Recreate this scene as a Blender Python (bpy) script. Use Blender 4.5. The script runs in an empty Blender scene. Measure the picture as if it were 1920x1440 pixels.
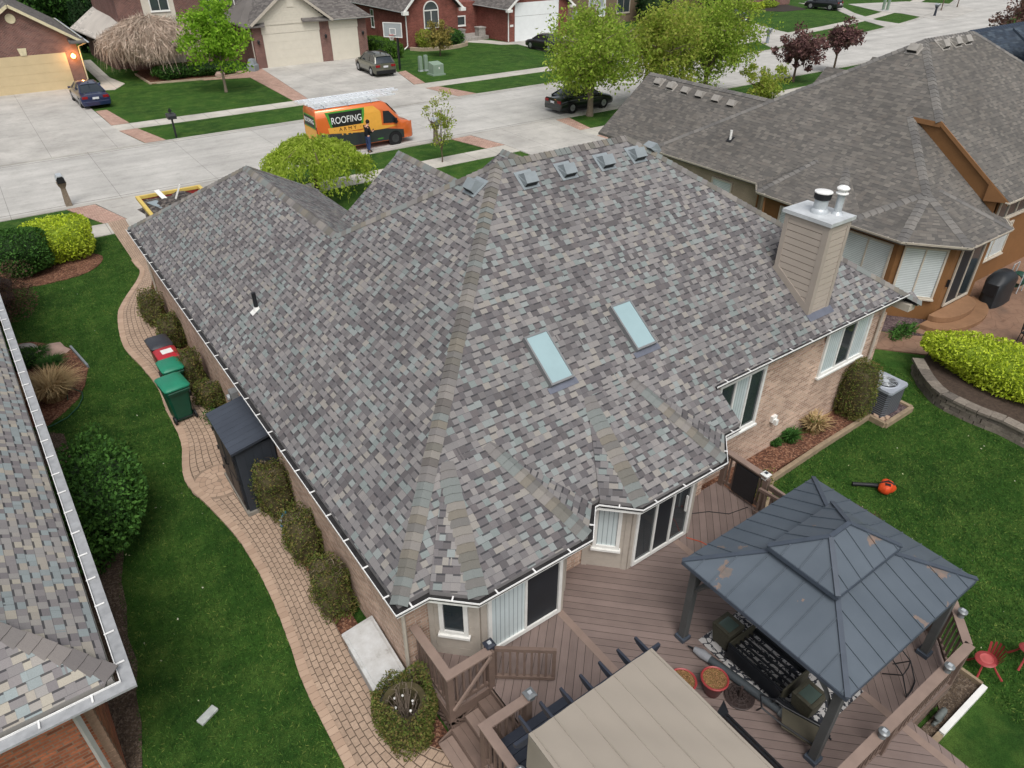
import bpy, bmesh, math, random
import numpy as np
from mathutils import Vector, Matrix
random.seed(7); np.random.seed(7)
SC = bpy.context.scene
# ---------------------------------------------------------------- camera
F_PX, CX, CY, CAM_H = 1330.0, 960.0, 720.0, 11.5
PITCH = math.atan(890 / 1330.0); AZ = math.radians(54.45)
HX, HY = math.cos(AZ), math.sin(AZ)
cam_d = bpy.data.cameras.new('camera'); cam = bpy.data.objects.new('camera', cam_d)
SC.collection.objects.link(cam); SC.camera = cam
cam_d.sensor_width = 36; cam_d.lens = 36 * F_PX / 1920; cam_d.clip_start = .1; cam_d.clip_end = 3000
cam.location = (0, 0, CAM_H)
cam.rotation_euler = (math.pi / 2 - PITCH, 0, math.atan2(HY, HX) - math.pi / 2)
# ---------------------------------------------------------------- light
SUN_EL, SUN_AZ = math.radians(58), math.radians(243)      # direction the light comes from (azimuth from +X)
w = bpy.data.worlds.new('World'); SC.world = w; w.use_nodes = True
nt = w.node_tree; nt.nodes.clear()
sky = nt.nodes.new('ShaderNodeTexSky'); sky.sky_type = 'NISHITA'; sky.sun_disc = False
sky.sun_elevation = SUN_EL; sky.sun_rotation = math.pi / 2 - SUN_AZ
sky.air_density = 1.0; sky.dust_density = 5.0; sky.ozone_density = 1.0
hsv = nt.nodes.new('ShaderNodeHueSaturation'); hsv.inputs['Saturation'].default_value = .32
bg = nt.nodes.new('ShaderNodeBackground'); bg.inputs[1].default_value = .15
wo = nt.nodes.new('ShaderNodeOutputWorld')
nt.links.new(sky.outputs[0], hsv.inputs['Color']); nt.links.new(hsv.outputs[0], bg.inputs[0]); nt.links.new(bg.outputs[0], wo.inputs[0])
sd = bpy.data.lights.new('sun', 'SUN'); sun = bpy.data.objects.new('sun', sd); SC.collection.objects.link(sun)
sd.energy = 1.55; sd.angle = math.radians(30); sd.color = (1, .97, .93)
sdir = Vector((math.cos(SUN_EL) * math.cos(SUN_AZ), math.cos(SUN_EL) * math.sin(SUN_AZ), math.sin(SUN_EL)))
sun.rotation_euler = (-sdir).to_track_quat('-Z', 'Y').to_euler(); sun.location = (0, 0, 40)
SC.view_settings.view_transform = 'Standard'; SC.view_settings.look = 'None'
SC.view_settings.exposure = 0.0; SC.view_settings.gamma = 1.0; SC.view_settings.use_curve_mapping = False
# ---------------------------------------------------------------- pixel -> world
def ray(u, v):
    a = (u - CX) / F_PX; b = (CY - v) / F_PX
    fw = math.cos(PITCH) + b * math.sin(PITCH); up = -math.sin(PITCH) + b * math.cos(PITCH)
    return Vector((fw * HX + a * HY, fw * HY - a * HX, up))
def at(u, v, z=0.0):
    d = ray(u, v); t = (z - CAM_H) / d.z
    return Vector((d.x * t, d.y * t, z))
def onp(u, v, n, c):
    d = ray(u, v); k = (c - n[2] * CAM_H) / (n[0] * d.x + n[1] * d.y + n[2] * d.z)
    return Vector((d.x * k, d.y * k, CAM_H + d.z * k))
V = Vector
# ---------------------------------------------------------------- mesh builder
class MB:
    def __init__(s): s.v = []; s.f = []; s.uv = []; s.mi = []
    def add(s, vs, fs, uvs=None, mi=0):
        o = len(s.v); s.v += [tuple(p) for p in vs]
        for i, f in enumerate(fs):
            s.f.append([o + k for k in f]); s.uv.append(uvs[i] if uvs else None); s.mi.append(mi)
        return s
    def box(s, x0, x1, y0, y1, z0, z1, mi=0):
        vs = [(x0,y0,z0),(x1,y0,z0),(x1,y1,z0),(x0,y1,z0),(x0,y0,z1),(x1,y0,z1),(x1,y1,z1),(x0,y1,z1)]
        return s.add(vs, [(3,2,1,0),(4,5,6,7),(0,1,5,4),(1,2,6,5),(2,3,7,6),(3,0,4,7)], mi=mi)
    def obox(s, c, ex, ey, ez, mi=0):   # half-extent vectors
        c, ex, ey, ez = V(c), V(ex), V(ey), V(ez)
        vs = [c-ex-ey-ez, c+ex-ey-ez, c+ex+ey-ez, c-ex+ey-ez, c-ex-ey+ez, c+ex-ey+ez, c+ex+ey+ez, c-ex+ey+ez]
        return s.add(vs, [(3,2,1,0),(4,5,6,7),(0,1,5,4),(1,2,6,5),(2,3,7,6),(3,0,4,7)], mi=mi)
    def bar(s, p0, p1, w, h, up=(0,0,1), mi=0):
        p0, p1 = V(p0), V(p1); d = (p1 - p0); L = d.length; d.normalize()
        sd_ = d.cross(V(up))
        if sd_.length < 1e-4: sd_ = d.cross(V((1,0,0)))
        sd_.normalize(); u = sd_.cross(d).normalized()
        return s.obox((p0 + p1) / 2, d * L / 2, sd_ * w / 2, u * h / 2, mi)
    def cyl(s, p0, p1, r0, r1=None, n=12, caps=True, mi=0):
        p0, p1 = V(p0), V(p1); r1 = r0 if r1 is None else r1
        d = (p1 - p0).normalized(); a = d.cross(V((0,0,1)))
        if a.length < 1e-3: a = V((1,0,0))
        a.normalize(); b = d.cross(a)
        vs = []
        for p, r in ((p0, r0), (p1, r1)):
            for k in range(n):
                t = 2 * math.pi * k / n; vs.append(p + a * r * math.cos(t) + b * r * math.sin(t))
        fs = [(k, (k+1) % n, n + (k+1) % n, n + k) for k in range(n)]
        if caps: fs += [tuple(range(n-1, -1, -1)), tuple(range(n, 2*n))]
        return s.add(vs, fs, mi=mi)
    def tube(s, path, r, n=6, mi=0):
        path = [V(p) for p in path]; m = len(path)
        rr = r if isinstance(r, (list, tuple)) else [r] * m
        vs = []; a = None
        for i, p in enumerate(path):
            d = (path[min(i+1, m-1)] - path[max(i-1, 0)]).normalized()
            if a is None:
                a = d.cross(V((0,0,1)))
                if a.length < 1e-3: a = V((1,0,0))
            a = (a - d * a.dot(d)).normalized(); b = d.cross(a)
            for k in range(n):
                t = 2*math.pi*k/n; vs.append(p + (a*math.cos(t) + b*math.sin(t)) * rr[i])
        fs = []
        for i in range(m-1):
            for k in range(n): fs.append((i*n+k, i*n+(k+1)%n, (i+1)*n+(k+1)%n, (i+1)*n+k))
        fs += [tuple(range(n-1,-1,-1)), tuple((m-1)*n+k for k in range(n))]
        return s.add(vs, fs, mi=mi)
    def lathe(s, prof, c=(0,0,0), n=20, axis=None, mi=0):
        c = V(c); ax = V(axis or (0,0,1)).normalized(); a = ax.cross(V((0,1,0)))
        if a.length < 1e-3: a = V((1,0,0))
        a.normalize(); b = ax.cross(a)
        vs = [c + ax*z + (a*math.cos(2*math.pi*k/n) + b*math.sin(2*math.pi*k/n))*r for r, z in prof for k in range(n)]
        fs = [(i*n+k, i*n+(k+1)%n, (i+1)*n+(k+1)%n, (i+1)*n+k) for i in range(len(prof)-1) for k in range(n)]
        if prof[0][0] > 1e-4: fs.append(tuple(range(n-1,-1,-1)))
        if prof[-1][0] > 1e-4: fs.append(tuple((len(prof)-1)*n+k for k in range(n)))
        return s.add(vs, fs, mi=mi)
    def prism(s, poly, z0, z1, uvm=True, top=True, mi=0):   # vertical prism; wall UVs = perimeter, height
        n = len(poly); area = sum(poly[i][0]*poly[(i+1)%n][1]-poly[(i+1)%n][0]*poly[i][1] for i in range(n))
        if area < 0: poly = poly[::-1]
        vs = [(p[0],p[1],z0) for p in poly] + [(p[0],p[1],z1) for p in poly]
        fs = []; uvs = []; u = 0
        for i in range(n):
            j = (i+1) % n; L = math.hypot(poly[j][0]-poly[i][0], poly[j][1]-poly[i][1])
            fs.append((i, j, n+j, n+i)); uvs.append([(u,z0),(u+L,z0),(u+L,z1),(u,z1)]); u += L
        if top:
            fs.append(tuple(n+i for i in range(n))); uvs.append([(p[0],p[1]) for p in poly])
            fs.append(tuple(range(n-1,-1,-1))); uvs.append([(p[0],p[1]) for p in poly[::-1]])
        return s.add(vs, fs, uvs, mi)
    def poly(s, pts, uvs=None, mi=0):
        return s.add(pts, [tuple(range(len(pts)))], [uvs] if uvs else None, mi)
    def flat(s, poly, z, mi=0):
        n = len(poly); area = sum(poly[i][0]*poly[(i+1)%n][1]-poly[(i+1)%n][0]*poly[i][1] for i in range(n))
        if area < 0: poly = poly[::-1]
        return s.add([(p[0],p[1],z) for p in poly], [tuple(range(n))], [[(p[0],p[1]) for p in poly]], mi)
    def roof(s, pts, th=.1, side=True):   # sloped slab with UV = metres along the eave / up the slope
        pts = [V(p) for p in pts]; n = len(pts); nm = V((0,0,0))
        for i in range(n): nm += (pts[i]-pts[0]).cross(pts[(i+1)%n]-pts[0])
        if nm.z < 0: pts = pts[::-1]; nm = -nm
        nm.normalize(); up = (V((0,0,1)) - nm*nm.z).normalized(); al = up.cross(nm)
        uv = [(p.dot(al), p.dot(up)) for p in pts]
        s.add(pts, [tuple(range(n))], [uv])
        if side:
            lo = [p - V((0,0,th)) for p in pts]
            s.add(pts + lo, [tuple(range(2*n-1, n-1, -1))] + [(i, n+i, n+(i+1)%n, (i+1)%n) for i in range(n)],
                  [[(0,0)]*n] + [[(0,0)]*4]*n)
        return s
def thing(name, label, cat, loc=(0,0,0), rz=0, group=None, kind=None):
    o = bpy.data.objects.new(name, None); SC.collection.objects.link(o)
    o.location = loc; o.rotation_euler = (0, 0, rz); o.empty_display_size = .1
    tag(o, label, cat, group, kind); return o
def tag(o, label=None, cat=None, group=None, kind=None):
    if label: o['label'] = label
    if cat: o['category'] = cat
    if group: o['group'] = group
    if kind: o['kind'] = kind
    return o
def rootm(o):
    while o.parent: o = o.parent
    return Matrix.Translation(o.location) @ o.rotation_euler.to_matrix().to_4x4()
def part(name, m, mats, parent=None, smooth=None, bevel=0, loc=None):
    me = bpy.data.meshes.new(name)
    vs = np.array(m.v, dtype=float).reshape(-1, 3)
    if parent is not None:
        inv = np.array(rootm(parent).inverted()); vs = vs @ inv[:3,:3].T + inv[:3,3]
    elif loc is not None:
        vs = vs - np.array(loc)
    me.from_pydata(vs.tolist(), [], m.f)
    uvl = me.uv_layers.new(name='UVMap')
    data = np.zeros((len(me.loops), 2))
    for p, uv in zip(me.polygons, m.uv):
        if uv:
            for k in range(p.loop_total): data[p.loop_start + k] = uv[k]
    uvl.data.foreach_set('uv', data.ravel())
    mats = mats if isinstance(mats, (list, tuple)) else [mats]
    for mt in mats: me.materials.append(mt)
    if len(mats) > 1: me.polygons.foreach_set('material_index', m.mi)
    if smooth is not None:
        me.polygons.foreach_set('use_smooth', [True]*len(me.polygons)); me.set_sharp_from_angle(angle=math.radians(smooth))
    me.update()
    o = bpy.data.objects.new(name, me); SC.collection.objects.link(o)
    if parent is not None: o.parent = parent
    elif loc is not None: o.location = loc
    if bevel:
        b = o.modifiers.new('bevel', 'BEVEL'); b.width = bevel; b.segments = 2; b.limit_method = 'ANGLE'
    return o
def solo(name, m, mats, label, cat, loc, group=None, kind=None, **k):
    return tag(part(name, m, mats, None, loc=loc, **k), label, cat, group, kind)
def setting(name, m, mats, kind='structure', **k):
    return tag(part(name, m, mats, None, **k), kind=kind)
def dup(o, parent=None, loc=None, rz=None, label=None, scale=None):
    c = o.copy(); SC.collection.objects.link(c); c.parent = parent
    for ch in list(o.children): dup(ch, c)
    if loc is not None: c.location = loc
    if rz is not None: c.rotation_euler = (0, 0, rz)
    if scale is not None: c.scale = (scale,)*3 if not isinstance(scale, (tuple, list)) else scale
    if label: c['label'] = label
    return c
# ---------------------------------------------------------------- materials
def lin(c): c = c/255; return c/12.92 if c <= .04045 else ((c+.055)/1.055)**2.4
def rgb(r, g, b, k=1.0): return (min(1,lin(r)*k), min(1,lin(g)*k), min(1,lin(b)*k), 1)
class NT:
    def __init__(s, name, rough=.6, spec=.3, metal=0):
        s.m = bpy.data.materials.new(name); s.m.use_nodes = True; s.t = s.m.node_tree
        s.b = s.t.nodes['Principled BSDF']; s.b.inputs['Roughness'].default_value = rough
        s.b.inputs['Specular IOR Level'].default_value = spec; s.b.inputs['Metallic'].default_value = metal
    def n(s, ty, **k):
        x = s.t.nodes.new(ty)
        for a, b in k.items(): setattr(x, a, b)
        return x
    def l(s, a, b): s.t.links.new(a, b)
    def val(s, x, sock):
        if isinstance(x, (int, float)): sock.default_value = x
        elif isinstance(x, tuple): sock.default_value = x
        else: s.l(x, sock)
    def math(s, op, a, b=0.0, c=None):
        x = s.n('ShaderNodeMath', operation=op); s.val(a, x.inputs[0]); s.val(b, x.inputs[1])
        if c is not None: s.val(c, x.inputs[2])
        return x.outputs[0]
    def mix(s, f, a, b, mode='MIX'):
        x = s.n('ShaderNodeMix', data_type='RGBA', blend_type=mode); s.val(f, x.inputs[0]); s.val(a, x.inputs[6]); s.val(b, x.inputs[7])
        return x.outputs[2]
    def noise(s, vec, scale, detail=4, rough=.6, out=0, dim='3D'):
        x = s.n('ShaderNodeTexNoise', noise_dimensions=dim); x.inputs['Scale'].default_value = scale
        x.inputs['Detail'].default_value = detail; x.inputs['Roughness'].default_value = rough
        if vec is not None: s.l(vec, x.inputs['Vector'])
        return x.outputs[out]
    def ramp(s, f, stops, interp='LINEAR'):
        x = s.n('ShaderNodeValToRGB'); x.color_ramp.interpolation = interp; e = x.color_ramp.elements
        while len(e) < len(stops): e.new(.5)
        for q, (p, c) in zip(e, stops): q.position = p; q.color = c
        s.l(f, x.inputs[0]); return x.outputs[0]
    def co(s, which='Object'): return s.n('ShaderNodeTexCoord').outputs[which]
    def pos(s): return s.n('ShaderNodeNewGeometry').outputs['Position']
    def isl(s): return s.n('ShaderNodeNewGeometry').outputs['Random Per Island']
    def bump(s, h, strength=.4, dist=.02):
        x = s.n('ShaderNodeBump'); x.inputs['Strength'].default_value = strength; x.inputs['Distance'].default_value = dist
        s.l(h, x.inputs['Height']); s.l(x.outputs[0], s.b.inputs['Normal'])
    def col(s, c): s.val(c, s.b.inputs['Base Color']); return s
def sc(c, k): return (min(1,c[0]*k), min(1,c[1]*k), min(1,c[2]*k), 1)
def plain(name, c, rough=.6, var=.12, scale=6, spec=.3, metal=0, bump=0, coat=0):
    t = NT(name, rough, spec, metal); p = t.pos()
    f = t.noise(p, scale, 5); r = t.ramp(f, [(.3, sc(c, 1-var)), (.7, sc(c, 1+var))]); t.col(r)
    if bump: t.bump(t.noise(p, scale*8, 3), bump, .01)
    if coat: t.b.inputs['Coat Weight'].default_value = coat; t.b.inputs['Coat Roughness'].default_value = .05
    return t.m
def shingles(name, cols, expo=.14, wid=.2, dark=(.042,.042,.046,1), bar=.9, weather=.1, noisek=.14, line=.55, moss=None):
    t = NT(name, .9, .15); uv = t.co('UV')
    sx = t.n('ShaderNodeSeparateXYZ'); t.l(uv, sx.inputs[0]); u, v = sx.outputs[0], sx.outputs[1]
    q = t.math('DIVIDE', v, expo); row = t.math('FLOOR', q); fv = t.math('FRACT', q)
    rn = t.n('ShaderNodeTexWhiteNoise', noise_dimensions='1D'); t.l(row, rn.inputs['W'])
    W = t.math('ADD', t.math('DIVIDE', u, wid), t.math('ADD', t.math('MULTIPLY', row, 40.0), t.math('MULTIPLY', rn.outputs[0], 8.0)))
    jn = t.n('ShaderNodeTexNoise', noise_dimensions='1D'); jn.inputs['Scale'].default_value = 1.1; jn.inputs['Detail'].default_value = 1; t.l(W, jn.inputs['W'])
    W = t.math('ADD', W, t.math('MULTIPLY', t.math('SUBTRACT', jn.outputs[0], .5), 1.1)); cell = t.math('FLOOR', W); fw = t.math('FRACT', W)
    wn_ = t.n('ShaderNodeTexWhiteNoise', noise_dimensions='1D'); t.l(cell, wn_.inputs['W']); sp = t.n('ShaderNodeSeparateColor'); t.l(wn_.outputs['Color'], sp.inputs[0])
    n = len(cols); c = t.ramp(sp.outputs[0], [(i/n, k) for i, k in enumerate(cols)], 'CONSTANT')
    g = t.noise(t.pos(), 90, 2, .7); c = t.mix(1.0, c, t.ramp(g, [(.25, (1-noisek,)*3+(1,)), (.75, (1+noisek,)*3+(1,))]), 'MULTIPLY')
    wn = t.noise(t.pos(), .45, 4); c = t.mix(1.0, c, t.ramp(wn, [(.3, (1-weather,)*3+(1,)), (.7, (1+weather,)*3+(1,))]), 'MULTIPLY')
    if moss:
        mm = t.noise(t.pos(), .7, 5); c = t.mix(t.ramp(mm, [(.45,(0,0,0,1)),(.75,(.6,.6,.6,1))]), c, moss)
    par = t.math('LESS_THAN', t.math('FRACT', t.math('MULTIPLY', cell, .5)), .25); cut = t.math('MULTIPLY', par, t.math('LESS_THAN', sp.outputs[1], bar))
    band = t.math('MULTIPLY', cut, t.math('GREATER_THAN', fv, .765))
    ln = t.math('MAXIMUM', t.math('MULTIPLY', t.math('GREATER_THAN', fv, .94), line), t.math('MULTIPLY', t.math('LESS_THAN', fw, .05), line*.35))
    c = t.mix(t.math('MAXIMUM', t.math('MULTIPLY', band, .86), ln), c, dark)
    t.col(c)
    h = t.math('ADD', t.math('MULTIPLY', cut, -.6), t.math('SUBTRACT', 0.0, fv)); t.bump(h, .35, .012)
    return t.m
def capmat(name, cols):
    t = NT(name, .9, .15); c = t.ramp(t.isl(), [(i/len(cols), k) for i, k in enumerate(cols)], 'CONSTANT')
    g = t.noise(t.pos(), 90, 2, .7); c = t.mix(1.0, c, t.ramp(g, [(.25,(.86,.86,.86,1)),(.75,(1.12,1.12,1.12,1))]), 'MULTIPLY'); t.col(c); return t.m
def bricks(name, c1, c2, mortar, bw=.2, bh=.067, msz=.01, off=.5, rough=.85, big=.2, jit=.0, uvs=True):
    t = NT(name, rough, .2); uv = t.co('UV') if uvs else t.pos()
    if jit:
        d = t.noise(uv, 1.3, 2, .5, out=1); vm = t.n('ShaderNodeVectorMath', operation='MULTIPLY_ADD'); t.l(d, vm.inputs[0]); vm.inputs[1].default_value = (jit,jit,0); t.l(uv, vm.inputs[2]); uv = vm.outputs[0]
    b = t.n('ShaderNodeTexBrick', offset=off); t.l(uv, b.inputs['Vector']); b.inputs['Scale'].default_value = 1
    b.inputs['Brick Width'].default_value = bw; b.inputs['Row Height'].default_value = bh; b.inputs['Mortar Size'].default_value = msz; b.inputs['Mortar Smooth'].default_value = .15
    b.inputs['Color1'].default_value = c1; b.inputs['Color2'].default_value = c2; b.inputs['Mortar'].default_value = mortar; b.inputs['Bias'].default_value = 0
    n = t.noise(t.pos(), 1.1, 5); c = t.mix(1.0, b.outputs[0], t.ramp(n, [(.3,(1-big,)*3+(1,)),(.7,(1+big,)*3+(1,))]), 'MULTIPLY')
    n2 = t.noise(t.pos(), 25, 3); c = t.mix(1.0, c, t.ramp(n2, [(.25,(.82,.82,.82,1)),(.75,(1.15,1.15,1.15,1))]), 'MULTIPLY')
    t.col(c); x = t.math('SUBTRACT', 1.0, b.outputs['Fac']); t.bump(x, .5, .01); return t.m
def concrete(name, c, jx=0, jy=0, ox=0, oy=0, stain=.18, jw=.012, crack=True):
    t = NT(name, .85, .2); p = t.pos()
    n1 = t.noise(p, .35, 6, .65); n2 = t.noise(p, 9, 4); n3 = t.noise(p, 1.6, 5, .7)
    cc = t.ramp(n1, [(.3, sc(c, 1-stain)), (.65, sc(c, 1+stain*.5))])
    cc = t.mix(1.0, cc, t.ramp(n2, [(.3,(.94,.94,.94,1)),(.7,(1.05,1.05,1.05,1))]), 'MULTIPLY')
    cc = t.mix(1.0, cc, t.ramp(n3, [(.28,(.86,.86,.85,1)),(.5,(1,1,1,1))]), 'MULTIPLY')
    mp = t.n('ShaderNodeMapping'); t.l(p, mp.inputs[0]); mp.inputs['Scale'].default_value = (.05,.9,1) if jy > 4 else (.5,.5,1)
    cc = t.mix(1.0, cc, t.ramp(t.noise(mp.outputs[0], 1, 5, .6), [(.3,(.84,.84,.84,1)),(.6,(1.04,1.04,1.04,1))]), 'MULTIPLY')
    vs_ = t.n('ShaderNodeTexVoronoi'); vs_.inputs['Scale'].default_value = .35; t.l(p, vs_.inputs['Vector']); cc = t.mix(t.math('MULTIPLY', t.math('LESS_THAN', vs_.outputs['Distance'], .1), .16), cc, sc(c, .35))
    sx = t.n('ShaderNodeSeparateXYZ'); t.l(p, sx.inputs[0])
    for j, o, ax in ((jx, ox, 0), (jy, oy, 1)):
        if j:
            f = t.math('PINGPONG', t.math('ADD', sx.outputs[ax], o), j/2)
            cc = t.mix(t.math('MULTIPLY', t.math('LESS_THAN', f, jw), .65), cc, sc(c, .3))
    if crack:
        vo = t.n('ShaderNodeTexVoronoi', feature='DISTANCE_TO_EDGE'); vo.inputs['Scale'].default_value = .12
        wv = t.n('ShaderNodeVectorMath', operation='MULTIPLY_ADD'); t.l(t.noise(p, 1.2, 4, .6, 1), wv.inputs[0]); wv.inputs[1].default_value = (1.5,1.5,0); t.l(p, wv.inputs[2]); t.l(wv.outputs[0], vo.inputs['Vector'])
        cc = t.mix(t.math('MULTIPLY', t.math('LESS_THAN', vo.outputs['Distance'], .0022), .45), cc, sc(c, .3))
    t.col(cc); return t.m
def foliage(name, cols, rough=.75, trans=.25):
    t = NT(name, rough, .2); c = t.ramp(t.isl(), [(i/max(1,len(cols)-1), k) for i, k in enumerate(cols)])
    n = t.noise(t.pos(), 1.6, 3); c = t.mix(1.0, c, t.ramp(n, [(.3,(.75,.78,.75,1)),(.7,(1.2,1.18,1.15,1))]), 'MULTIPLY')
    t.col(c)
    if trans:
        tr = t.n('ShaderNodeBsdfTranslucent'); t.l(c, tr.inputs[0]); mx = t.n('ShaderNodeMixShader'); mx.inputs[0].default_value = trans
        t.l(t.b.outputs[0], mx.inputs[1]); t.l(tr.outputs[0], mx.inputs[2]); t.l(mx.outputs[0], t.t.nodes['Material Output'].inputs[0])
    return t.m
def glassy(name, c, rough=.05): 
    t = NT(name, rough, .8); t.col(t.ramp(t.noise(t.pos(), .8, 3), [(.35, sc(c,.8)), (.65, sc(c,1.25))])); return t.m
def stripes(name, c1, c2, per, duty, axis=0, rough=.5, coat=0):   # stripes along UV axis
    t = NT(name, rough, .4); sx = t.n('ShaderNodeSeparateXYZ'); t.l(t.co('UV'), sx.inputs[0])
    f = t.math('FRACT', t.math('DIVIDE', sx.outputs[axis], per)); k = t.math('LESS_THAN', f, duty)
    c = t.mix(k, c1, c2); n = t.noise(t.pos(), 1.5, 4); c = t.mix(1.0, c, t.ramp(n, [(.3,(.9,.9,.9,1)),(.7,(1.08,1.08,1.08,1))]), 'MULTIPLY'); t.col(c)
    if coat: t.b.inputs['Coat Weight'].default_value = coat; t.b.inputs['Coat Roughness'].default_value = .04
    return t.m
def grassmat(name, ca, cb, cd):
    t = NT(name, .9, .1); p = t.pos()
    n1 = t.noise(p, .3, 6, .65); n2 = t.noise(p, 1.3, 6, .7); n3 = t.noise(p, 46, 3, .75); n4 = t.noise(p, 9, 4, .7)
    c = t.ramp(n1, [(.36, ca), (.64, cb)])
    c = t.mix(t.ramp(n2, [(.44,(0,0,0,1)),(.66,(.85,.85,.85,1))]), c, cd)
    sx = t.n('ShaderNodeSeparateXYZ'); t.l(p, sx.inputs[0]); st = t.math('PINGPONG', t.math('ADD', sx.outputs[1], t.math('MULTIPLY', n1, 1.2)), .55)
    c = t.mix(t.math('MULTIPLY', st, .22), c, sc(cb, 1.25))
    c = t.mix(1.0, c, t.ramp(n4, [(.3,(.72,.74,.7,1)),(.7,(1.2,1.18,1.15,1))]), 'MULTIPLY')
    c = t.mix(1.0, c, t.ramp(n3, [(.25,(.45,.5,.4,1)),(.75,(1.5,1.46,1.35,1))]), 'MULTIPLY'); t.col(c); t.bump(n3, .8, .04); return t.m
def soil(name, cols, scale=30):
    t = NT(name, .95, .1); p = t.pos(); vo = t.n('ShaderNodeTexVoronoi'); vo.inputs['Scale'].default_value = scale; t.l(p, vo.inputs['Vector'])
    sp = t.n('ShaderNodeSeparateColor'); t.l(vo.outputs['Color'], sp.inputs[0])
    c = t.ramp(sp.outputs[0], [(i/len(cols), k) for i, k in enumerate(cols)], 'CONSTANT')
    n = t.noise(p, 1.5, 4); c = t.mix(1.0, c, t.ramp(n, [(.3,(.7,.7,.7,1)),(.7,(1.2,1.2,1.2,1))]), 'MULTIPLY'); t.col(c)
    t.bump(vo.outputs['Distance'], .7, .03); return t.m
# shingle colours of the main roof: grey, mauve grey, beige, blue green
SH = [rgb(118,113,114), rgb(99,94,98), rgb(128,122,121), rgb(88,82,85), rgb(122,116,117), rgb(108,101,104), rgb(139,131,122), rgb(114,128,127), rgb(93,87,92), rgb(132,125,123), rgb(104,98,100), rgb(100,91,94), rgb(120,115,117), rgb(126,136,136)]
SHL = [rgb(128,124,122), rgb(106,101,103), rgb(141,133,122), rgb(116,127,130), rgb(96,90,94), rgb(134,128,123), rgb(112,106,108), rgb(150,142,128), rgb(122,134,137)]
SHR_ = [rgb(101,97,94), rgb(88,85,83), rgb(112,107,103), rgb(95,91,89), rgb(82,80,79), rgb(118,113,108), rgb(98,94,92), rgb(106,100,96)]
def soft(cs, g, k, f):   # pull a palette towards its grey g by k, then scale
    return [tuple(min(1,(c[i]*(1-k)+g[i]*k)*f*(.99,1.0,.97)[i]) for i in range(3))+(1,) for c in cs]

def tone(cs, ck, lk, f):   # keep a palette's mean, cut its chroma by ck and spread its lightness by lk
    Ls = [.3*c[0]+.59*c[1]+.11*c[2] for c in cs]; mu = sum(Ls)/len(Ls)
    return [tuple(max(.01, ((c[i]-L)*ck + mu+(L-mu)*lk)*f) for i in range(3))+(1,) for c, L in zip(cs, Ls)]
SH = tone(soft(SH, rgb(118,115,115), .0, 1.12), .52, .92, .93); SHL = tone(soft(SHL, rgb(124,121,118), .15, 1.2), .75, .85, 1.08); SHR = soft(SHR_, rgb(98,95,92), .3, 1.05)
m_shA = shingles('roof_shingles_mixed_grey', SH, .128, .13)
m_capA = capmat('ridge_shingles_mixed_grey', [rgb(128,124,120), rgb(130,126,120), rgb(118,115,113), rgb(110,108,105), rgb(104,101,98), rgb(117,122,120), rgb(106,103,97), rgb(118,113,104), rgb(101,97,94), rgb(108,106,100)])
m_shL = shingles('roof_shingles_mixed_beige', SHL, .135, .14)
m_capL = capmat('ridge_shingles_beige', [rgb(112,108,106), rgb(104,100,99), rgb(120,115,112)])
m_shR = shingles('roof_shingles_weathered', SHR, .14, .19, dark=(.075,.072,.07,1), bar=.7, weather=.16, line=.6, moss=rgb(98,95,91))
m_capR = capmat('ridge_shingles_weathered', [rgb(112,110,107), rgb(102,100,98), rgb(120,117,113)])
m_shB = shingles('roof_shingles_slate_blue', [rgb(62,72,84), rgb(52,61,72), rgb(72,82,92), rgb(58,66,76)], .16, .3, dark=(.03,.035,.045,1), bar=.4)
m_shF = shingles('roof_shingles_far_grey', [rgb(104,100,97), rgb(90,86,84), rgb(114,110,106), rgb(98,94,92)], .16, .35, dark=(.05,.05,.05,1), bar=.3)
m_shW = shingles('roof_shingles_pale', [rgb(186,180,172), rgb(172,167,160), rgb(196,190,182)], .16, .35, dark=rgb(120,116,112), bar=.1)
m_brT = bricks('brick_tan_pink', rgb(205,175,155), rgb(160,130,113), rgb(194,180,166), .2, .067, .009)
m_brL = bricks('brick_orange_brown', rgb(186,112,80), rgb(118,72,54), rgb(140,116,98), .21, .07, .01)
m_brN = bricks('brick_brown_far', rgb(122,82,74), rgb(92,62,58), rgb(150,130,122), .2, .075, .01)
m_brC = bricks('brick_red_far', rgb(134,78,68), rgb(108,62,55), rgb(140,104,94), .2, .075, .006)
m_brS = bricks('brick_sandy_far', rgb(170,148,120), rgb(140,120,98), rgb(165,150,130), .2, .075, .008)
m_white = plain('paint_white', rgb(222,222,218), .45, .06)
m_white_al = plain('aluminium_white', rgb(226,226,224), .35, .08, 3)
m_gdark = plain('gutter_wet_black', rgb(46,45,45), .35, .4, 5)
m_taupe = plain('siding_taupe', rgb(172,164,154), .6, .07)
m_trimB = plain('trim_pale_beige', rgb(178,170,158), .55, .06)
m_chim = plain('chimney_siding_beige', rgb(176,165,154), .6, .05, 2)
m_chgapshade = plain('chimney_gap_shade_brown', rgb(104,94,86), .8, .1)  # shade between the siding boards, painted as a darker chimney body
m_chtrim = plain('chimney_trim_beige', rgb(164,154,144), .6, .06, 2)
m_galv = plain('galvanised_steel', rgb(178,184,188), .35, .12, 9, .5, .15)
m_capmetal = plain('sheet_metal_cap', rgb(196,200,202), .4, .15, 4, .5, .2)
m_ventm = plain('vent_grey_plastic', rgb(132,140,144), .5, .08)
m_black = plain('black_plastic', rgb(34,35,38), .5, .15)
m_blk2 = plain('black_metal', rgb(28,30,34), .4, .2, 8, .5)
m_glass = glassy('dark_window_glass', rgb(48,56,60))
m_screen = plain('door_insect_screen', rgb(33,37,42), .55, .15, 2, .4)
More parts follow.
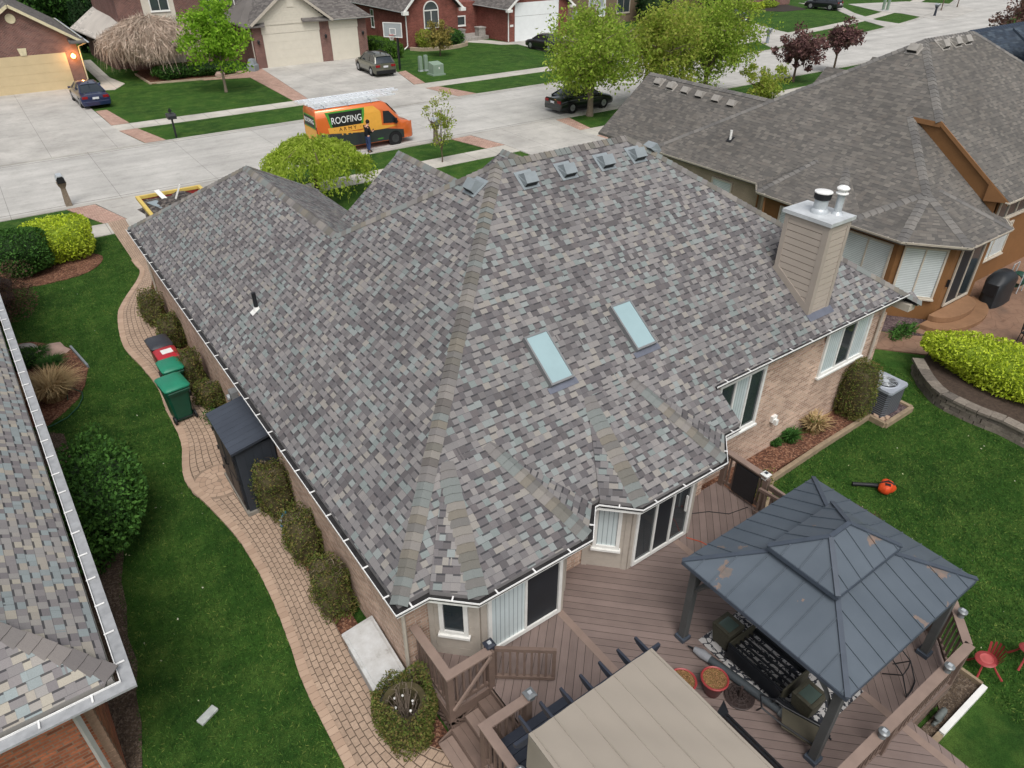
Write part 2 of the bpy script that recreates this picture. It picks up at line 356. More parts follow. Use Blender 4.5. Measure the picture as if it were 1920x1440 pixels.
m_blindv = stripes('vertical_blinds_behind_glass', rgb(196,208,210), rgb(140,154,158), .09, .16, 0, .25, .6)
m_blindh = stripes('horizontal_blinds_behind_glass', rgb(206,214,214), rgb(150,160,162), .06, .22, 1, .25, .6)
m_sky = plain('skylight_frosted_glass', rgb(148,173,177), .12, .07, 1.2, .8, 0, 0, .8)
m_skyf = plain('skylight_frame', rgb(118,119,120), .4, .1)
m_flash = plain('lead_flashing', rgb(112,116,128), .4, .12, 6, .5, .4)
m_lawn = grassmat('lawn', rgb(40,68,30), rgb(56,90,37), rgb(80,104,50))
m_conc = concrete('concrete_street', rgb(180,178,173), 4.6, 4.75, .5, .35, crack=False)
m_walk = concrete('concrete_walk', rgb(184,180,171), 1.55, 0, .3, 0, jw=.016, crack=False)
m_drive = concrete('concrete_drive', rgb(178,175,169), 3.4, 3.4, 1.1, .8, crack=False)
m_kerb = concrete('concrete_kerb', rgb(168,165,158), 4.6, 0, .5, 0, crack=False)
m_pave = bricks('pavers_tan', rgb(174,152,133), rgb(160,139,121), rgb(98,84,72), .175, .14, .009, .5, big=.1, jit=.035)
m_paver = bricks('pavers_red', rgb(188,158,142), rgb(164,132,118), rgb(134,112,102), .2, .1, .01, .5, big=.15, uvs=False)
m_stamp = concrete('stamped_concrete_brown', rgb(150,116,92), 0, 0, stain=.4)
def stampmat():
    t = NT('stamped_flagstone', .7, .3); p = t.pos(); vo = t.n('ShaderNodeTexVoronoi', feature='DISTANCE_TO_EDGE'); vo.inputs['Scale'].default_value = 2.6; t.l(p, vo.inputs['Vector'])
    n = t.noise(p, .8, 5, .65); c = t.ramp(n, [(.25, rgb(92,78,68)), (.5, rgb(130,102,84)), (.75, rgb(146,120,100))])
    c = t.mix(t.math('MULTIPLY', t.math('LESS_THAN', vo.outputs['Distance'], .02), .5), c, rgb(90,66,52)); t.col(c); return t.m
m_flag = stampmat()
m_mulch = soil('mulch_red_brown', [rgb(122,88,70), rgb(96,66,54), rgb(140,106,86), rgb(84,60,50), rgb(112,78,62)], 26)
m_soil = soil('soil_grey_brown', [rgb(92,80,68), rgb(76,66,58), rgb(108,96,84), rgb(86,74,62)], 34)
m_gravel = soil('mulch_purple_grey', [rgb(98,84,84), rgb(84,70,72), rgb(112,98,96), rgb(74,62,64)], 22)
m_bark = plain('bark_brown', rgb(96,82,70), .9, .25, 14)
m_barkg = plain('bark_grey', rgb(124,112,98), .9, .25, 14)
m_timber = plain('weathered_timber', rgb(142,126,104), .85, .22, 5, bump=.3)
m_stoneg = plain('granite_grey', rgb(150,146,140), .85, .25, 5, bump=.4)
m_pink = plain('pinkish_boulder', rgb(170,146,134), .85, .2, 3, bump=.4)
# ================================================================ ground, street, walks
def curve_dy(x): return .0032 * max(0, x - 62) ** 2
def band(y0, y1, x0, x1, step=3.0):
    xs = np.arange(x0, x1 + .01, step); lo = [(x, y0 + curve_dy(x)) for x in xs]; hi = [(x, y1 + curve_dy(x)) for x in xs]
    return lo, hi
def strip(m, lo, hi, z0, z1):
    for i in range(len(lo)-1): m.prism([lo[i], lo[i+1], hi[i+1], hi[i]], z0, z1)
    return m
m = MB(); m.flat([(-700,-300),(900,-300),(900,1200),(-700,1200)], 0); setting('ground', m, m_lawn)
lo, hi = band(37.95, 47.0, -60, 200); setting('street', strip(MB(), lo, hi, -.1, .012), m_conc)
m = MB()
for a, b in ((37.62, 37.95), (47.0, 47.33)): strip(m, *band(a, b, -60, 200), -.1, .035)
setting('kerb', m, m_kerb)
m = MB()
strip(m, *band(51.35, 52.95, -60, 200), -.1, .024); strip(m, [(-60,33.2),(60,33.2)], [(-60,34.7),(60,34.7)], -.1, .024)
setting('sidewalk', m, m_walk)
def P2(pts, z=0): return [tuple(at(u, v, z)[:2]) for u, v in pts]
dz = .042
m = MB()
m.prism([(3.7,25.2),(8.8,25.2),(8.8,34.7),(9.6,37.7),(2.9,37.7),(3.7,34.7)], -.1, dz)
m.prism([(24.3,26.9),(30,26.9),(30,34.7),(30.4,37.7),(23.8,37.7),(24.3,34.7)], -.1, dz)
m.prism([(-.6,67.6),(5.9,67.3),(6.4,52.9),(6.5,51.3),(7.2,47.2),(-1.2,47.2),(-.4,51.3)], -.1, dz)
m.prism([(20.9,66.6),(30.3,66.4),(29.7,58.3),(28.3,52.9),(28.4,51),(28.9,47.2),(18.4,47.2),(19.3,51),(19.6,52.9)], -.1, dz)
m.prism([(46.9,66),(54.6,68),(52.5,52.5),(53.5,47.2),(45,47.2),(46,52.5)], -.1, dz)
m.prism(P2([(1318,50),(1393,38),(1458,57.5),(1483,63),(1534,73),(1449,91),(1412,74),(1372,62)]), -.1, dz)
m.prism(P2([(1497,6),(1572,10),(1602,25),(1642,38),(1700,47),(1660,51),(1600,33),(1570,20)]), -.1, dz)
m.prism(P2([(1590,8),(1650,22),(1688,25),(1770,40),(1830,19),(1790,8),(1700,3)]), -.1, dz-.008)
setting('driveway', m, m_drive)
m = MB()
for pg in ([(2.75,34.72),(3.68,34.72),(2.88,37.6),(1.7,37.6)], [(8.82,34.72),(9.6,34.72),(10.6,37.6),(9.62,37.6)],
           [(23.0,34.72),(24.28,34.72),(23.78,37.6),(22.4,37.6)], [(30.02,34.72),(30.9,34.72),(31.5,37.6),(30.42,37.6)], [(30.02,31.8),(30.9,31.8),(30.9,33.15),(30.02,33.15)],
           [(6.42,53),(7.5,53.1),(7.0,57.8),(6.3,57.8)], [(6.55,51.3),(7.6,51.3),(8.4,47.4),(7.25,47.4)], [(-1.8,51.3),(-.45,51.3),(-1.25,47.4),(-2.2,47.4)], [(-1.9,53),(-.55,53),(-.7,67.3),(-2,67.3)],
           [(18.5,53),(19.6,53),(20.9,66.6),(20.2,66.9),(15.2,65.6),(15.4,64.4),(18.8,63.3)], [(28.4,53),(29.4,53),(30.6,58.5),(29.75,58.3)], [(28.45,51.3),(29.6,51.3),(30.6,47.4),(28.95,47.4)]):
    m.prism(pg, -.1, .03)
setting('paver_apron', m, m_paver)
# dark expansion joint along each gutter line and tar stains
m = MB(); strip(m, *band(38.25, 38.29, -60, 200), .012, .0165); strip(m, *band(46.72, 46.77, -60, 200), .012, .0165)
setting('gutter_joint', m, plain('joint_tar_grey', rgb(120,116,110), .9, .3, 2))
# ---------------------------------------------------------------- curving paver path beside the house
PL = [(2.9,34.7),(2.92,29.69),(2.9,28.2),(1.85,26.0),(1.49,24.83),(1.27,22.82),(1.46,21.14),(1.58,19.66),(1.5,18.43),(1.46,16.7),(1.14,15.15),(1.37,13.76),(1.57,12.48),(1.62,10.97),(1.54,9.59),(1.40,8.33),(1.38,7.44),(1.38,6.43),(1.34,5.2),(1.3,3.6),(1.3,1.5)]
PR = [(3.62,34.7),(3.45,29.7),(3.3,28.2),(2.75,26.0),(2.5,24.8),(2.42,22.8),(2.46,21.1),(2.48,19.7),(2.5,18.4),(2.5,16.7),(2.5,15.2),(2.5,13.8),(2.46,12.5),(2.42,11),(2.36,9.6),(2.3,8.3),(2.3,7.4),(2.35,6.5),(2.75,5.8),(3.3,5.0),(3.4,1.5)]
def catmull(pts, k=5):
    out = []
    for i in range(len(pts)-1):
        p0, p1, p2, p3 = [V(pts[max(0,min(len(pts)-1,j))]) for j in (i-1,i,i+1,i+2)]
        for s in range(k):
            t = s/k; out.append(.5*((2*p1)+(p2-p0)*t+(2*p0-5*p1+4*p2-p3)*t*t+(3*p1-p0-3*p2+p3)*t**3))
    out.append(V(pts[-1])); return out
L2, R2 = catmull(PL), catmull(PR)
m = MB(); u = 0; ny = 10
for i in range(len(L2)-1):
    du = ((L2[i+1]+R2[i+1])/2 - (L2[i]+R2[i])/2).length
    for k in range(ny):
        a, b = k/ny, (k+1)/ny
        q = [L2[i].lerp(R2[i],a), L2[i].lerp(R2[i],b), L2[i+1].lerp(R2[i+1],b), L2[i+1].lerp(R2[i+1],a)]
        w0 = (R2[i]-L2[i]).length; w1 = (R2[i+1]-L2[i+1]).length
        m.add([(p.x,p.y,.045) for p in q], [(3,2,1,0)], [[(u+du,a*1.12),(u+du,b*1.12),(u,b*1.12),(u,a*1.12)]])
    for a, b in ((L2[i], L2[i+1]), (R2[i+1], R2[i])):
        m.add([(a.x,a.y,-.1),(b.x,b.y,-.1),(b.x,b.y,.045),(a.x,a.y,.045)], [(0,3,2,1)])
    u += du
setting('paver_path', m, m_pave)
# soldier course of edging pavers along the lawn side, each stone slightly skewed
m = MB(); acc = 0; pts = [p for p in L2 if p.y < 30]
tot = [0]
for i in range(len(pts)-1): tot.append(tot[-1] + (pts[i+1]-pts[i]).length)
def along(s):
    for i in range(len(pts)-1):
        if tot[i+1] >= s: return pts[i].lerp(pts[i+1], (s-tot[i])/(tot[i+1]-tot[i])), (pts[i+1]-pts[i]).normalized()
    return pts[-1], (pts[-1]-pts[-2]).normalized()
s_ = 0
while s_ < tot[-1]:
    p, d = along(s_); nrm = V((-d.y, d.x)); off = random.uniform(-.006,.005)
    c = p + nrm*(.04+off); m.obox((c.x,c.y,.02), (d.x*.062,d.y*.062,0), (nrm.x*.085,nrm.y*.085,0), (0,0,.038)); s_ += .132
te = NT('paver_edging_tan', .85, .2); te.col(te.ramp(te.isl(), [(0,rgb(178,154,134)),(.5,rgb(164,140,121)),(1,rgb(182,158,138))])); setting('path_edging', m, te.m)
# ring of pavers near the shed and in front of the steps
m = MB()
for c0, rmax in (((1.78,14.62), .55), ((2.2,4.6), .9)):
    for r in np.arange(.08, rmax, .13):
        n = max(4, int(2*math.pi*r/.15))
        for k in range(n):
            t0, t1 = 2*math.pi*(k+.06)/n, 2*math.pi*(k+.94)/n; r0, r1 = r, r+.115
            P = [(c0[0]+rr*math.cos(t), c0[1]+rr*math.sin(t)) for rr, t in ((r0,t0),(r1,t0),(r1,(t0+t1)/2),(r1,t1),(r0,t1))]
            m.prism(P, .03, .052)
setting('paver_ring', m, te.m)
m = MB()
for c0, rmax in (((1.78,14.62), .66), ((2.2,4.6), .98)): m.prism([(c0[0]+rmax*math.cos(t), c0[1]+rmax*math.sin(t)) for t in np.linspace(0, 2*math.pi, 24)[:-1]], .02, .0485)
setting('paver_joint_sand', m, plain('joint_sand', rgb(138,120,104), .95, .2))
# mulch strip between path and wall, beds
def bed(name, poly, z, mat, mound=0):
    m = MB(); m.prism(poly, -.1, z); return setting(name, m, mat)
bed('mulch_strip', [(p.x+.0, p.y) for p in R2 if 5.9 < p.y < 27.5] + [(3.0,27.5),(3.0,7.2),(3.2,5.9)][0:2], .028, m_mulch)
bed('mulch_patch', [(2.32,7.35),(2.98,7.35),(2.98,5.88),(2.75,5.86),(2.42,5.95)], .034, m_mulch)
def oval(cx, cy, rx, ry, n=28, wob=.06, ph=0):
    return [(cx+rx*math.cos(t)*(1+wob*math.sin(3*t+ph)), cy+ry*math.sin(t)*(1+wob*math.cos(2*t+ph))) for t in np.linspace(0,2*math.pi,n,endpoint=False)]
bed('mulch_bed_left', P2([(20,648),(60,642),(105,648),(133,654),(150,672),(166,690),(160,722),(148,748),(120,775),(85,803),(50,800),(20,780)]), .03, m_mulch)
bed('mulch_bed_hedge', oval(.1, 30.6, 1.9, 1.35), .03, m_mulch)
bed('bare_soil', [(-1.7,19.6),(-1.0,18.9),(-.98,17.2),(-.45,16.6),(-.25,15.2),(-.5,14.2),(-.62,13.4),(-.8,12.7),(-.84,12),(-.98,11.2),(-.95,10.5),(-1.12,9.8),(-1.16,9.2),(-1.32,8.4),(-1.3,7.6),(-1.38,7),(-1.8,6),(-2.2,12)], .02, m_soil)
# ================================================================ the re-roofed house
S = .687; E = 2.8; X0, Y0 = 2.56, 6.56; IN = .10
YR, ZR = 12.63, 6.97; RLx, RRx = 8.63, 12.38
house = thing('brick_house', 'tan brick house with freshly laid mixed grey shingle roof, filling the middle', 'house', (9, 14, 0))
x0 = X0 + IN; zE = E + IN*S; y0 = Y0 + IN
XW, ZW = 5.9, 5.095           # garage wing ridge
RLp, RRp = V((RLx,YR,ZR)), V((RRx,YR,ZR))
Vf = V((XW, YR + (RLx-XW), ZW)); yF = 25.3 - IN
Wf = V((XW, yF - (XW-x0), ZW))
rf = MB()
rf.roof([(x0,y0,zE),(x0,yF,zE),Wf,Vf,RLp])                                               # left plane
rf.roof([(x0,y0,zE),RLp,RRp,(17.62,7.4,3.377),(10.45,7.4,3.377),(10.45,y0,zE)])            # back plane
rf.roof([(17.62,7.4,3.377),(17.9,7.11,3.178),(17.9,7.4,3.377)])
rf.roof([RRp,(17.9,7.11,3.178),(17.9,18.15,3.178)])                                        # right plane
xr = 2*XW - x0
rf.roof([RLp,RRp,(17.9,18.15,3.178),(17.9,18.61,zE),(xr,18.61,zE),Vf])                      # front plane
rf.roof([Vf,Wf,(xr,yF,zE),(xr,18.61,zE)]); rf.roof([Wf,(x0,yF,zE),(xr,yF,zE)])              # garage wing
for gx, gz, gy, gs in ((9.55,5.6,19.08,.78),(12.12,5.6,17.43,.78)):                          # front gables
    yb = YR + (ZR-gz)/S - .02; dx = (gz-2.9)/gs; ye = YR + (ZR-2.9)/S
    for s in (-1, 1): rf.roof([(gx,yb,gz),(gx,gy,gz),(gx+s*dx,gy,2.9),(gx+s*dx,ye,2.9)])
SB = .507
def bay(xa, xb, ya, xo0, xo1, xt0, xt1, yt):
    zt = E + (yt-Y0)*S + .01; zb = E + IN*SB
    A = V((xa+.04, ya+IN, zb)); B = V((xb-.04, ya+IN, zb)); D = V((xt0,yt,zt)); C = V((xt1,yt,zt))
    O0 = V((xo0+.05,Y0+.06,zE+.012)); O1 = V((xo1-.05,Y0+.06,zE+.012))
    rf.roof([A,B,C,D]); rf.roof([O0,A,D]); rf.roof([B,O1,C]); return A,B,C,D
bA = bay(3.69,5.95,6.0,3.13,6.50,4.38,5.26,8.06); bB = bay(7.12,9.35,6.0,6.58,9.95,7.52,8.64,8.1)
part('roof', rf, m_shA, house)
def caps(m, p0, p1, n1, n2, w=.15, step=.142, lift=.014):   # overlapping bent cap shingles from p0 (low) to p1 (high)
    p0, p1 = V(p0), V(p1); d = (p1-p0); L = d.length; d.normalize(); n1, n2 = V(n1).normalized(), V(n2).normalized()
    a1 = d.cross(n1); a2 = d.cross(n2)
    mid = (n1+n2).normalized()
    if a1.dot(n2) > 0: a1 = -a1
    if a2.dot(n1) > 0: a2 = -a2
    s = 0
    while s < L - .05:
        e = min(L, s+step*1.25); j = random.uniform(-.008,.008)
        vs = []
        for t, h in ((s, lift+.012), (e, .006)):
            p = p0 + d*t
            vs += [p + a1*(w+j) + n1*h*.6, p + a1*(w*.45) + n1*(h+.004), p + mid*(h+.012), p + a2*(w*.45) + n2*(h+.004), p + a2*(w-j) + n2*h*.6]
        lo = [v - mid*.02 for v in vs[:5]]
        m.add(vs + lo, [(i, i+1, i+6, i+5) for i in range(4)] + [(10+i, 11+i, i+1, i) for i in range(4)]); s += step
def nrm(a, b, c): 
    q = (V(b)-V(a)).cross(V(c)-V(a)).normalized(); return q if q.z > 0 else -q
nL, nB, nF, nR = V((-S,0,1)), V((0,-S,1)), V((0,S,1)), V((S,0,1))
def cappart(*a):
    m = MB(); caps(m, *a); part('ridge_cap', m, m_capA, house)
cappart((x0,y0,zE), RLp, nL, nB); cappart((17.9,7.11,3.178), RRp, nR, nB); cappart(RLp, RRp, nF, nB); cappart(Vf, RLp, nL, nF)
cappart(Wf, Vf, nL, nR); cappart((x0,yF,zE), Wf, nL, nF); cappart((xr,yF,zE), Wf, nR, nF); cappart((17.9,18.15,3.178), RRp, nR, nF)
for gx, gz, gy in ((9.55,5.6,19.08),(12.12,5.6,17.43)): cappart((gx,gy,gz), (gx,YR+(ZR-gz)/S,gz), V((-.78,0,1)), V((.78,0,1)))
for A,B,C,D in (bA, bB):
    nf = nrm(A,B,C); cappart(A, D, nrm((A.x-.56,Y0,E),A,D), nf, .16); cappart(B, C, nf, nrm(B,(B.x+.56,Y0,E),C), .16)
# ---- walls
HW = [(2.9,7.08),(3.35,7.08),(3.97,6.46),(5.72,6.46),(6.36,7.1),(6.75,7.1),(7.37,6.48),(9.1,6.48),(9.72,7.1),(10.2,7.1),(10.2,7.68),(17.55,7.68),(17.55,18.2),(8.95,18.2),(8.95,24.9),(2.9,24.9)]
wl = MB(); wl.prism(HW, -.1, 2.74); part('wall', wl, m_brT, house)
wl = MB(); wl.prism([(10.3,7.72),(17.5,7.72),(17.5,8.6),(10.3,8.6)], 2.74, 3.3); part('upper_wall', wl, m_brT, house)
for gx, gy in ((9.55,18.8),(12.12,17.2)):
    wl = MB(); wl.add([(gx-3.2,gy,2.6),(gx+3.2,gy,2.6),(gx,gy,5.3),(gx-3.2,gy-.2,2.6),(gx+3.2,gy-.2,2.6),(gx,gy-.2,5.3)], [(0,1,2),(5,4,3),(0,2,5,3),(1,4,5,2),(0,3,4,1)]); part('gable_wall', wl, m_brT, house)
def lap(m, a, b, z0, z1, out, th=.02, row=.2, gap=.004):   # lap siding boards on a wall from a to b (2-D), facing out
    a, b = V(a), V(b); d = b-a; L = d.length; d.normalize(); o = V(out)
    z = z0
    while z < z1-.02:
        t = min(row-gap, z1-z); c = (a+b)/2 + o*(th/2)
        m.obox((c.x,c.y,z+t/2), (d.x*L/2,d.y*L/2,0), (o.x*th/2,o.y*th/2,0), (0,0,t/2)); z += row
def outn(a, b):   # outward normal for a CCW footprint edge
    d = V(b)-V(a); return V((d.y,-d.x)).normalized()
def board(m, a, b, z0, z1, out, off0, off1):
    a, b, o = V(a), V(b), V(out); c = (a+b)/2 + o*(off0+off1)/2; d = (b-a)/2
    m.obox((c.x,c.y,(z0+z1)/2), (d.x,d.y,0), (o.x*(off1-off0)/2,o.y*(off1-off0)/2,0), (0,0,(z1-z0)/2))
def window(parent, a, b, z0, z1, out, panes=1, pm=None, fm=None, name='window', fw=.06, depth=.05, sill=True, base=.0, mats=None, mull=.045, door=False):
    """framed window on a wall line a->b (2-D) between z0 and z1; panes side by side, each with its own glass material"""
    fm = fm or m_white; a, b, o = V(a), V(b), V(out); d = (b-a); L = d.length; d.normalize()
    f = MB(); b0, b1 = base, base+depth
    board(f, a, a+d*fw, z0, z1, o, b0, b1); board(f, b-d*fw, b, z0, z1, o, b0, b1)
    board(f, a+d*fw, b-d*fw, z1-fw, z1, o, b0, b1); board(f, a+d*fw, b-d*fw, z0, z0+fw*(1.3 if door else 1), o, b0, b1)
    ip = (L-2*fw)/panes
    for k in range(1, panes): board(f, a+d*(fw+ip*k-mull/2), a+d*(fw+ip*k+mull/2), z0+fw, z1-fw, o, b0, b1-.006)
    if sill and not door: board(f, a-d*.03, b+d*.03, z0-.05, z0, o, b0, b1+.04)
    fr = part(name, f, fm, parent)
    for k in range(panes):
        g = MB(); p0 = a+d*(fw+ip*k+.002); p1 = a+d*(fw+ip*(k+1)-.002); q = o*(b0+.014)
        h0, h1, W = z0+fw, z1-fw, (p1-p0).length
        g.add([(p0.x+q.x,p0.y+q.y,h0),(p1.x+q.x,p1.y+q.y,h0),(p1.x+q.x,p1.y+q.y,h1),(p0.x+q.x,p0.y+q.y,h1)], [(0,1,2,3)], [[(0,h0),(W,h0),(W,h1),(0,h1)]])
        part('pane', g, (mats[k] if mats else (pm or m_glass)), fr)
    return fr
s1, s2 = .7071, .7071
D0 = .75
BAYF = [((3.35,7.08),(3.97,6.46)), ((3.97,6.46),(5.72,6.46)), ((5.72,6.46),(6.1,6.84)), ((6.75,7.1),(7.37,6.48)), ((7.37,6.48),(9.1,6.48)), ((9.1,6.48),(9.72,7.1))]
for a, b in BAYF:
    o = outn(a, b); a_, b_ = V(a), V(b); d = (b_-a_).normalized()
    sg = MB(); lap(sg, a, b, D0, 2.72, o, .018); part('siding', sg, m_taupe, house)
    for p_, q_ in ((a_, a_+d*.1), (b_-d*.1, b_)):
        tr = MB(); board(tr, p_, q_, D0, 2.74, o, .018, .034); part('corner_trim', tr, m_taupe, house)
def on_edge(i, t0, t1):
    a, b = V(BAYF[i][0]), V(BAYF[i][1]); return a.lerp(b, t0), a.lerp(b, t1), outn(*BAYF[i])
p, q, o = on_edge(0,.22,.78); window(house, p, q, 1.35, 2.62, o, 1, m_glass, base=.02, fw=.075)
p, q, o = on_edge(3,.22,.8); window(house, p, q, 1.3, 2.62, o, 1, m_blindv, base=.02, fw=.07)
p, q, o = on_edge(1,.07,.965); window(house, p, q, .8, 2.68, o, 2, name='patio_door', mats=[m_blindv, m_screen], base=.02, door=True, fw=.07)
p, q, o = on_edge(4,.05,.93); window(house, p, q, .8, 2.68, o, 3, name='patio_door', mats=[m_glass, m_screen, m_glass], base=.02, door=True, fw=.06)
p, q, o = on_edge(4,.86,.865)
hb = MB(); hb.box(8.75,8.78,6.35,6.39,1.6,2.0); part('door_handle', hb, m_white, house)
window(house, (10.95,7.68), (12.55,7.68), 1.35, 3.0, (0,-1), 3, mats=[m_glass, m_blindv, m_glass], fw=.08)
window(house, (14.85,7.68), (16.75,7.68), 1.75, 3.05, (0,-1), 3, mats=[m_blindv, m_glass, m_blindv], fw=.08)
window(house, (5.5,24.9), (3.3,24.9), .05, 2.3, (0,1), 1, m_white, name='garage_door', sill=False)
fz = MB(); board(fz, (10.25,7.68), (17.5,7.68), 3.03, 3.31, (0,-1), .002, .03); fz.box(17.56,17.86,7.2,7.9,2.95,3.14); part('frieze_board', fz, m_trimB, house)
wp = MB(); wp.box(13.25,13.42,7.6,7.68,1.05,1.22); wp.box(13.29,13.38,7.52,7.6,1.0,1.15); part('wall_vent', wp, m_white, house)
# ---- gutters
def gutter(parent, pts, z, zs=None, w=.115, h=.1, lead=.35, gap=.72, matlip=None, matin=None, closed=False):
    """pts: outer lip line, listed so the house lies to the left; z may be a list"""
    P = [V((p[0],p[1])) for p in pts]; n = len(P); N = []
    for i in range(n):
        ds = []
        if i > 0: ds.append((P[i]-P[i-1]).normalized())
        if i < n-1: ds.append((P[i+1]-P[i]).normalized())
        t = sum((V((-d.y,d.x)) for d in ds), V((0,0))).normalized(); k = t.dot(V((-ds[0].y,ds[0].x))); N.append(t/max(.4,k))
    lip, ins, strap = MB(), MB(), MB()
    for i in range(n-1):
        a, b, na, nb = P[i], P[i+1], N[i], N[i+1]
        def ring(m, o0, o1, z0, z1):
            q = [a+na*o0, b+nb*o0, b+nb*o1, a+na*o1]; m.prism([tuple(x) for x in q], z0, z1)
        ring(lip, 0, .012, z-.03, z); ring(lip, .06, .075, z-h, z-.045); ring(ins, .012, w+.05, z-h+.03, z-.031)
        d = (b-a); L = d.length; d.normalize(); nn = V((-d.y,d.x)); s = min(lead, L/2)
        while s < L-.08:
            c = a+d*s; lip.obox((c.x+nn.x*w*.5,c.y+nn.y*w*.5,z-.012), (d.x*.012,d.y*.012,0), (nn.x*w*.56,nn.y*w*.56,0), (0,0,.007)); s += gap
    g = part('gutter', lip, matlip or m_white_al, parent); part('gutter_trough', ins, matin or m_gdark, g); return g
gutter(house, [(X0,25.3),(X0,6.54),(3.13,6.54),(3.69,6.0),(5.95,6.0),(6.5,6.57),(6.58,6.57),(7.12,6.02),(9.33,6.02),(9.93,6.58),(10.4,6.58)], E+.01)
gutter(house, [(10.38,7.31),(17.62,7.31)], 3.40); gutter(house, [(17.86,7.1),(17.86,8.0)], 3.2, lead=3)
so = MB()   # soffit closing the eave to the wall
for a, b in (((X0+.05,6.62),(2.95,24.9)),): so.box(X0+.05, 2.95, 6.62, 25, 2.66, 2.71)
so.prism([(2.6,6.6),(3.13,6.6),(3.7,6.06),(5.94,6.06),(6.46,6.6),(6.6,6.6),(7.13,6.08),(9.32,6.08),(9.9,6.6),(10.38,6.6),(10.38,7.7),(2.9,7.7)], 2.65, 2.7)
part('soffit', so, m_white, house)
for q in ([(2.75,6.62,2.68),(2.84,6.95,2.5),(2.84,7.0,.1)], [(17.1,7.36,3.32),(17.2,7.62,3.0),(17.2,7.62,.2)], [(10.32,7.6,3.0),(10.32,7.62,.3)], [(2.85,24.8,2.65),(2.85,24.8,.1)]):
    ds = MB(); ds.tube(q, .035, 6); part('downspout', ds, m_trimB, house)
# ---- roof furniture
def on_back(x, y, h=0): return V((x, y, E+(y-Y0)*S)) + nB.normalized()*h
for cx in (7.19, 9.37):
    uB = V((0,1,S)).normalized(); nb = nB.normalized(); c = on_back(cx, 8.91); hw, hl = .275, .54
    f = MB()
    for sx in (-1, 1): f.obox(c+V((sx*(hw-.018),0,0))+nb*.05, V((.018,0,0)), uB*hl, nb*.06)
    for sy in (-1, 1): f.obox(c+uB*sy*(hl-.02)+nb*.05, V((hw-.036,0,0)), uB*.02, nb*.06)
    sk = part('skylight', f, m_skyf, house)
    g = MB(); g.obox(c+nb*.09, V((hw-.037,0,0)), uB*(hl-.041), nb*.008); part('skylight_glass', g, m_sky, sk)
    fl = MB(); fl.obox(c-uB*(hl+.06)+nb*.012, V((hw+.07,0,0)), uB*.06, nb*.004); fl.obox(c+V((hw+.03,0,0))+nb*.012, V((.03,0,0)), uB*hl, nb*.004); part('flashing', fl, m_flash, sk)
def roof_vent(c, nn, up, mat, w=.165, parent=house):
    nn, up = V(nn).normalized(), V(up).normalized(); al = up.cross(nn); m = MB()
    def q(a, b, h): return c + al*a + up*b + nn*h
    m.add([q(-w,-w,0),q(w,-w,0),q(w,w,0),q(-w,w,0),q(-w*1.0,-w*1.15,.15),q(w,-w*1.15,.15),q(w*.92,w*.2,.22),q(-w*.92,w*.2,.22),q(w*.9,w*.95,.03),q(-w*.9,w*.95,.03)],
          [(0,1,5,4),(4,5,6,7),(7,6,8,9),(9,8,2,3),(1,2,8,6,5),(0,4,7,9,3)])
    m.obox(c+nn*.012, al*w*1.35, up*w*1.45, nn*.006)
    v = part('roof_vent', m, mat, parent); g = MB(); g.obox(q(0,-w*1.07,.07), al*w*.85, (up*-.15*.5+nn).normalized()*.05, up*.012); part('vent_mouth', g, m_black, v)
for x in (9.08, 10.16, 11.3, 12.3): roof_vent(on_back(x, 12.16), nB, (0,1,S), m_ventm)
roof_vent(V((8.05,12.6,E+(8.05-X0)*S)), nL, (1,0,S), m_ventm)
roof_vent(V((12.9,12.3,ZR-(12.9-RRx)*S)), nR, (-1,0,S), m_ventm)
pz = V((3.77,15.67,E+(3.77-X0)*S))
m = MB(); m.cyl(pz-V((0,0,.05)), pz+V((0,0,.42)), .05, .05, 14); m.lathe([(.036,.42),(.036,.43),(.05,.432)], pz, 14)
vp = part('vent_pipe', m, m_black, house, smooth=40)
m = MB(); nl = nL.normalized(); ul = V((1,0,S)).normalized(); m.obox(pz-ul*.05+nl*.012, ul*.12, V((0,.1,0)), nl*.004); m.cyl(pz-V((0,0,.02)), pz+V((0,0,.07)), .085, .06, 14); part('pipe_boot', m, m_white, vp)
# ---- chimney
cx0, cx1, cy0, cy1, ct = 14.03, 14.80, 7.87, 8.97, 5.88
m = MB(); m.box(cx0,cx1,cy0,cy1,3.2,ct); ch = part('chimney', m, m_chgapshade, house)
m = MB(); lap(m, (cx0,cy1-.1), (cx0,cy0+.1), 3.3, ct-.16, (-1,0), .022, .155, .017); lap(m, (cx0+.1,cy0), (cx1-.1,cy0), 3.3, ct-.16, (0,-1), .022, .155, .017); part('chimney_siding', m, m_chim, ch)
m = MB()
for (x, y, o) in ((cx0,cy0,None),):
    m.box(cx0-.034,cx0-.001,cy0-.034,cy0+.11,3.25,ct); m.box(cx0-.034,cx0-.001,cy1-.11,cy1,3.25,ct); m.box(cx0-.001,cx0+.11,cy0-.034,cy0-.001,3.25,ct); m.box(cx1-.11,cx1+.001,cy0-.034,cy0-.001,3.25,ct)
    m.box(cx0-.032,cx0-.001,cy0+.11,cy1-.11,ct-.16,ct); m.box(cx0+.11,cx1-.11,cy0-.032,cy0-.001,ct-.16,ct)
    a = V((cx0-.018,cy0,E+(cy0-Y0)*S+.09)); b = V((cx0-.018,cy1,E+(cy1-Y0)*S+.09)); m.bar(a, b, .034, .16, (0,-S,1))
part('chimney_trim', m, m_chtrim, ch)
m = MB(); m.box(cx0-.07,cx1+.07,cy0-.07,cy1+.07,ct,ct+.035); m.box(cx0-.075,cx0-.068,cy0-.07,cy1+.07,ct-.05,ct+.035); m.box(cx0-.075,cx1+.07,cy0-.076,cy0-.069,ct-.05,ct+.035); part('chimney_cap', m, m_capmetal, ch)
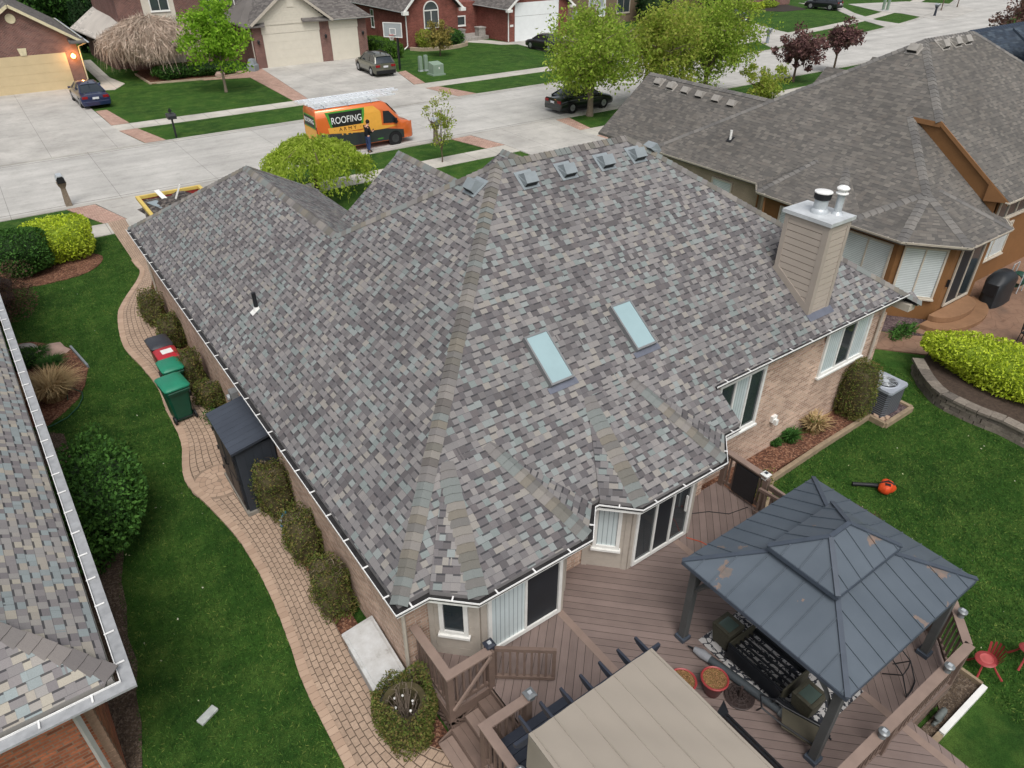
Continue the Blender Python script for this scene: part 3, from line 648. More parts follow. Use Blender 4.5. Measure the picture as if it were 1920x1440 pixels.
c = V((14.40,8.42,ct+.035)); m = MB(); m.lathe([(.2,0),(.19,.06),(.16,.09),(.15,.1),(.15,.3)], c, 22); fp = part('flue_pipe', m, m_galv, ch, smooth=40)
m = MB(); m.lathe([(.17,.3),(.185,.33),(.185,.44),(.17,.45)], c, 22); part('flue_screen', m, m_black, fp, smooth=40)
m = MB(); m.lathe([(.0,.49),(.12,.485),(.195,.465),(.195,.445),(.0,.445)][::-1], c, 22); part('flue_cap', m, m_white_al, fp, smooth=40)
c = V((14.62,8.12,ct+.035)); m = MB(); m.lathe([(.13,0),(.09,.05),(.08,.06),(.08,.44)], c, 18); fp = part('flue_pipe', m, m_galv, ch, smooth=40)
m = MB(); m.lathe([(.08,.44),(.13,.45),(.135,.47),(.1,.49),(.085,.5),(.085,.54),(.13,.55),(.135,.58),(.09,.62),(.0,.635)], c, 18); part('flue_cap', m, m_white_al, fp, smooth=40)
m = MB(); m.obox(on_back(14.42,7.78,.012), V((.46,0,0)), V((0,1,S)).normalized()*.09, nB.normalized()*.004); part('flashing', m, m_flash, ch)
# ================================================================ deck
def boards(name, c, w=.142, gap=.055, var=.1, rough=.65, dk=.22):
    t = NT(name, rough, .3); sx = t.n('ShaderNodeSeparateXYZ'); t.l(t.co('UV'), sx.inputs[0])
    q = t.math('DIVIDE', sx.outputs[0], w); fr = t.math('FRACT', q); wn = t.n('ShaderNodeTexWhiteNoise', noise_dimensions='1D'); t.l(t.math('FLOOR', q), wn.inputs['W'])
    cc = t.ramp(wn.outputs[0], [(0, sc(c,1-var)), (1, sc(c,1+var))])
    n = t.noise(t.pos(), 1.3, 5); cc = t.mix(1.0, cc, t.ramp(n, [(.3,(.85,.85,.86,1)),(.7,(1.1,1.1,1.1,1))]), 'MULTIPLY')
    cmb = t.n('ShaderNodeCombineXYZ'); t.l(t.math('MULTIPLY', sx.outputs[0], 60), cmb.inputs[0]); t.l(t.math('MULTIPLY', sx.outputs[1], 3), cmb.inputs[1])
    g = t.noise(cmb.outputs[0], 1, 3); cc = t.mix(1.0, cc, t.ramp(g, [(.3,(.92,.92,.92,1)),(.7,(1.06,1.06,1.06,1))]), 'MULTIPLY')
    k = t.math('LESS_THAN', fr, gap); cc = t.mix(k, cc, sc(c, dk)); t.col(cc); t.bump(t.math('SUBTRACT', 1, k), .6, .01); return t.m
m_deck = boards('deck_boards_taupe', rgb(124,109,103))
m_dtrim = plain('deck_trim_taupe', rgb(136,118,108), .65, .1, 4)
m_drail = plain('deck_rail_taupe', rgb(112,95,86), .65, .12, 5)
m_navy = boards('dark_slate_boards', rgb(62,64,72), .15, .05, .1)
m_navym = plain('dark_slate_metal', rgb(46,51,62), .45, .15, 5, .4)
deck = thing('deck', 'taupe plank deck with railings and steps behind the tan brick house', 'deck', (6, 4.5, 0))
def dfloor(name, poly, ang, z=D0, mat=None, th=.035):
    m = MB(); n = len(poly); area = sum(poly[i][0]*poly[(i+1)%n][1]-poly[(i+1)%n][0]*poly[i][1] for i in range(n))
    if area < 0: poly = poly[::-1]
    c, s = math.cos(ang), math.sin(ang)
    m.add([(p[0],p[1],z) for p in poly], [tuple(range(n))], [[(p[0]*-s+p[1]*c, p[0]*c+p[1]*s) for p in poly]])
    m.add([(p[0],p[1],z) for p in poly]+[(p[0],p[1],z-th) for p in poly], [tuple(range(2*n-1,n-1,-1))]+[(i,n+i,n+(i+1)%n,(i+1)%n) for i in range(n)])
    return part(name, m, mat or m_deck, deck)
q4 = math.pi/4
dfloor('floor_boards', [(3.0,5.9),(3.8,5.9),(3.8,4.95),(3.0,4.95),(3.0,-1),(5.6,-1),(5.6,6.6),(3.9,6.6),(3.3,7.12),(3.0,7.12)], q4)
dfloor('floor_boards', [(5.74,-1),(8.64,-1),(8.64,7.15),(5.74,7.15)], -q4)
dfloor('floor_boards', [(8.78,1.5),(10.1,1.5),(10.8,2.1),(10.8,7.15),(8.78,7.15)], q4)
dfloor('floor_boards', [(8.78,-1),(8.9,-1),(8.9,1.5),(8.78,1.5)], q4)
for x in (5.6, 8.64):
    m = MB(); m.box(x, x+.14, -1, 7.1, D0-.035, D0+.003); part('divider_board', m, m_dtrim, deck)
for a, b in (((3.0,7.12),(3.0,5.9)), ((3.0,5.9),(3.8,5.9)), ((3.0,4.95),(3.0,-1)), ((8.9,1.5),(10.1,1.5)), ((10.1,1.5),(10.8,2.1)), ((10.8,2.1),(10.8,7.1))):
    m = MB(); A, B = V(a), V(b); o = V(((B-A).y, -(B-A).x)).normalized()
    if a[0] < 4: o = -o if a == (3.0,5.9) else o*(-1 if o.x > 0 else 1)
    board(m, A, B, D0-.24, D0+.004, o, -.005, .03); part('rim_board', m, m_drail, deck)
    m = MB(); d = (B-A); L = d.length; d.normalize(); k = 0   # crossed lattice skirt
    while k < L:
        p = A+d*k
        for s in (-1, 1):
            p2 = A+d*max(0,min(L,k+s*.5)); m.bar((p.x-o.x*.02,p.y-o.y*.02,.02), (p2.x-o.x*.02,p2.y-o.y*.02,D0-.25), .03, .01, (o.x,o.y,0))
        k += .12
    part('lattice', m, m_drail, deck)
m = MB(); m.box(3.15,8.7,-1,6.4,.0,.02); part('deck_underside', m, m_soil, deck)
def railing(p0, p1, zt=1.7, cap=.15, posts=(0,1), bal=.13, endcap=(0,0)):
    A, B = V(p0), V(p1); d = B-A; L = d.length; d.normalize(); n = V((-d.y, d.x))
    m = MB(); a = A-d*endcap[0]; b = B+d*endcap[1]; m.obox(((a+b)/2).to_3d()+V((0,0,zt-.018)), (d*(b-a).length/2).to_3d(), n.to_3d()*cap/2, (0,0,.018)); r = part('hand_rail', m, m_dtrim, deck)
    for z, h in ((zt-.09, .09), (D0+.12, .07)):
        m = MB(); m.obox(((A+B)/2).to_3d()+V((0,0,z)), (d*L/2).to_3d(), n.to_3d()*.02, (0,0,h/2)); part('cross_rail', m, m_drail, deck)
    m = MB(); k = bal
    while k < L-.05:
        p = A+d*k; m.box(p.x-.018,p.x+.018,p.y-.018,p.y+.018,D0+.08,zt-.05); k += bal
    part('balusters', m, m_drail, deck)
    for t in posts:
        p = A+d*L*t; m = MB(); m.box(p.x-.055,p.x+.055,p.y-.055,p.y+.055,D0-.3 if D0 else 0,zt-.037); part('rail_post', m, m_drail, deck)
railing((3.03,7.05), (3.03,5.93), posts=(1,), endcap=(0,.075)); railing((3.03,5.93), (3.8,5.93), posts=(1,), endcap=(-.075,0))
railing((3.8,4.92), (3.03,4.92), posts=(0,1), endcap=(0,.075)); railing((3.03,4.92), (3.03,-1), posts=(), endcap=(-.075,0))
railing((6.0,1.53), (10.08,1.53), posts=(0,.5,1), endcap=(0,.06)); railing((10.08,1.53), (10.77,2.13), posts=(1,), endcap=(-.05,.05)); railing((10.82,2.3), (10.82,4.4), posts=(0,1))
railing((10.82,6.0), (10.82,7.05), posts=(0,1)); railing((10.82,4.45), (10.82,5.9), zt=1.55, cap=.06, posts=())
m = MB(); m.box(10.74,10.77,6.15,6.72,D0+.1,1.6); part('privacy_panel', m, m_blk2, deck)
def gate(A, B, z0, z1, name='gate'):
    A, B = V(A), V(B); d = B-A; L = d.length; d.normalize(); n = V((-d.y,d.x)); m = MB()
    for z in (z0+.03, z1-.03): m.obox(((A+B)/2).to_3d()+V((0,0,z)), (d*L/2).to_3d(), n.to_3d()*.03, (0,0,.035))
    for k in np.linspace(.05, L-.02, int(L/.125)+1):
        p = A+d*k; m.obox((p.x,p.y,(z0+z1)/2), (d*.02).to_3d(), n.to_3d()*.018, (0,0,(z1-z0)/2-.06))
    m.obox((B.x,B.y,(z0+z1)/2), (d*.022).to_3d(), n.to_3d()*.022, (0,0,(z1-z0)/2)); part(name, m, m_drail, deck)
gate((3.9,6.0), (4.7,5.38), .82, 1.6); gate((10.62,6.0), (10.7,5.2), .82, 1.5)
m = MB(); m.bar((3.05,5.86,.82), (3.78,5.86,1.62), .035, .05); part('gate_brace', m, m_dtrim, deck)
for k in range(4):   # steps down towards the paver path
    x1 = 3.8-.26*k; z = D0-.15*(k+1)
    m = MB(); m.box(x1-.29, x1-.146, 4.97, 5.88, z-.035, z); m.box(x1-.142, x1-.004, 4.97, 5.88, z-.035, z); st = part('stair_tread', m, m_dtrim if k % 2 else m_drail, deck)
    m = MB(); m.box(x1-.035, x1-.01, 4.98, 5.87, z, z+.112); part('stair_riser', m, m_drail, st)
m = MB(); m.add([(2.75,5.9,0),(3.8,5.9,0),(3.8,5.9,.7),(2.75,5.9,.12),(2.75,5.93,0),(3.8,5.93,0),(3.8,5.93,.7),(2.75,5.93,.12)], [(0,1,2,3),(7,6,5,4),(3,2,6,7),(0,3,7,4)]); part('stair_stringer', m, m_drail, deck)
m_lampcap = plain('post_lamp_cap', rgb(120,124,126), .35, .1, 5, .5, .3)
m_lampw = plain('post_lamp_white', rgb(216,218,216), .35, .06)
for x, y, z, mt, sq in ((3.84,4.92,1.7,m_lampcap,1), (3.84,6.0,1.68,m_navym,1), (10.82,6.05,1.68,m_lampw,1), (10.55,1.9,1.7,m_lampcap,0), (9.35,1.5,1.7,m_lampcap,0), (7.55,1.5,1.7,m_lampcap,0), (3.03,4.05,1.7,m_lampcap,0)):
    m = MB()
    if sq: m.box(x-.06,x+.06,y-.06,y+.06,z-.06,z+.05); m.box(x-.085,x+.085,y-.085,y+.085,z+.05,z+.065); m.add([(x-.08,y-.08,z+.065),(x+.08,y-.08,z+.065),(x+.08,y+.08,z+.065),(x-.08,y+.08,z+.065),(x,y,z+.1)], [(0,1,4),(1,2,4),(2,3,4),(3,0,4)])
    else: m.lathe([(.055,0),(.05,.04),(.045,.09),(.075,.1),(.078,.13),(.05,.15),(.0,.155)], (x,y,z), 16)
    pl = part('post_lamp', m, mt, deck, smooth=None if sq else 40)
    m = MB(); m.box(x-.03,x+.03,y-.03,y+.03,z+.085 if sq else z+.15,z+.104 if sq else z+.162); part('solar_cell', m, m_galv if mt is not m_lampw else m_navym, pl)
# ================================================================ pergola with tan canopy
perg = thing('pergola', 'dark slate pergola with tan fabric canopy at the bottom edge', 'pergola', (4.05, 2, D0))
px0, px1, pyb = 3.06, 5.08, 3.87
for x, y in ((px0,pyb-.05),(px1,pyb-.05),(px0,.6),(px1,.6)):
    m = MB(); m.box(x-.05,x+.05,y-.05,y+.05,D0,2.88); part('post', m, m_navym, perg)
def tailboard(m, a, b, zt, h, th):   # beam with scooped ends
    A, B = V(a), V(b); d = (B-A); L = d.length; d.normalize(); n = V((-d.y,d.x))*th/2
    pr = [(0,zt),(L,zt),(L,zt-h*.35),(L-.06,zt-h*.75),(L-.16,zt-h),(.16,zt-h),(.06,zt-h*.75),(0,zt-h*.35)]
    vs = [(A.x+d.x*s+n.x*k,A.y+d.y*s+n.y*k,z) for k in (-1,1) for s, z in pr]; q = len(pr)
    m.add(vs, [tuple(range(q)), tuple(range(2*q-1,q-1,-1))] + [(i,q+i,q+(i+1)%q,(i+1)%q)[::-1] for i in range(q)])
m = MB(); tailboard(m, (2.8,pyb), (5.3,pyb), 2.97, .15, .045); part('beam', m, m_navym, perg)
m = MB(); tailboard(m, (2.8,.6), (5.3,.6), 2.97, .15, .045); part('beam', m, m_navym, perg)
for k in range(7):
    x = px0+(px1-px0)*k/6; m = MB(); tailboard(m, (x,.3), (x,4.13), 3.0, .11, .035); part('rafter', m, m_navym, perg)
m = MB(); nx, nyy = 42, 60
vs = []; 
for j in range(nyy+1):
    for i in range(nx+1):
        x = 3.0+(5.12-3.0)*i/nx; y = 3.85-(3.85-.4)*j/nyy; t = (i/nx*6) % 1.0
        z = 3.035 - .008*math.sin(math.pi*t)**2 + .006*math.sin(y*9+i*.35)*math.sin(math.pi*t)+.004*math.sin(x*7-y*5); vs.append((x,y,z))
m.add(vs, [(j*(nx+1)+i,(j+1)*(nx+1)+i,(j+1)*(nx+1)+i+1,j*(nx+1)+i+1) for j in range(nyy) for i in range(nx)])
m_canv = plain('canopy_canvas_tan', rgb(146,138,127), .8, .035, 1.2)
part('canopy', m, m_canv, perg, smooth=60)
for k in range(7):   # sewn rafter pockets across the canopy
    x = px0+(px1-px0)*k/6; m = MB(); m.tube([(x,3.84-.2*j,3.039+.002*math.sin(j*1.3+k)) for j in range(18)], .006, 5); part('canopy_seam', m, m_canv, perg, smooth=60)
m = MB()
for j in range(40):
    y0_, y1_ = 3.85-j*.085, 3.85-(j+1)*.085; f = lambda y: 3.0-.015-.012*math.sin(y*11)
    m.add([(3.0,y0_,3.03),(3.0,y1_,3.03),(f(y1_)-.02,y1_,2.3),(f(y0_)-.02,y0_,2.3)], [(0,3,2,1)])
part('side_valance', m, m_canv, perg, smooth=60)
pf = thing('slatted_platform', 'low dark slate slatted platform between stair railing and pergola canopy', 'platform', (3.8, 4.4, D0))
m = MB(); z = 1.33; n = 0
for k in range(6):
    y = 4.80-k*.152; m.box(3.14, 4.5, y-.146, y, z-.03, z)
part('slats', m, m_navym, pf, bevel=.006); m = MB(); m.box(3.18,4.46,3.95,4.75,D0,z-.031); part('base', m, m_navym, pf)
# ================================================================ gazebo
def metalroof():
    t = NT('gazebo_metal_peeling', .5, .35, 0); p = t.pos(); c = t.ramp(t.noise(p, .9, 4), [(.3, rgb(76,85,94)), (.7, rgb(88,97,106))])
    n = t.noise(p, 1.5, 6, .6); k = t.math('GREATER_THAN', n, .64); c = t.mix(k, c, t.ramp(t.noise(p, 7, 3), [(.4, rgb(104,98,94)), (.6, rgb(124,106,96))]))
    t.col(c); t.bump(t.math('SUBTRACT', 0, k), .4, .01); return t.m
m_gz, m_gzr, m_gzp = metalroof(), plain('gazebo_hip_metal', rgb(68,76,87), .5, .1, 5, .4), plain('gazebo_post_grey', rgb(78,80,80), .5, .12, 4, .4)
gz = thing('gazebo', 'slate blue two-tier metal roof gazebo with peeling paint standing on the deck', 'gazebo', (8.65, 3.4, D0))
def hiproof(parent, x0, x1, y0, y1, z0, tx0, tx1, ty0, ty1, z1, seam, nm):
    C = [V((x0,y0,z0)),V((x1,y0,z0)),V((x1,y1,z0)),V((x0,y1,z0))]; T = [V((tx0,ty0,z1)),V((tx1,ty0,z1)),V((tx1,ty1,z1)),V((tx0,ty1,z1))]
    for i in range(4):
        j = (i+1)%4; pts = [C[i],C[j],T[j],T[i]]
        if (T[j]-T[i]).length < 1e-4: pts = pts[:3]
        m = MB(); m.roof(pts, .03)
        e = (C[j]-C[i]); L = e.length; e.normalize(); nn = V((0,0,0)); nn = (C[j]-C[i]).cross(T[i]-C[i]).normalized(); nn = nn if nn.z > 0 else -nn
        up = nn.cross(e).normalized(); up = up if up.z > 0 else -up
        a0 = (T[i]-C[i]).dot(e); a1 = L-(T[j]-C[i]).dot(e); H = (T[i]-C[i]).dot(up); s = seam*.75
        while s < L-.06:
            h = min(H, H*s/max(a0,1e-3), H*(L-s)/max(a1,1e-3))
            if h > .05: b = C[i]+e*s; m.bar(b+nn*.008, b+up*h+nn*.008, .014, .022, nn)
            s += seam
        r = part(nm, m, m_gz, parent)
        h2 = MB(); h2.bar(C[i]+V((0,0,.012)), T[i]+V((0,0,.012)), .075, .025); part('hip_ridge', h2, m_gzr, parent)
        fb = MB(); fb.bar(C[i]-V((0,0,.045)), C[j]-V((0,0,.045)), .02, .07); part('fascia', fb, m_gzr, parent)
hiproof(gz, 6.9, 10.4, 1.91, 4.89, 2.7, 7.98, 9.3, 2.92, 3.9, 3.14, .33, 'roof_panel')
hiproof(gz, 7.78, 9.46, 2.8, 4.02, 3.25, 8.33, 8.83, 3.39, 3.41, 3.63, .33, 'cupola_panel')
m = MB(); m.bar((8.33,3.4,3.64), (8.83,3.4,3.64), .07, .03); part('ridge', m, m_gzr, gz)
m = MB(); m.box(8.0,9.28,2.94,3.88,3.1,3.24); part('cupola_band', m, m_gzp, gz)
for x, y in ((7.09,2.06),(7.09,4.72),(10.26,2.06),(10.26,4.72)):
    m = MB(); m.box(x-.065,x+.065,y-.065,y+.065,D0+.05,2.62); po = part('post', m, m_gzp, gz, bevel=.008)
    m = MB(); m.box(x-.1,x+.1,y-.1,y+.1,D0,D0+.09); part('post_base', m, m_gzr, po, bevel=.008)
    sx, sy = (1 if x < 8 else -1), (1 if y < 3 else -1)
    for dx, dy in ((sx,0),(0,sy)):
        m = MB(); m.tube([(x+dx*.05,y+dy*.05,2.05),(x+dx*.2,y+dy*.2,2.3),(x+dx*.42,y+dy*.42,2.5),(x+dx*.6,y+dy*.6,2.56)], .045, 4); part('brace', m, m_gzp, gz)
for a, b in (((7.09,2.06),(10.26,2.06)),((7.09,4.72),(10.26,4.72)),((7.09,2.06),(7.09,4.72)),((10.26,2.06),(10.26,4.72))):
    m = MB(); m.bar((*a,2.58), (*b,2.58), .06, .12); part('beam', m, m_gzp, gz)
# ---------------------------------------------------------------- things under and beside the gazebo
def rugmat():
    t = NT('rug_black_white_vine', .95, .1); p = t.pos(); d = t.noise(p, 2.5, 3, .6, 1); vm = t.n('ShaderNodeVectorMath', operation='MULTIPLY_ADD'); t.l(d, vm.inputs[0]); vm.inputs[1].default_value = (.6,.6,0); t.l(p, vm.inputs[2])
    w_ = t.n('ShaderNodeTexVoronoi', feature='DISTANCE_TO_EDGE'); w_.inputs['Scale'].default_value = 6; t.l(vm.outputs[0], w_.inputs['Vector'])
    n = t.noise(vm.outputs[0], 7, 2); k = t.math('MAXIMUM', t.math('LESS_THAN', w_.outputs['Distance'], .07), t.math('GREATER_THAN', n, .6)); t.col(t.mix(k, rgb(176,174,172), rgb(52,54,60))); return t.m
m = MB(); m.box(7.28,8.75,2.25,4.52,D0+.004,D0+.014); solo('rug', m, rugmat(), 'black and white vine patterned rug lying under the gazebo', 'rug', (8.4,3.3,D0))
m_olive = plain('wicker_olive', rgb(72,70,58), .7, .2, 20); m_oliveg = plain('table_glass_green', rgb(78,92,86), .12, .1, 2, .7)
def cube_table(x0, x1, y0, y1, h, label):
    t = thing('side_table', label, 'side table', ((x0+x1)/2,(y0+y1)/2,D0+.014), group='wicker cube tables under the gazebo')
    b = D0+.014; m = MB(); vs = []
    for z, g in ((b+.03,.05),(b+h*.6,.02),(b+h,.0)): vs += [(x0+g,y0+g,z),(x1-g,y0+g,z),(x1-g,y1-g,z),(x0+g,y1-g,z)]
    m.add(vs, [(3,2,1,0)]+[(4*k+i,4*k+(i+1)%4,4*k+4+(i+1)%4,4*k+4+i) for k in range(2) for i in range(4)]); z = b+h
    m.box(x0,x1,y0,y0+.07,z,z+.02); m.box(x0,x1,y1-.07,y1,z,z+.02); m.box(x0,x0+.07,y0+.07,y1-.07,z,z+.02); m.box(x1-.07,x1,y0+.07,y1-.07,z,z+.02); part('body', m, m_olive, t, bevel=.01)
    m = MB(); m.box(x0+.072,x1-.072,y0+.072,y1-.072,z+.001,z+.012); part('glass_top', m, m_oliveg, t)
    for x, y in ((x0+.07,y0+.07),(x1-.07,y0+.07),(x0+.07,y1-.07),(x1-.07,y1-.07)): m = MB(); m.box(x-.02,x+.02,y-.02,y+.02,b,b+.03); part('foot', m, m_black, t)
cube_table(7.42,7.82,4.03,4.42,.47,'olive wicker side table with pale green glass top at upper end of rug'); cube_table(7.42,7.84,2.42,2.8,.47,'olive wicker side table with dull dark glass top beside front gazebo post')
sf = thing('sofa_frame', 'dark metal sofa frame without cushions between two wicker tables', 'sofa frame', (7.75,3.45,D0+.014))
b = D0+.014; m = MB(); m.bar((7.38,4.0,1.16),(7.38,2.93,1.16),.03,.03); m.box(7.35,7.37,2.95,3.98,.86,1.14); part('back_panel', m, m_blk2, sf)
m = MB(); m.box(7.4,8.1,2.9,2.93,.86,1.16); part('arm_panel', m, m_olive, sf)
m = MB(); m.box(7.4,8.1,3.99,4.015,.86,1.16); part('arm_panel', m, m_olive, sf)
for k in range(6): m = MB(); m.box(7.45+k*.115,7.49+k*.115,2.94,3.98,.98,1.0); part('slat', m, m_blk2, sf)
m = MB(); m.box(8.08,8.12,2.93,3.98,.94,1.04); part('front_rail', m, m_blk2, sf)
for x, y in ((7.38,2.92),(7.38,4.0),(8.1,2.92),(8.1,4.0)): m = MB(); m.box(x-.022,x+.022,y-.018,y+.018,b,.95); part('leg', m, m_blk2, sf)
uf = thing('folded_umbrella', 'folded patio umbrella in grey sleeve lying along the rug edge', 'umbrella', (7.15,3.5,D0))
m = MB(); m.tube([(7.08,4.12,.85),(7.15,3.7,.85),(7.22,3.2,.85),(7.28,2.8,.84)], [.07,.075,.07,.06], 10); part('sleeve', m, plain('umbrella_sleeve_grey', rgb(66,72,76), .6, .15, 4), uf, smooth=50)
m = MB(); m.tube([(7.03,4.4,.84),(7.06,4.25,.85),(7.085,4.1,.85)], [.05,.085,.072], 10); part('canopy_end', m, plain('umbrella_fabric_pale', rgb(140,142,146), .8, .1), uf, smooth=50)
m = MB(); m.cyl((7.025,4.43,.83),(7.0,4.52,.82),.02,.012,8); part('pole_tip', m, m_black, uf)
m = MB(); m.tube([(7.28,2.82,.84),(7.3,2.7,.83)], [.075,.08], 10); part('hub', m, plain('umbrella_hub_grey', rgb(120,126,128), .6, .1), uf, smooth=50)
m_pot, m_potr, m_dead = plain('flower_pot_dark_red', rgb(74,32,34), .35, .2, 6, .5), plain('flower_pot_rim_red', rgb(150,54,54), .4, .1, 5, .5), soil('pot_soil_dry', [rgb(140,104,72),rgb(158,120,84),rgb(120,92,62),rgb(134,110,70)], 60)
def pot(x, y, label):
    t = thing('flower_pot', label, 'flower pot', (0,0,0), group='red flower pots on the deck'); m = MB()
    m.lathe([(.0,0),(.135,0),(.14,.03),(.16,.12),(.19,.24),(.2,.33),(.19,.33),(.18,.31),(.0,.31)], n=28); part('pot_body', m, m_pot, t, smooth=40)
    m = MB(); m.lathe([(.195,.31),(.225,.32),(.23,.345),(.215,.36),(.195,.35),(.195,.31)], n=28); part('rim', m, m_potr, t, smooth=40)
    m = MB(); m.lathe([(.0,.345),(.1,.342),(.196,.335)][::-1], n=28); part('dry_soil', m, m_dead, t); t.location = (x,y,D0)
pot(6.72,3.72,'dark red flower pot of dry soil standing free beside the umbrella base'); pot(6.27,4.0,'dark red flower pot of dry soil partly hidden by the tan canopy')
ub = thing('umbrella_base', 'round dark cast iron umbrella base with pierced pattern on deck', 'umbrella base', (7.0,3.38,D0))
m = MB(); m.lathe([(.0,.02),(.22,.02),(.24,.0)][::-1], (7.0,3.38,D0), 26); m.lathe([(.24,0),(.245,.025),(.23,.035),(.215,.03)], (7.0,3.38,D0), 26)
for k in range(10):
    t = k*math.pi/5; m.bar((7.0+.05*math.cos(t),3.38+.05*math.sin(t),D0+.06),(7.0+.22*math.cos(t),3.38+.22*math.sin(t),D0+.035),.025,.014)
for r, z in ((.1,.055),(.165,.045)): m.tube([(7+r*math.cos(a),3.38+r*math.sin(a),D0+z) for a in np.linspace(0,2*math.pi,21)], .012, 5)
m_iron = plain('cast_iron_brown', rgb(56,46,44), .6, .2, 9, .4); part('disc', m, m_iron, ub, smooth=40); m = MB(); m.cyl((7,3.38,D0+.03),(7,3.38,D0+.28),.03,.028,12); part('pole_socket', m, m_iron, ub, smooth=40)
fc = thing('sling_chair', 'olive sling patio chair with black frame beside the gazebo front post', 'chair', (7.2,2.4,D0))
m = MB(); m.add([(7.24,2.78,1.02),(7.44,2.2,1.02),(7.12,2.1,.98),(6.98,2.6,.98),(7.24,2.78,1.0),(7.44,2.2,1.0),(7.12,2.1,.96),(6.98,2.6,.96)], [(3,2,1,0),(4,5,6,7),(0,1,5,4),(1,2,6,5),(2,3,7,6),(3,0,4,7)]); part('sling', m, plain('sling_olive', rgb(74,70,58), .8, .1), fc)
for q in ([(7.02,3.05,.8),(6.93,2.95,1.08),(7.0,2.62,1.02),(7.14,2.08,1.0),(7.2,2.0,.8)], [(7.3,3.0,.8),(7.2,2.9,1.1),(7.26,2.78,1.04),(7.47,2.16,1.04),(7.5,2.1,.8)], [(6.93,2.95,1.08),(7.07,3.1,1.12),(7.2,2.9,1.1)]):
    m = MB(); m.tube(q, .016, 6); part('frame_tube', m, m_blk2, fc, smooth=50)
fr = thing('tube_bundle', 'bundle of black metal tubes lying beside the dull olive table', 'metal frame', (7.5,2.6,D0))
for k in range(4):
    m = MB(); m.tube([(7.3+.035*k,2.98-.02*k,.95+.02*(k%2)),(7.42+.035*k,2.5,.9),(7.52+.03*k,2.05+.04*k,.86)], .017, 6); part('tube', m, m_blk2, fr, smooth=50)
bn = thing('garden_bench', 'long black slatted bench frame along the canopy edge', 'bench', (6.4,2.7,D0))
for x, z in ((6.3,1.14),(6.37,1.12)): m = MB(); m.bar((x,3.2,z),(x,1.7,z),.03,.05); part('top_rail', m, m_blk2, bn)
m = MB()
for k in range(11): m.bar((6.3,3.12-k*.135,1.13),(6.37,3.12-k*.135,1.12),.05,.012)
part('cross_slats', m, m_blk2, bn)
m = MB(); m.add([(6.24,3.28,1.16),(6.5,3.36,1.16),(6.4,3.18,1.16),(6.27,3.18,1.16),(6.24,3.28,1.12),(6.5,3.36,1.12),(6.4,3.18,1.12),(6.27,3.18,1.12)], [(3,2,1,0),(4,5,6,7),(0,1,5,4),(1,2,6,5),(2,3,7,6),(3,0,4,7)]); part('end_bracket', m, m_blk2, bn)
for y in (3.15,1.75):
    for x in (6.3,6.37): m = MB(); m.box(x-.015,x+.015,y-.015,y+.015,D0,1.11); part('leg', m, m_blk2, bn)
wc = thing('wire_chair', 'thin black wire patio chair half under the gazebo by right railing', 'chair', (9.5,2.0,D0))
for q in ([(9.62,2.25,1.2),(9.66,2.05,1.05),(9.6,1.85,.77)], [(9.3,2.2,1.2),(9.3,1.98,1.05),(9.22,1.78,.77)], [(9.6,1.85,.77),(9.42,1.8,.77),(9.22,1.78,.77)], [(9.62,2.25,1.2),(9.46,2.28,1.22),(9.3,2.2,1.2)], [(9.62,2.25,.77),(9.66,2.05,1.05),(9.48,2.0,1.06),(9.3,1.98,1.05),(9.3,2.25,.77)]):
    m = MB(); m.tube(q, .011, 5); part('frame_wire', m, m_blk2, wc, smooth=50)
ec = MB(); ec.tube([(8.95,6.35,D0+.012),(9.1,6.1,D0+.012),(9.15,5.9,D0+.012),(9.4,5.75,D0+.012),(9.5,5.82,D0+.02)], .008, 5); ec.tube([(9.15,5.9,D0+.012),(9.0,5.6,D0+.012),(9.1,5.4,D0+.012),(9.3,5.5,D0+.012)], .008, 5)
m_org = plain('orange_plastic', rgb(196,72,34), .5, .1)
cord = solo('extension_cord', ec, m_org, 'thin orange extension cord curled on the deck boards outside right patio door', 'cord', (9.2,5.8,D0), smooth=60); m = MB(); m.cyl((9.5,5.82,D0+.02),(9.56,5.86,D0+.02),.025,.02,8); part('plug', m, m_org, cord)
ec = MB(); ec.tube([(9.3,6.9,D0+.012),(9.9,6.6,D0+.012),(10.2,6.3,D0+.012),(10.7,6.2,D0+.012)], .009, 5); solo('cable', ec, m_black, 'black cable running across the deck corner towards the dark railing', 'cable', (10,6.5,D0), smooth=60)
# ================================================================ foliage helpers
def rawmesh(name, vs, nq, mat, parent=None, loc=None, smooth=False, k=4):
    me = bpy.data.meshes.new(name); vs = np.asarray(vs, dtype=np.float32)
    if parent is not None: inv = np.array(rootm(parent).inverted()); vs = vs @ inv[:3,:3].T + inv[:3,3]
    elif loc is not None: vs = vs - np.array(loc)
    me.vertices.add(len(vs)); me.vertices.foreach_set('co', vs.astype(np.float32).ravel())
    me.loops.add(nq*k); me.loops.foreach_set('vertex_index', np.arange(nq*k, dtype=np.int32))
    me.polygons.add(nq); me.polygons.foreach_set('loop_start', np.arange(0, nq*k, k, dtype=np.int32)); me.polygons.foreach_set('loop_total', np.full(nq, k, dtype=np.int32))
    me.materials.append(mat); me.update(calc_edges=True); me.validate()
    o = bpy.data.objects.new(name, me); SC.collection.objects.link(o)
    if parent is not None: o.parent = parent
    elif loc is not None: o.location = loc
    return o
def unit(a): return a/np.maximum(1e-9, np.linalg.norm(a, axis=1, keepdims=True))
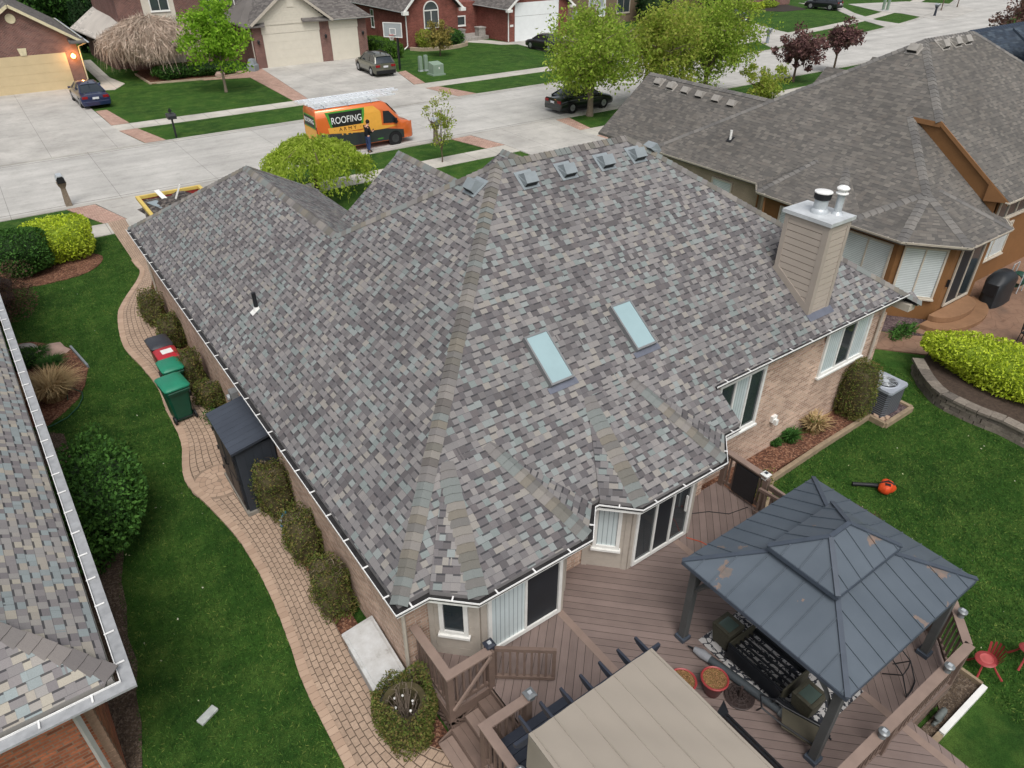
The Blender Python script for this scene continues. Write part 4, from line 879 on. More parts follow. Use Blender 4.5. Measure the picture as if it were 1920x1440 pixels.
def leaves(name, P, size, mat, parent=None, aspect=.5, out=None, outk=.6, droop=0.0, jit=.35, loc=None):
    n = len(P); d = unit(np.random.normal(size=(n,3)))
    if out is not None: d = unit(d + out*outk)
    d[:,2] -= droop; d = unit(d); r = unit(np.random.normal(size=(n,3))); s = unit(np.cross(d, r)); L = size*(1+jit*np.random.uniform(-1,1,size=(n,1)))
    up = np.cross(s, d)*L*.12
    a, b, c, e = P-d*L*.5, P+s*L*aspect*.5+up, P+d*L*.5, P-s*L*aspect*.5+up
    vs = np.stack([a,b,c,e], axis=1).reshape(-1,3); return rawmesh(name, vs, n, mat, parent, loc)
def lump(D, seed, amp=.16, freq=3.0, k=7):
    rs = np.random.RandomState(seed); f = np.zeros(len(D))
    for i in range(k):
        w_ = rs.normal(size=3)*freq; f += np.sin(D @ w_ + rs.uniform(0,6.28))
    return 1 + amp*f/math.sqrt(k)*1.2
def sblob(n, c, rad, e=2.0, shell=.35, amp=.14, freq=3.0, seed=1, zmin=None):
    """points through the outer shell of a lumpy superellipsoid, with outward directions"""
    rs = np.random.RandomState(seed+99); D = unit(rs.normal(size=(n,3)))
    k = (np.abs(D)**e).sum(1)**(-1/e); r = k*lump(D, seed, amp, freq)*(1-shell*rs.uniform(0,1,n)**1.6)
    P = D*r[:,None]*np.array(rad)+np.array(c)
    if zmin is not None: ok = P[:,2] > zmin; P, D = P[ok], D[ok]
    return P, D
def core(c, rad, e=2.0, seed=1, amp=.14, freq=3.0, k=.8, nu=20, nv=12):
    m = MB(); vs = []
    for j in range(nv+1):
        ph = -math.pi/2+math.pi*j/nv
        for i in range(nu): t = 2*math.pi*i/nu; vs.append((math.cos(ph)*math.cos(t), math.cos(ph)*math.sin(t), math.sin(ph)))
    D = np.array(vs); q = (np.abs(D)**e).sum(1)**(-1/e)*lump(D, seed, amp, freq)*k
    P = D*q[:,None]*np.array(rad)+np.array(c)
    m.add(P.tolist(), [(j*nu+i, j*nu+(i+1)%nu, (j+1)*nu+(i+1)%nu, (j+1)*nu+i) for j in range(nv) for i in range(nu)]); return m
def fit(u, vb, vt, wpx, ry=1.0):
    """ground-standing rounded plant from its picture extent: centre, radius, height"""
    b = at(u, vb); dist = (b - V((0,0,CAM_H))).length; r = wpx/2*dist/F_PX
    h_ = V((HX,HY,0)); f = V((b.x,b.y,0)).normalized(); c = b + f*r*ry
    lo, hi = 0, 12
    for _ in range(40):
        z = (lo+hi)/2; d = (c+f*r*.3) + V((0,0,z)) - V((0,0,CAM_H)); fw = d.x*HX+d.y*HY
        dep = fw*math.cos(PITCH)-d.z*math.sin(PITCH); up = fw*math.sin(PITCH)+d.z*math.cos(PITCH); v = CY-F_PX*up/dep
        if v > vt: lo = z
        else: hi = z
    return c, r, lo
m_yew = foliage('yew_leaves', [rgb(72,88,42), rgb(94,112,50), rgb(114,118,60), rgb(132,114,74), rgb(84,102,46)])
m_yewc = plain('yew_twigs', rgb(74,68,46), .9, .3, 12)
m_twig = foliage('bare_twigs', [rgb(120,108,94), rgb(96,84,72), rgb(140,128,114)], trans=0)
m_dkg = foliage('dark_green_leaves', [rgb(44,76,34), rgb(60,98,42), rgb(82,124,54), rgb(68,108,46)])
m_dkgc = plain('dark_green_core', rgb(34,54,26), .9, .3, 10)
m_lime = foliage('lime_leaves', [rgb(158,178,40), rgb(184,202,54), rgb(200,214,80), rgb(140,164,44)], trans=.3)
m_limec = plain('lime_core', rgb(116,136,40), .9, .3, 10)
m_arb = foliage('arborvitae_leaves', [rgb(28,52,28), rgb(38,66,34), rgb(46,78,40)])
m_straw = foliage('dry_grass_blades', [rgb(170,146,108), rgb(190,168,128), rgb(146,122,88)], trans=.2)
m_tuft = foliage('green_tuft_blades', [rgb(52,92,40), rgb(70,112,50), rgb(40,76,34)])
m_redtw = foliage('reddish_brown_leaves', [rgb(86,64,56), rgb(110,84,70), rgb(72,52,48), rgb(96,86,56)])
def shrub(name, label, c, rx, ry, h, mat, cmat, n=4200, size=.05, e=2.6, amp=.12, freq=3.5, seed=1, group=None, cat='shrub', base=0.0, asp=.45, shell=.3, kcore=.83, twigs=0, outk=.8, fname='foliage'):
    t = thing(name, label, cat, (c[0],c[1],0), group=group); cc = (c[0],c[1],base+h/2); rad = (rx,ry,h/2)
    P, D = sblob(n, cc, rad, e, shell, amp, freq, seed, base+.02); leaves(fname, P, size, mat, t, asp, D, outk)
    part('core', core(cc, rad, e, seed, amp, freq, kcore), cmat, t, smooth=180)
    if twigs:
        q, d = sblob(twigs, (c[0],c[1],base+h*.86), (rx*.75,ry*.75,h*.16), 2, .5, .1, 3, seed+5); vs = leaves('dry_twigs', q, size*3.2, m_twig, t, .07, d, .8)
    return t
# ---- fallen petals and clippings on the lawns
rs = np.random.RandomState(77); pa = np.stack([rs.uniform(-.9,1.3,34), rs.uniform(8,29,34), np.full(34,.03)],1); pb = np.stack([rs.uniform(11.5,19,40), rs.uniform(1.5,6.5,40), np.full(40,.03)],1)
pt = leaves('fallen_petals', np.concatenate([pa,pb]), .045, m_petal := foliage('petal_white', [rgb(210,210,196), rgb(186,190,160), rgb(170,176,130)], trans=0), None, .6, loc=(0,0,0)); tag(pt, kind='stuff')
# ---- real grass blades over the near lawns and along the ragged edges of path and beds
def inpoly(x, y, poly):
    r = np.zeros(len(x), bool); n = len(poly); j = n-1
    for i in range(n):
        xi, yi = poly[i][0], poly[i][1]; xj, yj = poly[j][0], poly[j][1]
        c = ((yi > y) != (yj > y)) & (x < (xj-xi)*(y-yi)/(yj-yi+1e-12)+xi); r ^= c; j = i
    return r
pathpoly = [(p.x-.02,p.y) for p in L2]+[(p.x,p.y) for p in reversed(R2)]
bedL = P2([(20,648),(60,642),(105,648),(133,654),(150,672),(166,690),(160,722),(148,748),(120,775),(85,803),(50,800),(20,780)])
soilL = [(-2.2,19.6),(-1.0,18.9),(-.98,17.2),(-.5,16.6),(-.3,15.2),(-.55,14.2),(-.68,13.4),(-.9,12.5),(-1.02,11.2),(-1.1,10),(-1.25,9),(-1.4,7.6),(-2.2,6)]
gx_ = rs.uniform(-1.6,3.0,110000); gy_ = rs.uniform(6.0,33.0,110000); ok = ~inpoly(gx_,gy_,pathpoly) & (gx_ < np.interp(gy_,[p.y for p in reversed(L2)],[p.x for p in reversed(L2)])) & ~inpoly(gx_,gy_,bedL) & ~inpoly(gx_,gy_,soilL) & ~inpoly(gx_,gy_,oval(.1,30.6,1.9,1.35)); A = np.stack([gx_,gy_,np.full(len(gx_),.02)],1)[ok]
gx_ = rs.uniform(10.9,21,120000); gy_ = rs.uniform(.2,9.5,120000); ok = ~inpoly(gx_,gy_,[(11.2,6.0),(12.6,6.9),(16.85,7.0),(16.9,6.4),(18.2,6.4),(18.2,7.7),(17.6,7.7),(17.6,12),(9,12),(9,6)]) & (gx_ < np.interp(gy_,[.2,4.2,6.3,7.4,8.6,9.5],[18.9,18.9,18.85,19.7,19.9,19.6])) & ~inpoly(gx_,gy_,[(7,1.1),(11.2,1.1),(11.2,2.2),(10.9,2.6),(10.9,9),(7,9)]); B = np.stack([gx_,gy_,np.full(len(gx_),.02)],1)[ok]
m_blade = NT('grass_blades_green', .85, .15); _p = m_blade.pos(); _c = m_blade.ramp(m_blade.isl(), [(0,rgb(36,66,28)),(.45,rgb(56,94,37)),(.8,rgb(78,116,48)),(1,rgb(118,132,68))]); _n = m_blade.noise(_p, 1.3, 6, .7); _c = m_blade.mix(1.0, _c, m_blade.ramp(_n, [(.38,(.7,.74,.7,1)),(.66,(1.3,1.2,1.2,1))]), 'MULTIPLY'); m_blade.col(_c)
gb = leaves('lawn_grass_blades', np.concatenate([A,B]), .07, m_blade.m, None, .16, np.array([[0,0,1.0]]), .9, loc=(0,0,0)); tag(gb, kind='stuff')
# ---- yews along the side wall
YG = 'yew shrubs along the side wall of the brick house'
for i, (u, vb, vt, w_, lab, tw) in enumerate((
    (296,617,545,50,'dark rounded yew at the far end of the side wall row',60), (333,662,592,48,'dark rounded yew beside the red bins along the wall',60),
    (370,742,657,58,'dark rounded yew beside the green bins along the wall',60), (406,772,714,52,'small low yew between the bins and the dark shed',80),
    (527,985,864,66,'tall flat-topped yew touching the near side of the dark shed',160), (583,1062,958,66,'yew with bare twiggy top just below the blue bag',220),
    (637,1168,1052,70,'yew with bare twiggy hollow beside the grey storage box',260))):
    c, r, h = fit(u, vb, vt, w_); c.x = min(c.x, 2.58); r = min(r, .40)
    shrub('yew_shrub', lab, c, r*.92, r*1.12, h, m_yew, m_yewc, 5200 if i > 3 else 3600, .05 if i > 3 else .06, 3.6, .15, 4.2, 10+i, YG, twigs=tw)
# hollow yew by the steps: ring of foliage round bare twigs
hy = thing('hollow_yew', 'large yew with hollow bare twiggy centre beside the deck steps', 'shrub', (2.45,6.45,0), group=YG)
rs = np.random.RandomState(5); n = 7000; a = rs.uniform(0,2*math.pi,n); rr = .36+.12*rs.uniform(0,1,n)**.7; z = rs.uniform(0,1,n)**.8; hh = 1.16+.13*np.sin(a*2+1)+.08*np.sin(a*5)
bul = .92+.16*np.sin(np.pi*np.clip(z,0,1)*.8+.3); bul *= 1+.09*np.sin(a*3+1)+.06*np.sin(a*5+z*6)
P = np.stack([2.45+rr*bul*np.cos(a)*1.0, 6.42+rr*bul*np.sin(a)*1.05, .04+z*hh], 1); D = np.stack([np.cos(a),np.sin(a),.3+0*a],1)
leaves('foliage', P, .05, m_yew, hy, .45, D, .8)
m = MB(); m.lathe([(.3,.02),(.4,.3),(.42,.6),(.36,.9),(.26,.86),(.27,.5),(.2,.12),(0,.1)], (2.45,6.42,0), 24); part('core', m, m_yewc, hy, smooth=60)
for k in range(60):
    a = random.uniform(0,6.28); q0 = V((2.45+random.uniform(-.08,.08),6.42+random.uniform(-.08,.08),.1)); r = random.uniform(.15,.38); z1 = random.uniform(.65,1.05)
    q1 = q0.lerp(V((2.45+r*math.cos(a),6.42+r*math.sin(a),z1)),.55)+V((random.uniform(-.05,.05),)*3); q2 = V((2.45+r*math.cos(a),6.42+r*math.sin(a),z1))
    if k == 0: tw = MB()
    tw.tube([q0,q1,q2,q2+V((random.uniform(-.1,.1),random.uniform(-.1,.1),random.uniform(.0,.12)))], [.012,.008,.005,.002], 4)
part('bare_twigs', tw, plain('bare_wood_grey', rgb(128,116,104), .9, .2, 20), hy)
m = MB()
for k in range(7): a = random.uniform(0,6.28); q = V((2.45+.15*math.cos(a),6.42+.2*math.sin(a),.8+random.uniform(-.15,.1))); m.lathe([(0,-.02),(.022,-.005),(.02,.012),(0,.02)], q, 7)
part('pale_debris', m, m_white, hy)
# ---- wheelie bins
m_bred, m_bredl, m_bgrn, m_bgrnl, m_lidblk = plain('bin_dark_red', rgb(120,32,40), .4, .1, 5, .4), plain('bin_lid_red', rgb(168,40,50), .35, .08, 5, .4), plain('bin_dark_green', rgb(20,74,56), .4, .1, 5, .4), plain('bin_lid_green', rgb(36,124,96), .35, .1, 4, .45), plain('bin_lid_black', rgb(52,54,60), .35, .12, 4, .45)
def bin_(label, x, y, mb, ml, rz, s=1.0, sticker=False):
    t = thing('wheelie_bin', label, 'bin', (0,0,0), group='wheelie bins on the side path'); w0, w1, d0, d1, h = .21*s, .28*s, .24*s, .35*s, 1.0*s
    m = MB(); vs = []
    for z, a, b in ((.06,w0,d0),(.5*s,w0*1.12,d0*1.18),(h*.86,w1*.95,d1*.93),(h*.86,w1*1.02,d1),(h,w1*1.04,d1*1.03)):
        g = .05; vs += [(-a+g,-b,z),(a-g,-b,z),(a,-b+g,z),(a,b-g,z),(a-g,b,z),(-a+g,b,z),(-a,b-g,z),(-a,-b+g,z)]
    m.add(vs, [tuple(range(7,-1,-1))]+[(8*k+i,8*k+(i+1)%8,8*k+8+(i+1)%8,8*k+8+i) for k in range(4) for i in range(8)]+[tuple(range(32,40))]); part('bin_body', m, mb, t, smooth=35)
    m = MB(); a, b = w1*1.1, d1*1.12; prof = ((0,1.0,1.0),(.035,1.0,1.0),(.055,.93,.95),(.1,.72,.8),(.115,.55,.66)); vs = []
    for z, k, q in prof:
        g = .05*k; A, B = a*k, b*q; vs += [(-A+g,-B,h+z),(A-g,-B,h+z),(A,-B+g,h+z),(A,B-g,h+z),(A-g,B,h+z),(-A+g,B,h+z),(-A,B-g,h+z),(-A,-B+g,h+z)]
    m.add(vs, [tuple(range(7,-1,-1))]+[(8*k+i,8*k+(i+1)%8,8*k+8+(i+1)%8,8*k+8+i) for k in range(len(prof)-1) for i in range(8)]+[tuple(range(8*len(prof)-8,8*len(prof)))]); ld = part('lid', m, ml, t, smooth=35)
    if sticker: m = MB(); m.box(-.16,.14,-.12,.14,h+.117,h+.119); part('label_sticker', m, m_white, ld)
    for sx in (-1,1): m = MB(); m.cyl((sx*(w0+.02),d0+.02,.12),(sx*(w0+.065),d0+.02,.12),.12,.12,16); part('wheel', m, m_black, t, smooth=40)
    m = MB(); m.tube([(-w1*.9,d1,h-.05),(-w1*.9,d1+.1,h-.02),(w1*.9,d1+.1,h-.02),(w1*.9,d1,h-.05)], .016, 6); part('handle', m, mb, t); m = MB(); m.cyl((-w0,d0+.02,.12),(w0,d0+.02,.12),.014,.014,6); m.bar((-w0,-d0-.01,.2),(w0,-d0-.01,.2),.03,.04); part('axle', m, m_black, t)
    t.location = (x,y,.045); t.rotation_euler = (0,0,rz); return t
def binpos(u, v, z): return at(u, v, z)
for u, v, lab, mb, ml, st, sc_ in ((297,641,'wheelie bin with black lid over a dark red body',m_bred,m_lidblk,False,1), (313,663,'wheelie bin with bright red lid carrying a white sticker',m_bred,m_bredl,True,.97), (318,684,'small wheelie bin with green lid behind the front bin',m_bgrn,m_bgrnl,False,.95), (322,716,'largest green wheelie bin with green lid nearest the shed',m_bgrn,m_bgrnl,False,1.08)):
    p = binpos(u, v, 1.08*sc_); bin_(lab, p.x, p.y, mb, ml, math.radians(6 if sc_ > 1 else 3)+math.pi, sc_, st)
# ---- resin garden shed
m_shed, m_shedr = boards('shed_resin_charcoal', rgb(52,57,64), .19, .03, .04, .45, .55), boards('shed_roof_charcoal', rgb(66,72,82), .2, .05, .04, .4, .6)
sx0, sx1, sy0, sy1, shh = 1.97, 2.86, 13.0, 14.72, 1.92
sh = thing('garden_shed', 'charcoal resin garden shed with double doors standing against the side wall', 'shed', (2.4,13.9,.045))
m = MB(); m.prism([(sx0+.04,sy0+.04),(sx1,sy0+.04),(sx1,sy1-.04),(sx0+.04,sy1-.04)], .12, shh-.06); part('walls', m, m_shed, sh)
m = MB(); m.roof([(sx0-.05,sy0-.05,shh-.03),(sx1+.02,sy0-.05,shh+.16),(sx1+.02,sy1+.05,shh+.16),(sx0-.05,sy1+.05,shh-.03)], .06); part('roof', m, m_shedr, sh)
m = MB(); m.box(sx0-.03,sx1+.02,sy0-.02,sy1+.02,.045,.13); part('floor_base', m, plain('shed_base_grey', rgb(128,124,116), .7), sh)
for a, b in ((sy0+.1,13.85),(13.87,sy1-.1)):
    m = MB(); m.box(sx0-.005,sx0+.038,a,b,.16,1.78); m.box(sx0-.014,sx0-.006,a+.08,b-.08,.3,.9); m.box(sx0-.014,sx0-.006,a+.08,b-.08,1.0,1.65); dr = part('door', m, m_shed, sh)
    for z in (.4,1.0,1.55):
        m = MB(); y = a if a < 13.5 else b; m.box(sx0-.03,sx0-.006,y-.03,y+.03,z-.05,z+.05); part('hinge', m, m_blk2, dr)
m = MB(); m.tube([(sx0-.015,13.78,1.05),(sx0-.06,13.78,1.08),(sx0-.06,13.78,1.26),(sx0-.015,13.78,1.29)], .016, 6); part('door_handle', m, m_blk2, sh, smooth=50)
ty = thing('storage_tray', 'white plastic tray holding loose bricks behind the shed', 'tray', (2.55,15.3,.6)); m = MB(); m.box(2.1,2.85,14.9,15.45,.92,.95)
for q in ((2.1,2.13,14.9,15.45),(2.82,2.85,14.9,15.45),(2.13,2.82,14.9,14.93),(2.13,2.82,15.42,15.45)): m.box(*q,.951,1.03)
m.box(2.2,2.75,15,15.35,.045,.919); part('tray', m, m_white, ty)
for k, (x, y, r) in enumerate(((2.3,15.1,.2),(2.45,15.2,1.0),(2.6,15.12,.4),(2.4,15.32,.1),(2.7,15.28,.9),(2.62,15.34,1.3))):
    m = MB(); m.obox((x,y,.985), (.09*math.cos(r),.09*math.sin(r),0), (-.045*math.sin(r),.045*math.cos(r),0), (0,0,.03)); solo('loose_brick', m, plain('loose_brick_'+'abcdef'[k], [rgb(178,150,128),rgb(170,110,96),rgb(190,166,140)][k%3], .85), 'loose tan or red brick lying in the white tray', 'brick', (x,y,.955), group='loose bricks in the white tray')
mt = thing('utility_meter', 'grey utility meter on the brick wall above the white tray', 'meter', (2.85,16.0,1.0)); m = MB(); m.box(2.72,2.9,15.7,15.95,1.1,1.6); part('meter_box', m, plain('meter_grey', rgb(132,136,138), .5), mt); m = MB(); m.cyl((2.7,15.82,1.45),(2.64,15.82,1.45),.08,.08,14); part('dial', m, m_galv, mt)
m = MB(); m.tube([(2.8,15.82,1.1),(2.8,15.82,.1)], .025, 6); part('conduit', m, m_galv, mt)
P, D = sblob(260, (2.35,17.2,.18), (.25,.35,.2), 2, .8, .1, 3, 3, .03); leaves('foliage', P, .09, m_tuft, None, .3, D, .5, loc=(2.35,17.2,.03)); o = bpy.context.scene.collection.objects[-1]; tag(o, 'low green plant with yellow flowers behind the shed', 'plant')
o.name = 'flower_plant'
# bag of potting mix leaning between the yews
bg_ = thing('potting_mix_bag', 'blue and white plastic bag between two yews along the path', 'bag', (2.55,11.75,.05))
def bagmat():
    t = NT('bag_print_blue_white', .35, .4); p = t.pos(); n = t.noise(p, 5, 3); t.col(t.ramp(n, [(.35, rgb(214,218,224)), (.47, rgb(60,150,200)), (.58, rgb(36,66,140)), (.7, rgb(190,110,60))], 'CONSTANT')); return t.m
m = core((2.52,11.7,.42), (.17,.3,.36), 3.2, 4, .08, 4, 1.0, 18, 12); part('bag_body', m, bagmat(), bg_, smooth=60); m = MB(); m.box(2.45,2.62,11.55,11.85,.045,.12); part('bag_foot', m, m_galv, bg_)
# ---- grey storage box
bx = thing('storage_box', 'pale grey plastic storage box with stained lid beside the side wall', 'storage box', (2.52,7.8,.045)); m = MB()
m.prism([(2.24,7.12),(2.8,7.2),(2.84,8.46),(2.28,8.40)], .045, .5); part('box_body', m, plain('box_resin_grey', rgb(150,152,152), .55, .08), bx, bevel=.03)
def lidmat():
    t = NT('box_lid_stained', .6, .3); p = t.pos(); n = t.noise(p, 3.2, 6, .7); t.col(t.ramp(n, [(.3, rgb(136,132,126)), (.42, rgb(184,184,182)), (.7, rgb(204,206,206))])); return t.m
m = MB(); m.prism([(2.20,7.06),(2.84,7.16),(2.88,8.52),(2.23,8.46)], .5, .56); m.prism([(2.27,7.14),(2.78,7.22),(2.82,8.45),(2.29,8.40)], .56, .585); part('lid', m, lidmat(), bx, bevel=.02)
# ---- left lawn: hedges, bed plants, big bush
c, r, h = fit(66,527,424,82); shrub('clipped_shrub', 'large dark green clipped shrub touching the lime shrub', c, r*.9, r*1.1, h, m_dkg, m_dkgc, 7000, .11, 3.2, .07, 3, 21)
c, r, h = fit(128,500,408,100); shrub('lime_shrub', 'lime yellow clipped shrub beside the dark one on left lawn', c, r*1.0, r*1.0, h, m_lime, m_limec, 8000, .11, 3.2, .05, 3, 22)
c, r, h = fit(182,1035,838,185); c = V((-.72,14.6,0))
shrub('viburnum_bush', 'big spreading dark green bush against the left lawn soil edge', c, 1.0, 1.75, 1.75, m_dkg, m_dkgc, 15000, .1, 2.2, .2, 4.0, 23, asp=.55, shell=.45, kcore=.68)
c, r, h = fit(10,585,470,110); shrub('barberry_bush', 'reddish brown half bare bush at left edge above the roof', (-1.75,27.6), 1.35, 1.9, 1.5, m_redtw, plain('barberry_core', rgb(58,46,40), .9, .3), 7000, .07, 2, .25, 4, 24, shell=.6, kcore=.5)
c, r, h = fit(52,700,655,44); shrub('round_shrub', 'small round green shrub beside the pinkish boulders', c, r, r, h, m_dkg, m_dkgc, 1800, .07, 2.4, .08, 3, 25)
def blades(name, c, r, h, n, mat, parent, w_=.012, lean=.6, seed=1):
    rs = np.random.RandomState(seed); a = rs.uniform(0,6.28,n); q = r*.35*np.sqrt(rs.uniform(0,1,n)); b = a+rs.normal(0,.5,n); L = h*rs.uniform(.6,1.15,n); le = lean*rs.uniform(.3,1.2,n)
    P0 = np.stack([c[0]+q*np.cos(a), c[1]+q*np.sin(a), np.full(n, c[2])],1); dx = np.stack([np.cos(b),np.sin(b),0*b],1); s = np.stack([-np.sin(b),np.cos(b),0*b],1)*w_
    P1 = P0+dx*(L*le*.35)[:,None]+np.array([0,0,1])*(L*.62)[:,None]; P2 = P0+dx*(L*le)[:,None]+np.array([0,0,1])*(L*(.95-.35*le))[:,None]
    vs = np.stack([P0-s,P0+s,P1+s*.8,P1-s*.8, P1-s*.8,P1+s*.8,P2+s*.15,P2-s*.15],1).reshape(-1,3); return rawmesh(name, vs, 2*n, mat, parent)
og = thing('ornamental_grass', 'tan dry ornamental grass clump by the left roof gutter', 'grass clump', (-1.0,21.2,0)); blades('grass_blades', (-.95,20.9,.02), .9, .85, 1300, m_straw, og, .012, .8, 3)
og = thing('grass_tuft', 'small bright green grass tuft in the left mulch bed', 'grass clump', (-.58,23.1,0)); p = at(100,690); blades('grass_blades', (p.x,p.y,.02), .5, .4, 420, m_tuft, og, .014, .9, 4)
og = thing('grass_tuft', 'second green grass tuft between round shrub and boulder', 'grass clump', (-.9,23.6,0)); p = at(74,670); blades('grass_blades', (p.x,p.y,.02), .5, .35, 300, m_tuft, og, .014, .9, 5)
def rock(label, c, rad, seed, mat, name='boulder'):
    return solo(name, core((c[0],c[1],rad[2]*.45), rad, 2.6, seed, .12, 2.2, 1, 14, 9), mat, label, 'boulder', (c[0],c[1],0), smooth=30)
p = at(92,663); rock('pinkish flat boulder in the left mulch bed', p, (.55,.32,.13), 3, m_pink); p = at(42,658); rock('greyish flat boulder at the left bed edge by the roof', p, (.4,.28,.12), 4, m_stoneg)
m = MB(); p0, p1 = at(134,654), at(166,690); m.bar((p0.x,p0.y,.06),(p1.x,p1.y,.06),.06,.12); solo('bed_edging', m, plain('edging_grey', rgb(120,128,132), .5), 'grey curved edging board on the left mulch bed', 'edging', (p0.x,p0.y,0))
hs = MB(); hs.tube([at(u,v)+V((0,0,.045)) for u,v in ((115,690),(122,705),(126,735),(128,752))], .014, 6); hs.tube([at(u,v)+V((0,0,.045)) for u,v in ((70,702),(110,722),(140,732),(155,738),(156,748),(148,765),(128,785),(100,800),(84,806))], .016, 6)
solo('garden_hose', hs, plain('hose_green', rgb(44,84,66), .5, .1), 'dark green garden hose snaking through the left mulch bed', 'hose', (-.4,21.5,.03), smooth=60)
p = at(390,1343); m = MB(); a = math.radians(25); m.obox((p.x,p.y,.03), (.17*math.cos(a),.17*math.sin(a),0), (-.075*math.sin(a),.075*math.cos(a),0), (0,0,.03)); solo('paving_slab', m, plain('slab_pale_grey', rgb(170,176,172), .8, .15, 12), 'small pale grey slab lying flat in the left lawn', 'slab', (p.x,p.y,0), bevel=.01)
# ================================================================ right of the house: mulch bed, unit, lawn things
bed('mulch_bed_right', [(11.3,6.15),(13.0,7.02),(16.9,7.02),(16.9,7.68),(10.2,7.68),(10.2,7.1),(11.3,7.1)], .14, m_mulch)
tb = thing('timber_edging', 'weathered timber edging along the mulch bed under the rear window', 'edging', (14,6.95,0))
for a, b in (((12.6,6.88),(14.7,6.95)), ((14.7,6.95),(16.85,6.98)), ((11.2,6.0),(12.6,6.88)), ((16.85,6.98),(16.85,6.5)), ((16.85,6.5),(18.15,6.5)), ((18.15,6.5),(18.15,7.5))):
    m = MB(); m.bar((*a,.08),(*b,.08),.11,.17); part('timber', m, m_timber, tb, bevel=.012)
m = MB(); m.box(16.9,18.1,6.56,7.6,-.05,.1); solo('gravel_pad', m, m_gravel, None, None, (17.5,7,0)); tag(SC.collection.objects['gravel_pad'], kind='structure')
ac = thing('air_conditioner', 'grey outdoor air conditioner unit beside the clipped yew', 'air conditioner', (17.45,7.1,.1)); X, Y = 17.4, 7.08
m_acb, m_act = stripes('ac_louvre_grey', rgb(112,116,122), rgb(58,60,66), .06, .6, 1, .5), plain('ac_top_grey', rgb(150,156,164), .4, .06, 4, .4)
m = MB(); g = .07; a = .40; pol = [(X-a+g,Y-a),(X+a-g,Y-a),(X+a,Y-a+g),(X+a,Y+a-g),(X+a-g,Y+a),(X-a+g,Y+a),(X-a,Y+a-g),(X-a,Y-a+g)]; m.prism(pol, .12, .88); part('cabinet', m, m_acb, ac)
m = MB(); a = .43; pol = [(X-a+g,Y-a),(X+a-g,Y-a),(X+a,Y-a+g),(X+a,Y+a-g),(X+a-g,Y+a),(X-a+g,Y+a),(X-a,Y+a-g),(X-a,Y-a+g)]; m.prism(pol, .88, .955); m.lathe([(.36,.955),(.33,.98),(.3,.97),(.3,.957)][::1], (X,Y,0), 24); part('top_cover', m, m_act, ac)
m = MB(); m.lathe([(0,.965),(.29,.962)][::-1], (X,Y,0), 24); for_fan = part('fan_well', m, m_black, ac); m = MB()
for k in range(7): m.tube([(X+(.05+.035*k)*math.cos(t),Y+(.05+.035*k)*math.sin(t),.985) for t in np.linspace(0,6.283,21)], .005, 4)
for k in range(8): t = k*math.pi/4; m.bar((X,Y,.985),(X+.3*math.cos(t),Y+.3*math.sin(t),.982),.01,.008)
m.lathe([(.085,.98),(.08,1.0),(0,1.01)], (X,Y,0), 14); part('fan_grille', m, m_galv, ac)
for k, (x, y) in enumerate(((16.98,6.66),(17.12,6.62),(17.2,6.78),(16.97,6.85))): m = MB(); m.obox((x,y,.13), (.09,.02*k,0), (-.02*k*.5,.05,0), (0,0,.035)); solo('loose_paver', m, m_pave if False else te.m, 'loose tan paver lying on the pad beside the air conditioner', 'paver', (x,y,.1), group='loose pavers on the air conditioner pad')
shrub('yew_column', 'tall clipped dark yew at the rear wall by the air conditioner', (16.45,7.28), .42, .42, 1.72, m_yew, m_yewc, 6000, .055, 3.4, .05, 3, 31, YG.replace('along the side wall of','around'), base=.1)
for u, v, r, h, lab, mt_ in ((1524,808,.3,.55,'spiky brown grass clump in the rear mulch bed',m_straw), (1480,827,.2,.4,'small leafy green plant in the rear mulch bed',m_tuft), (1452,834,.15,.22,'tiny pale green plant low in the rear mulch bed',m_tuft)):
    p = at(u,v,.14); t = thing('bed_plant', lab, 'plant', (p.x,p.y,.14), group='small plants in the rear mulch bed'); blades('plant_blades', (p.x,p.y,.14), r*1.6, h, 260, mt_, t, .02, .7, int(u)); P, D = sblob(300, (p.x,p.y,.14+h*.4), (r,r,h*.45), 2, .8, .1, 3, int(v), .15); leaves('leaves', P, .07, m_yew if mt_ is m_straw else m_tuft, t, .4, D, .5)
shrub('thin_shrub', 'thin half bare shrub in the bed corner beside deck railing', (11.75,6.8), .5, .42, .75, m_yew, m_twig, 1700, .06, 2, .25, 4, 33, shell=.7, kcore=.25, twigs=300)
shrub('barberry_shrub', 'small reddish yellow shrub peeping behind the gazebo roof', (12.75,4.75), .5, .4, .55, m_redtw, m_yewc, 1500, .06, 2, .2, 4, 34, shell=.6, kcore=.5)
# leaf blower
lb = thing('leaf_blower', 'orange leaf blower with long black nozzle lying on the lawn', 'leaf blower', (14.4,5.4,0)); p0, p1, p2 = at(1598,907,.08), at(1636,909,.09), at(1662,914,.12)
d = (p2-p1).normalized(); m = MB(); m.tube([p0,p0.lerp(p1,.4),p1,p1+d*.12], [.05,.046,.048,.06], 10); part('nozzle', m, m_black, lb, smooth=50)
m = core((p2.x,p2.y,.14), (.2,.16,.14), 2.8, 3, .1, 3, 1, 14, 10); part('motor_housing', m, m_org, lb, smooth=50); m = MB(); m.tube([p2+d*-.16+V((0,0,.1)),p2+V((0,0,.2)),p2+d*.14+V((0,0,.12))], .022, 6); part('handle', m, m_black, lb, smooth=50)
m = MB(); n_ = V((-d.y,d.x,0)); m.obox(p2-n_*.02+V((0,0,.1)), d*.06, n_*.1, V((0,0,.05))); part('air_filter', m, m_black, lb)
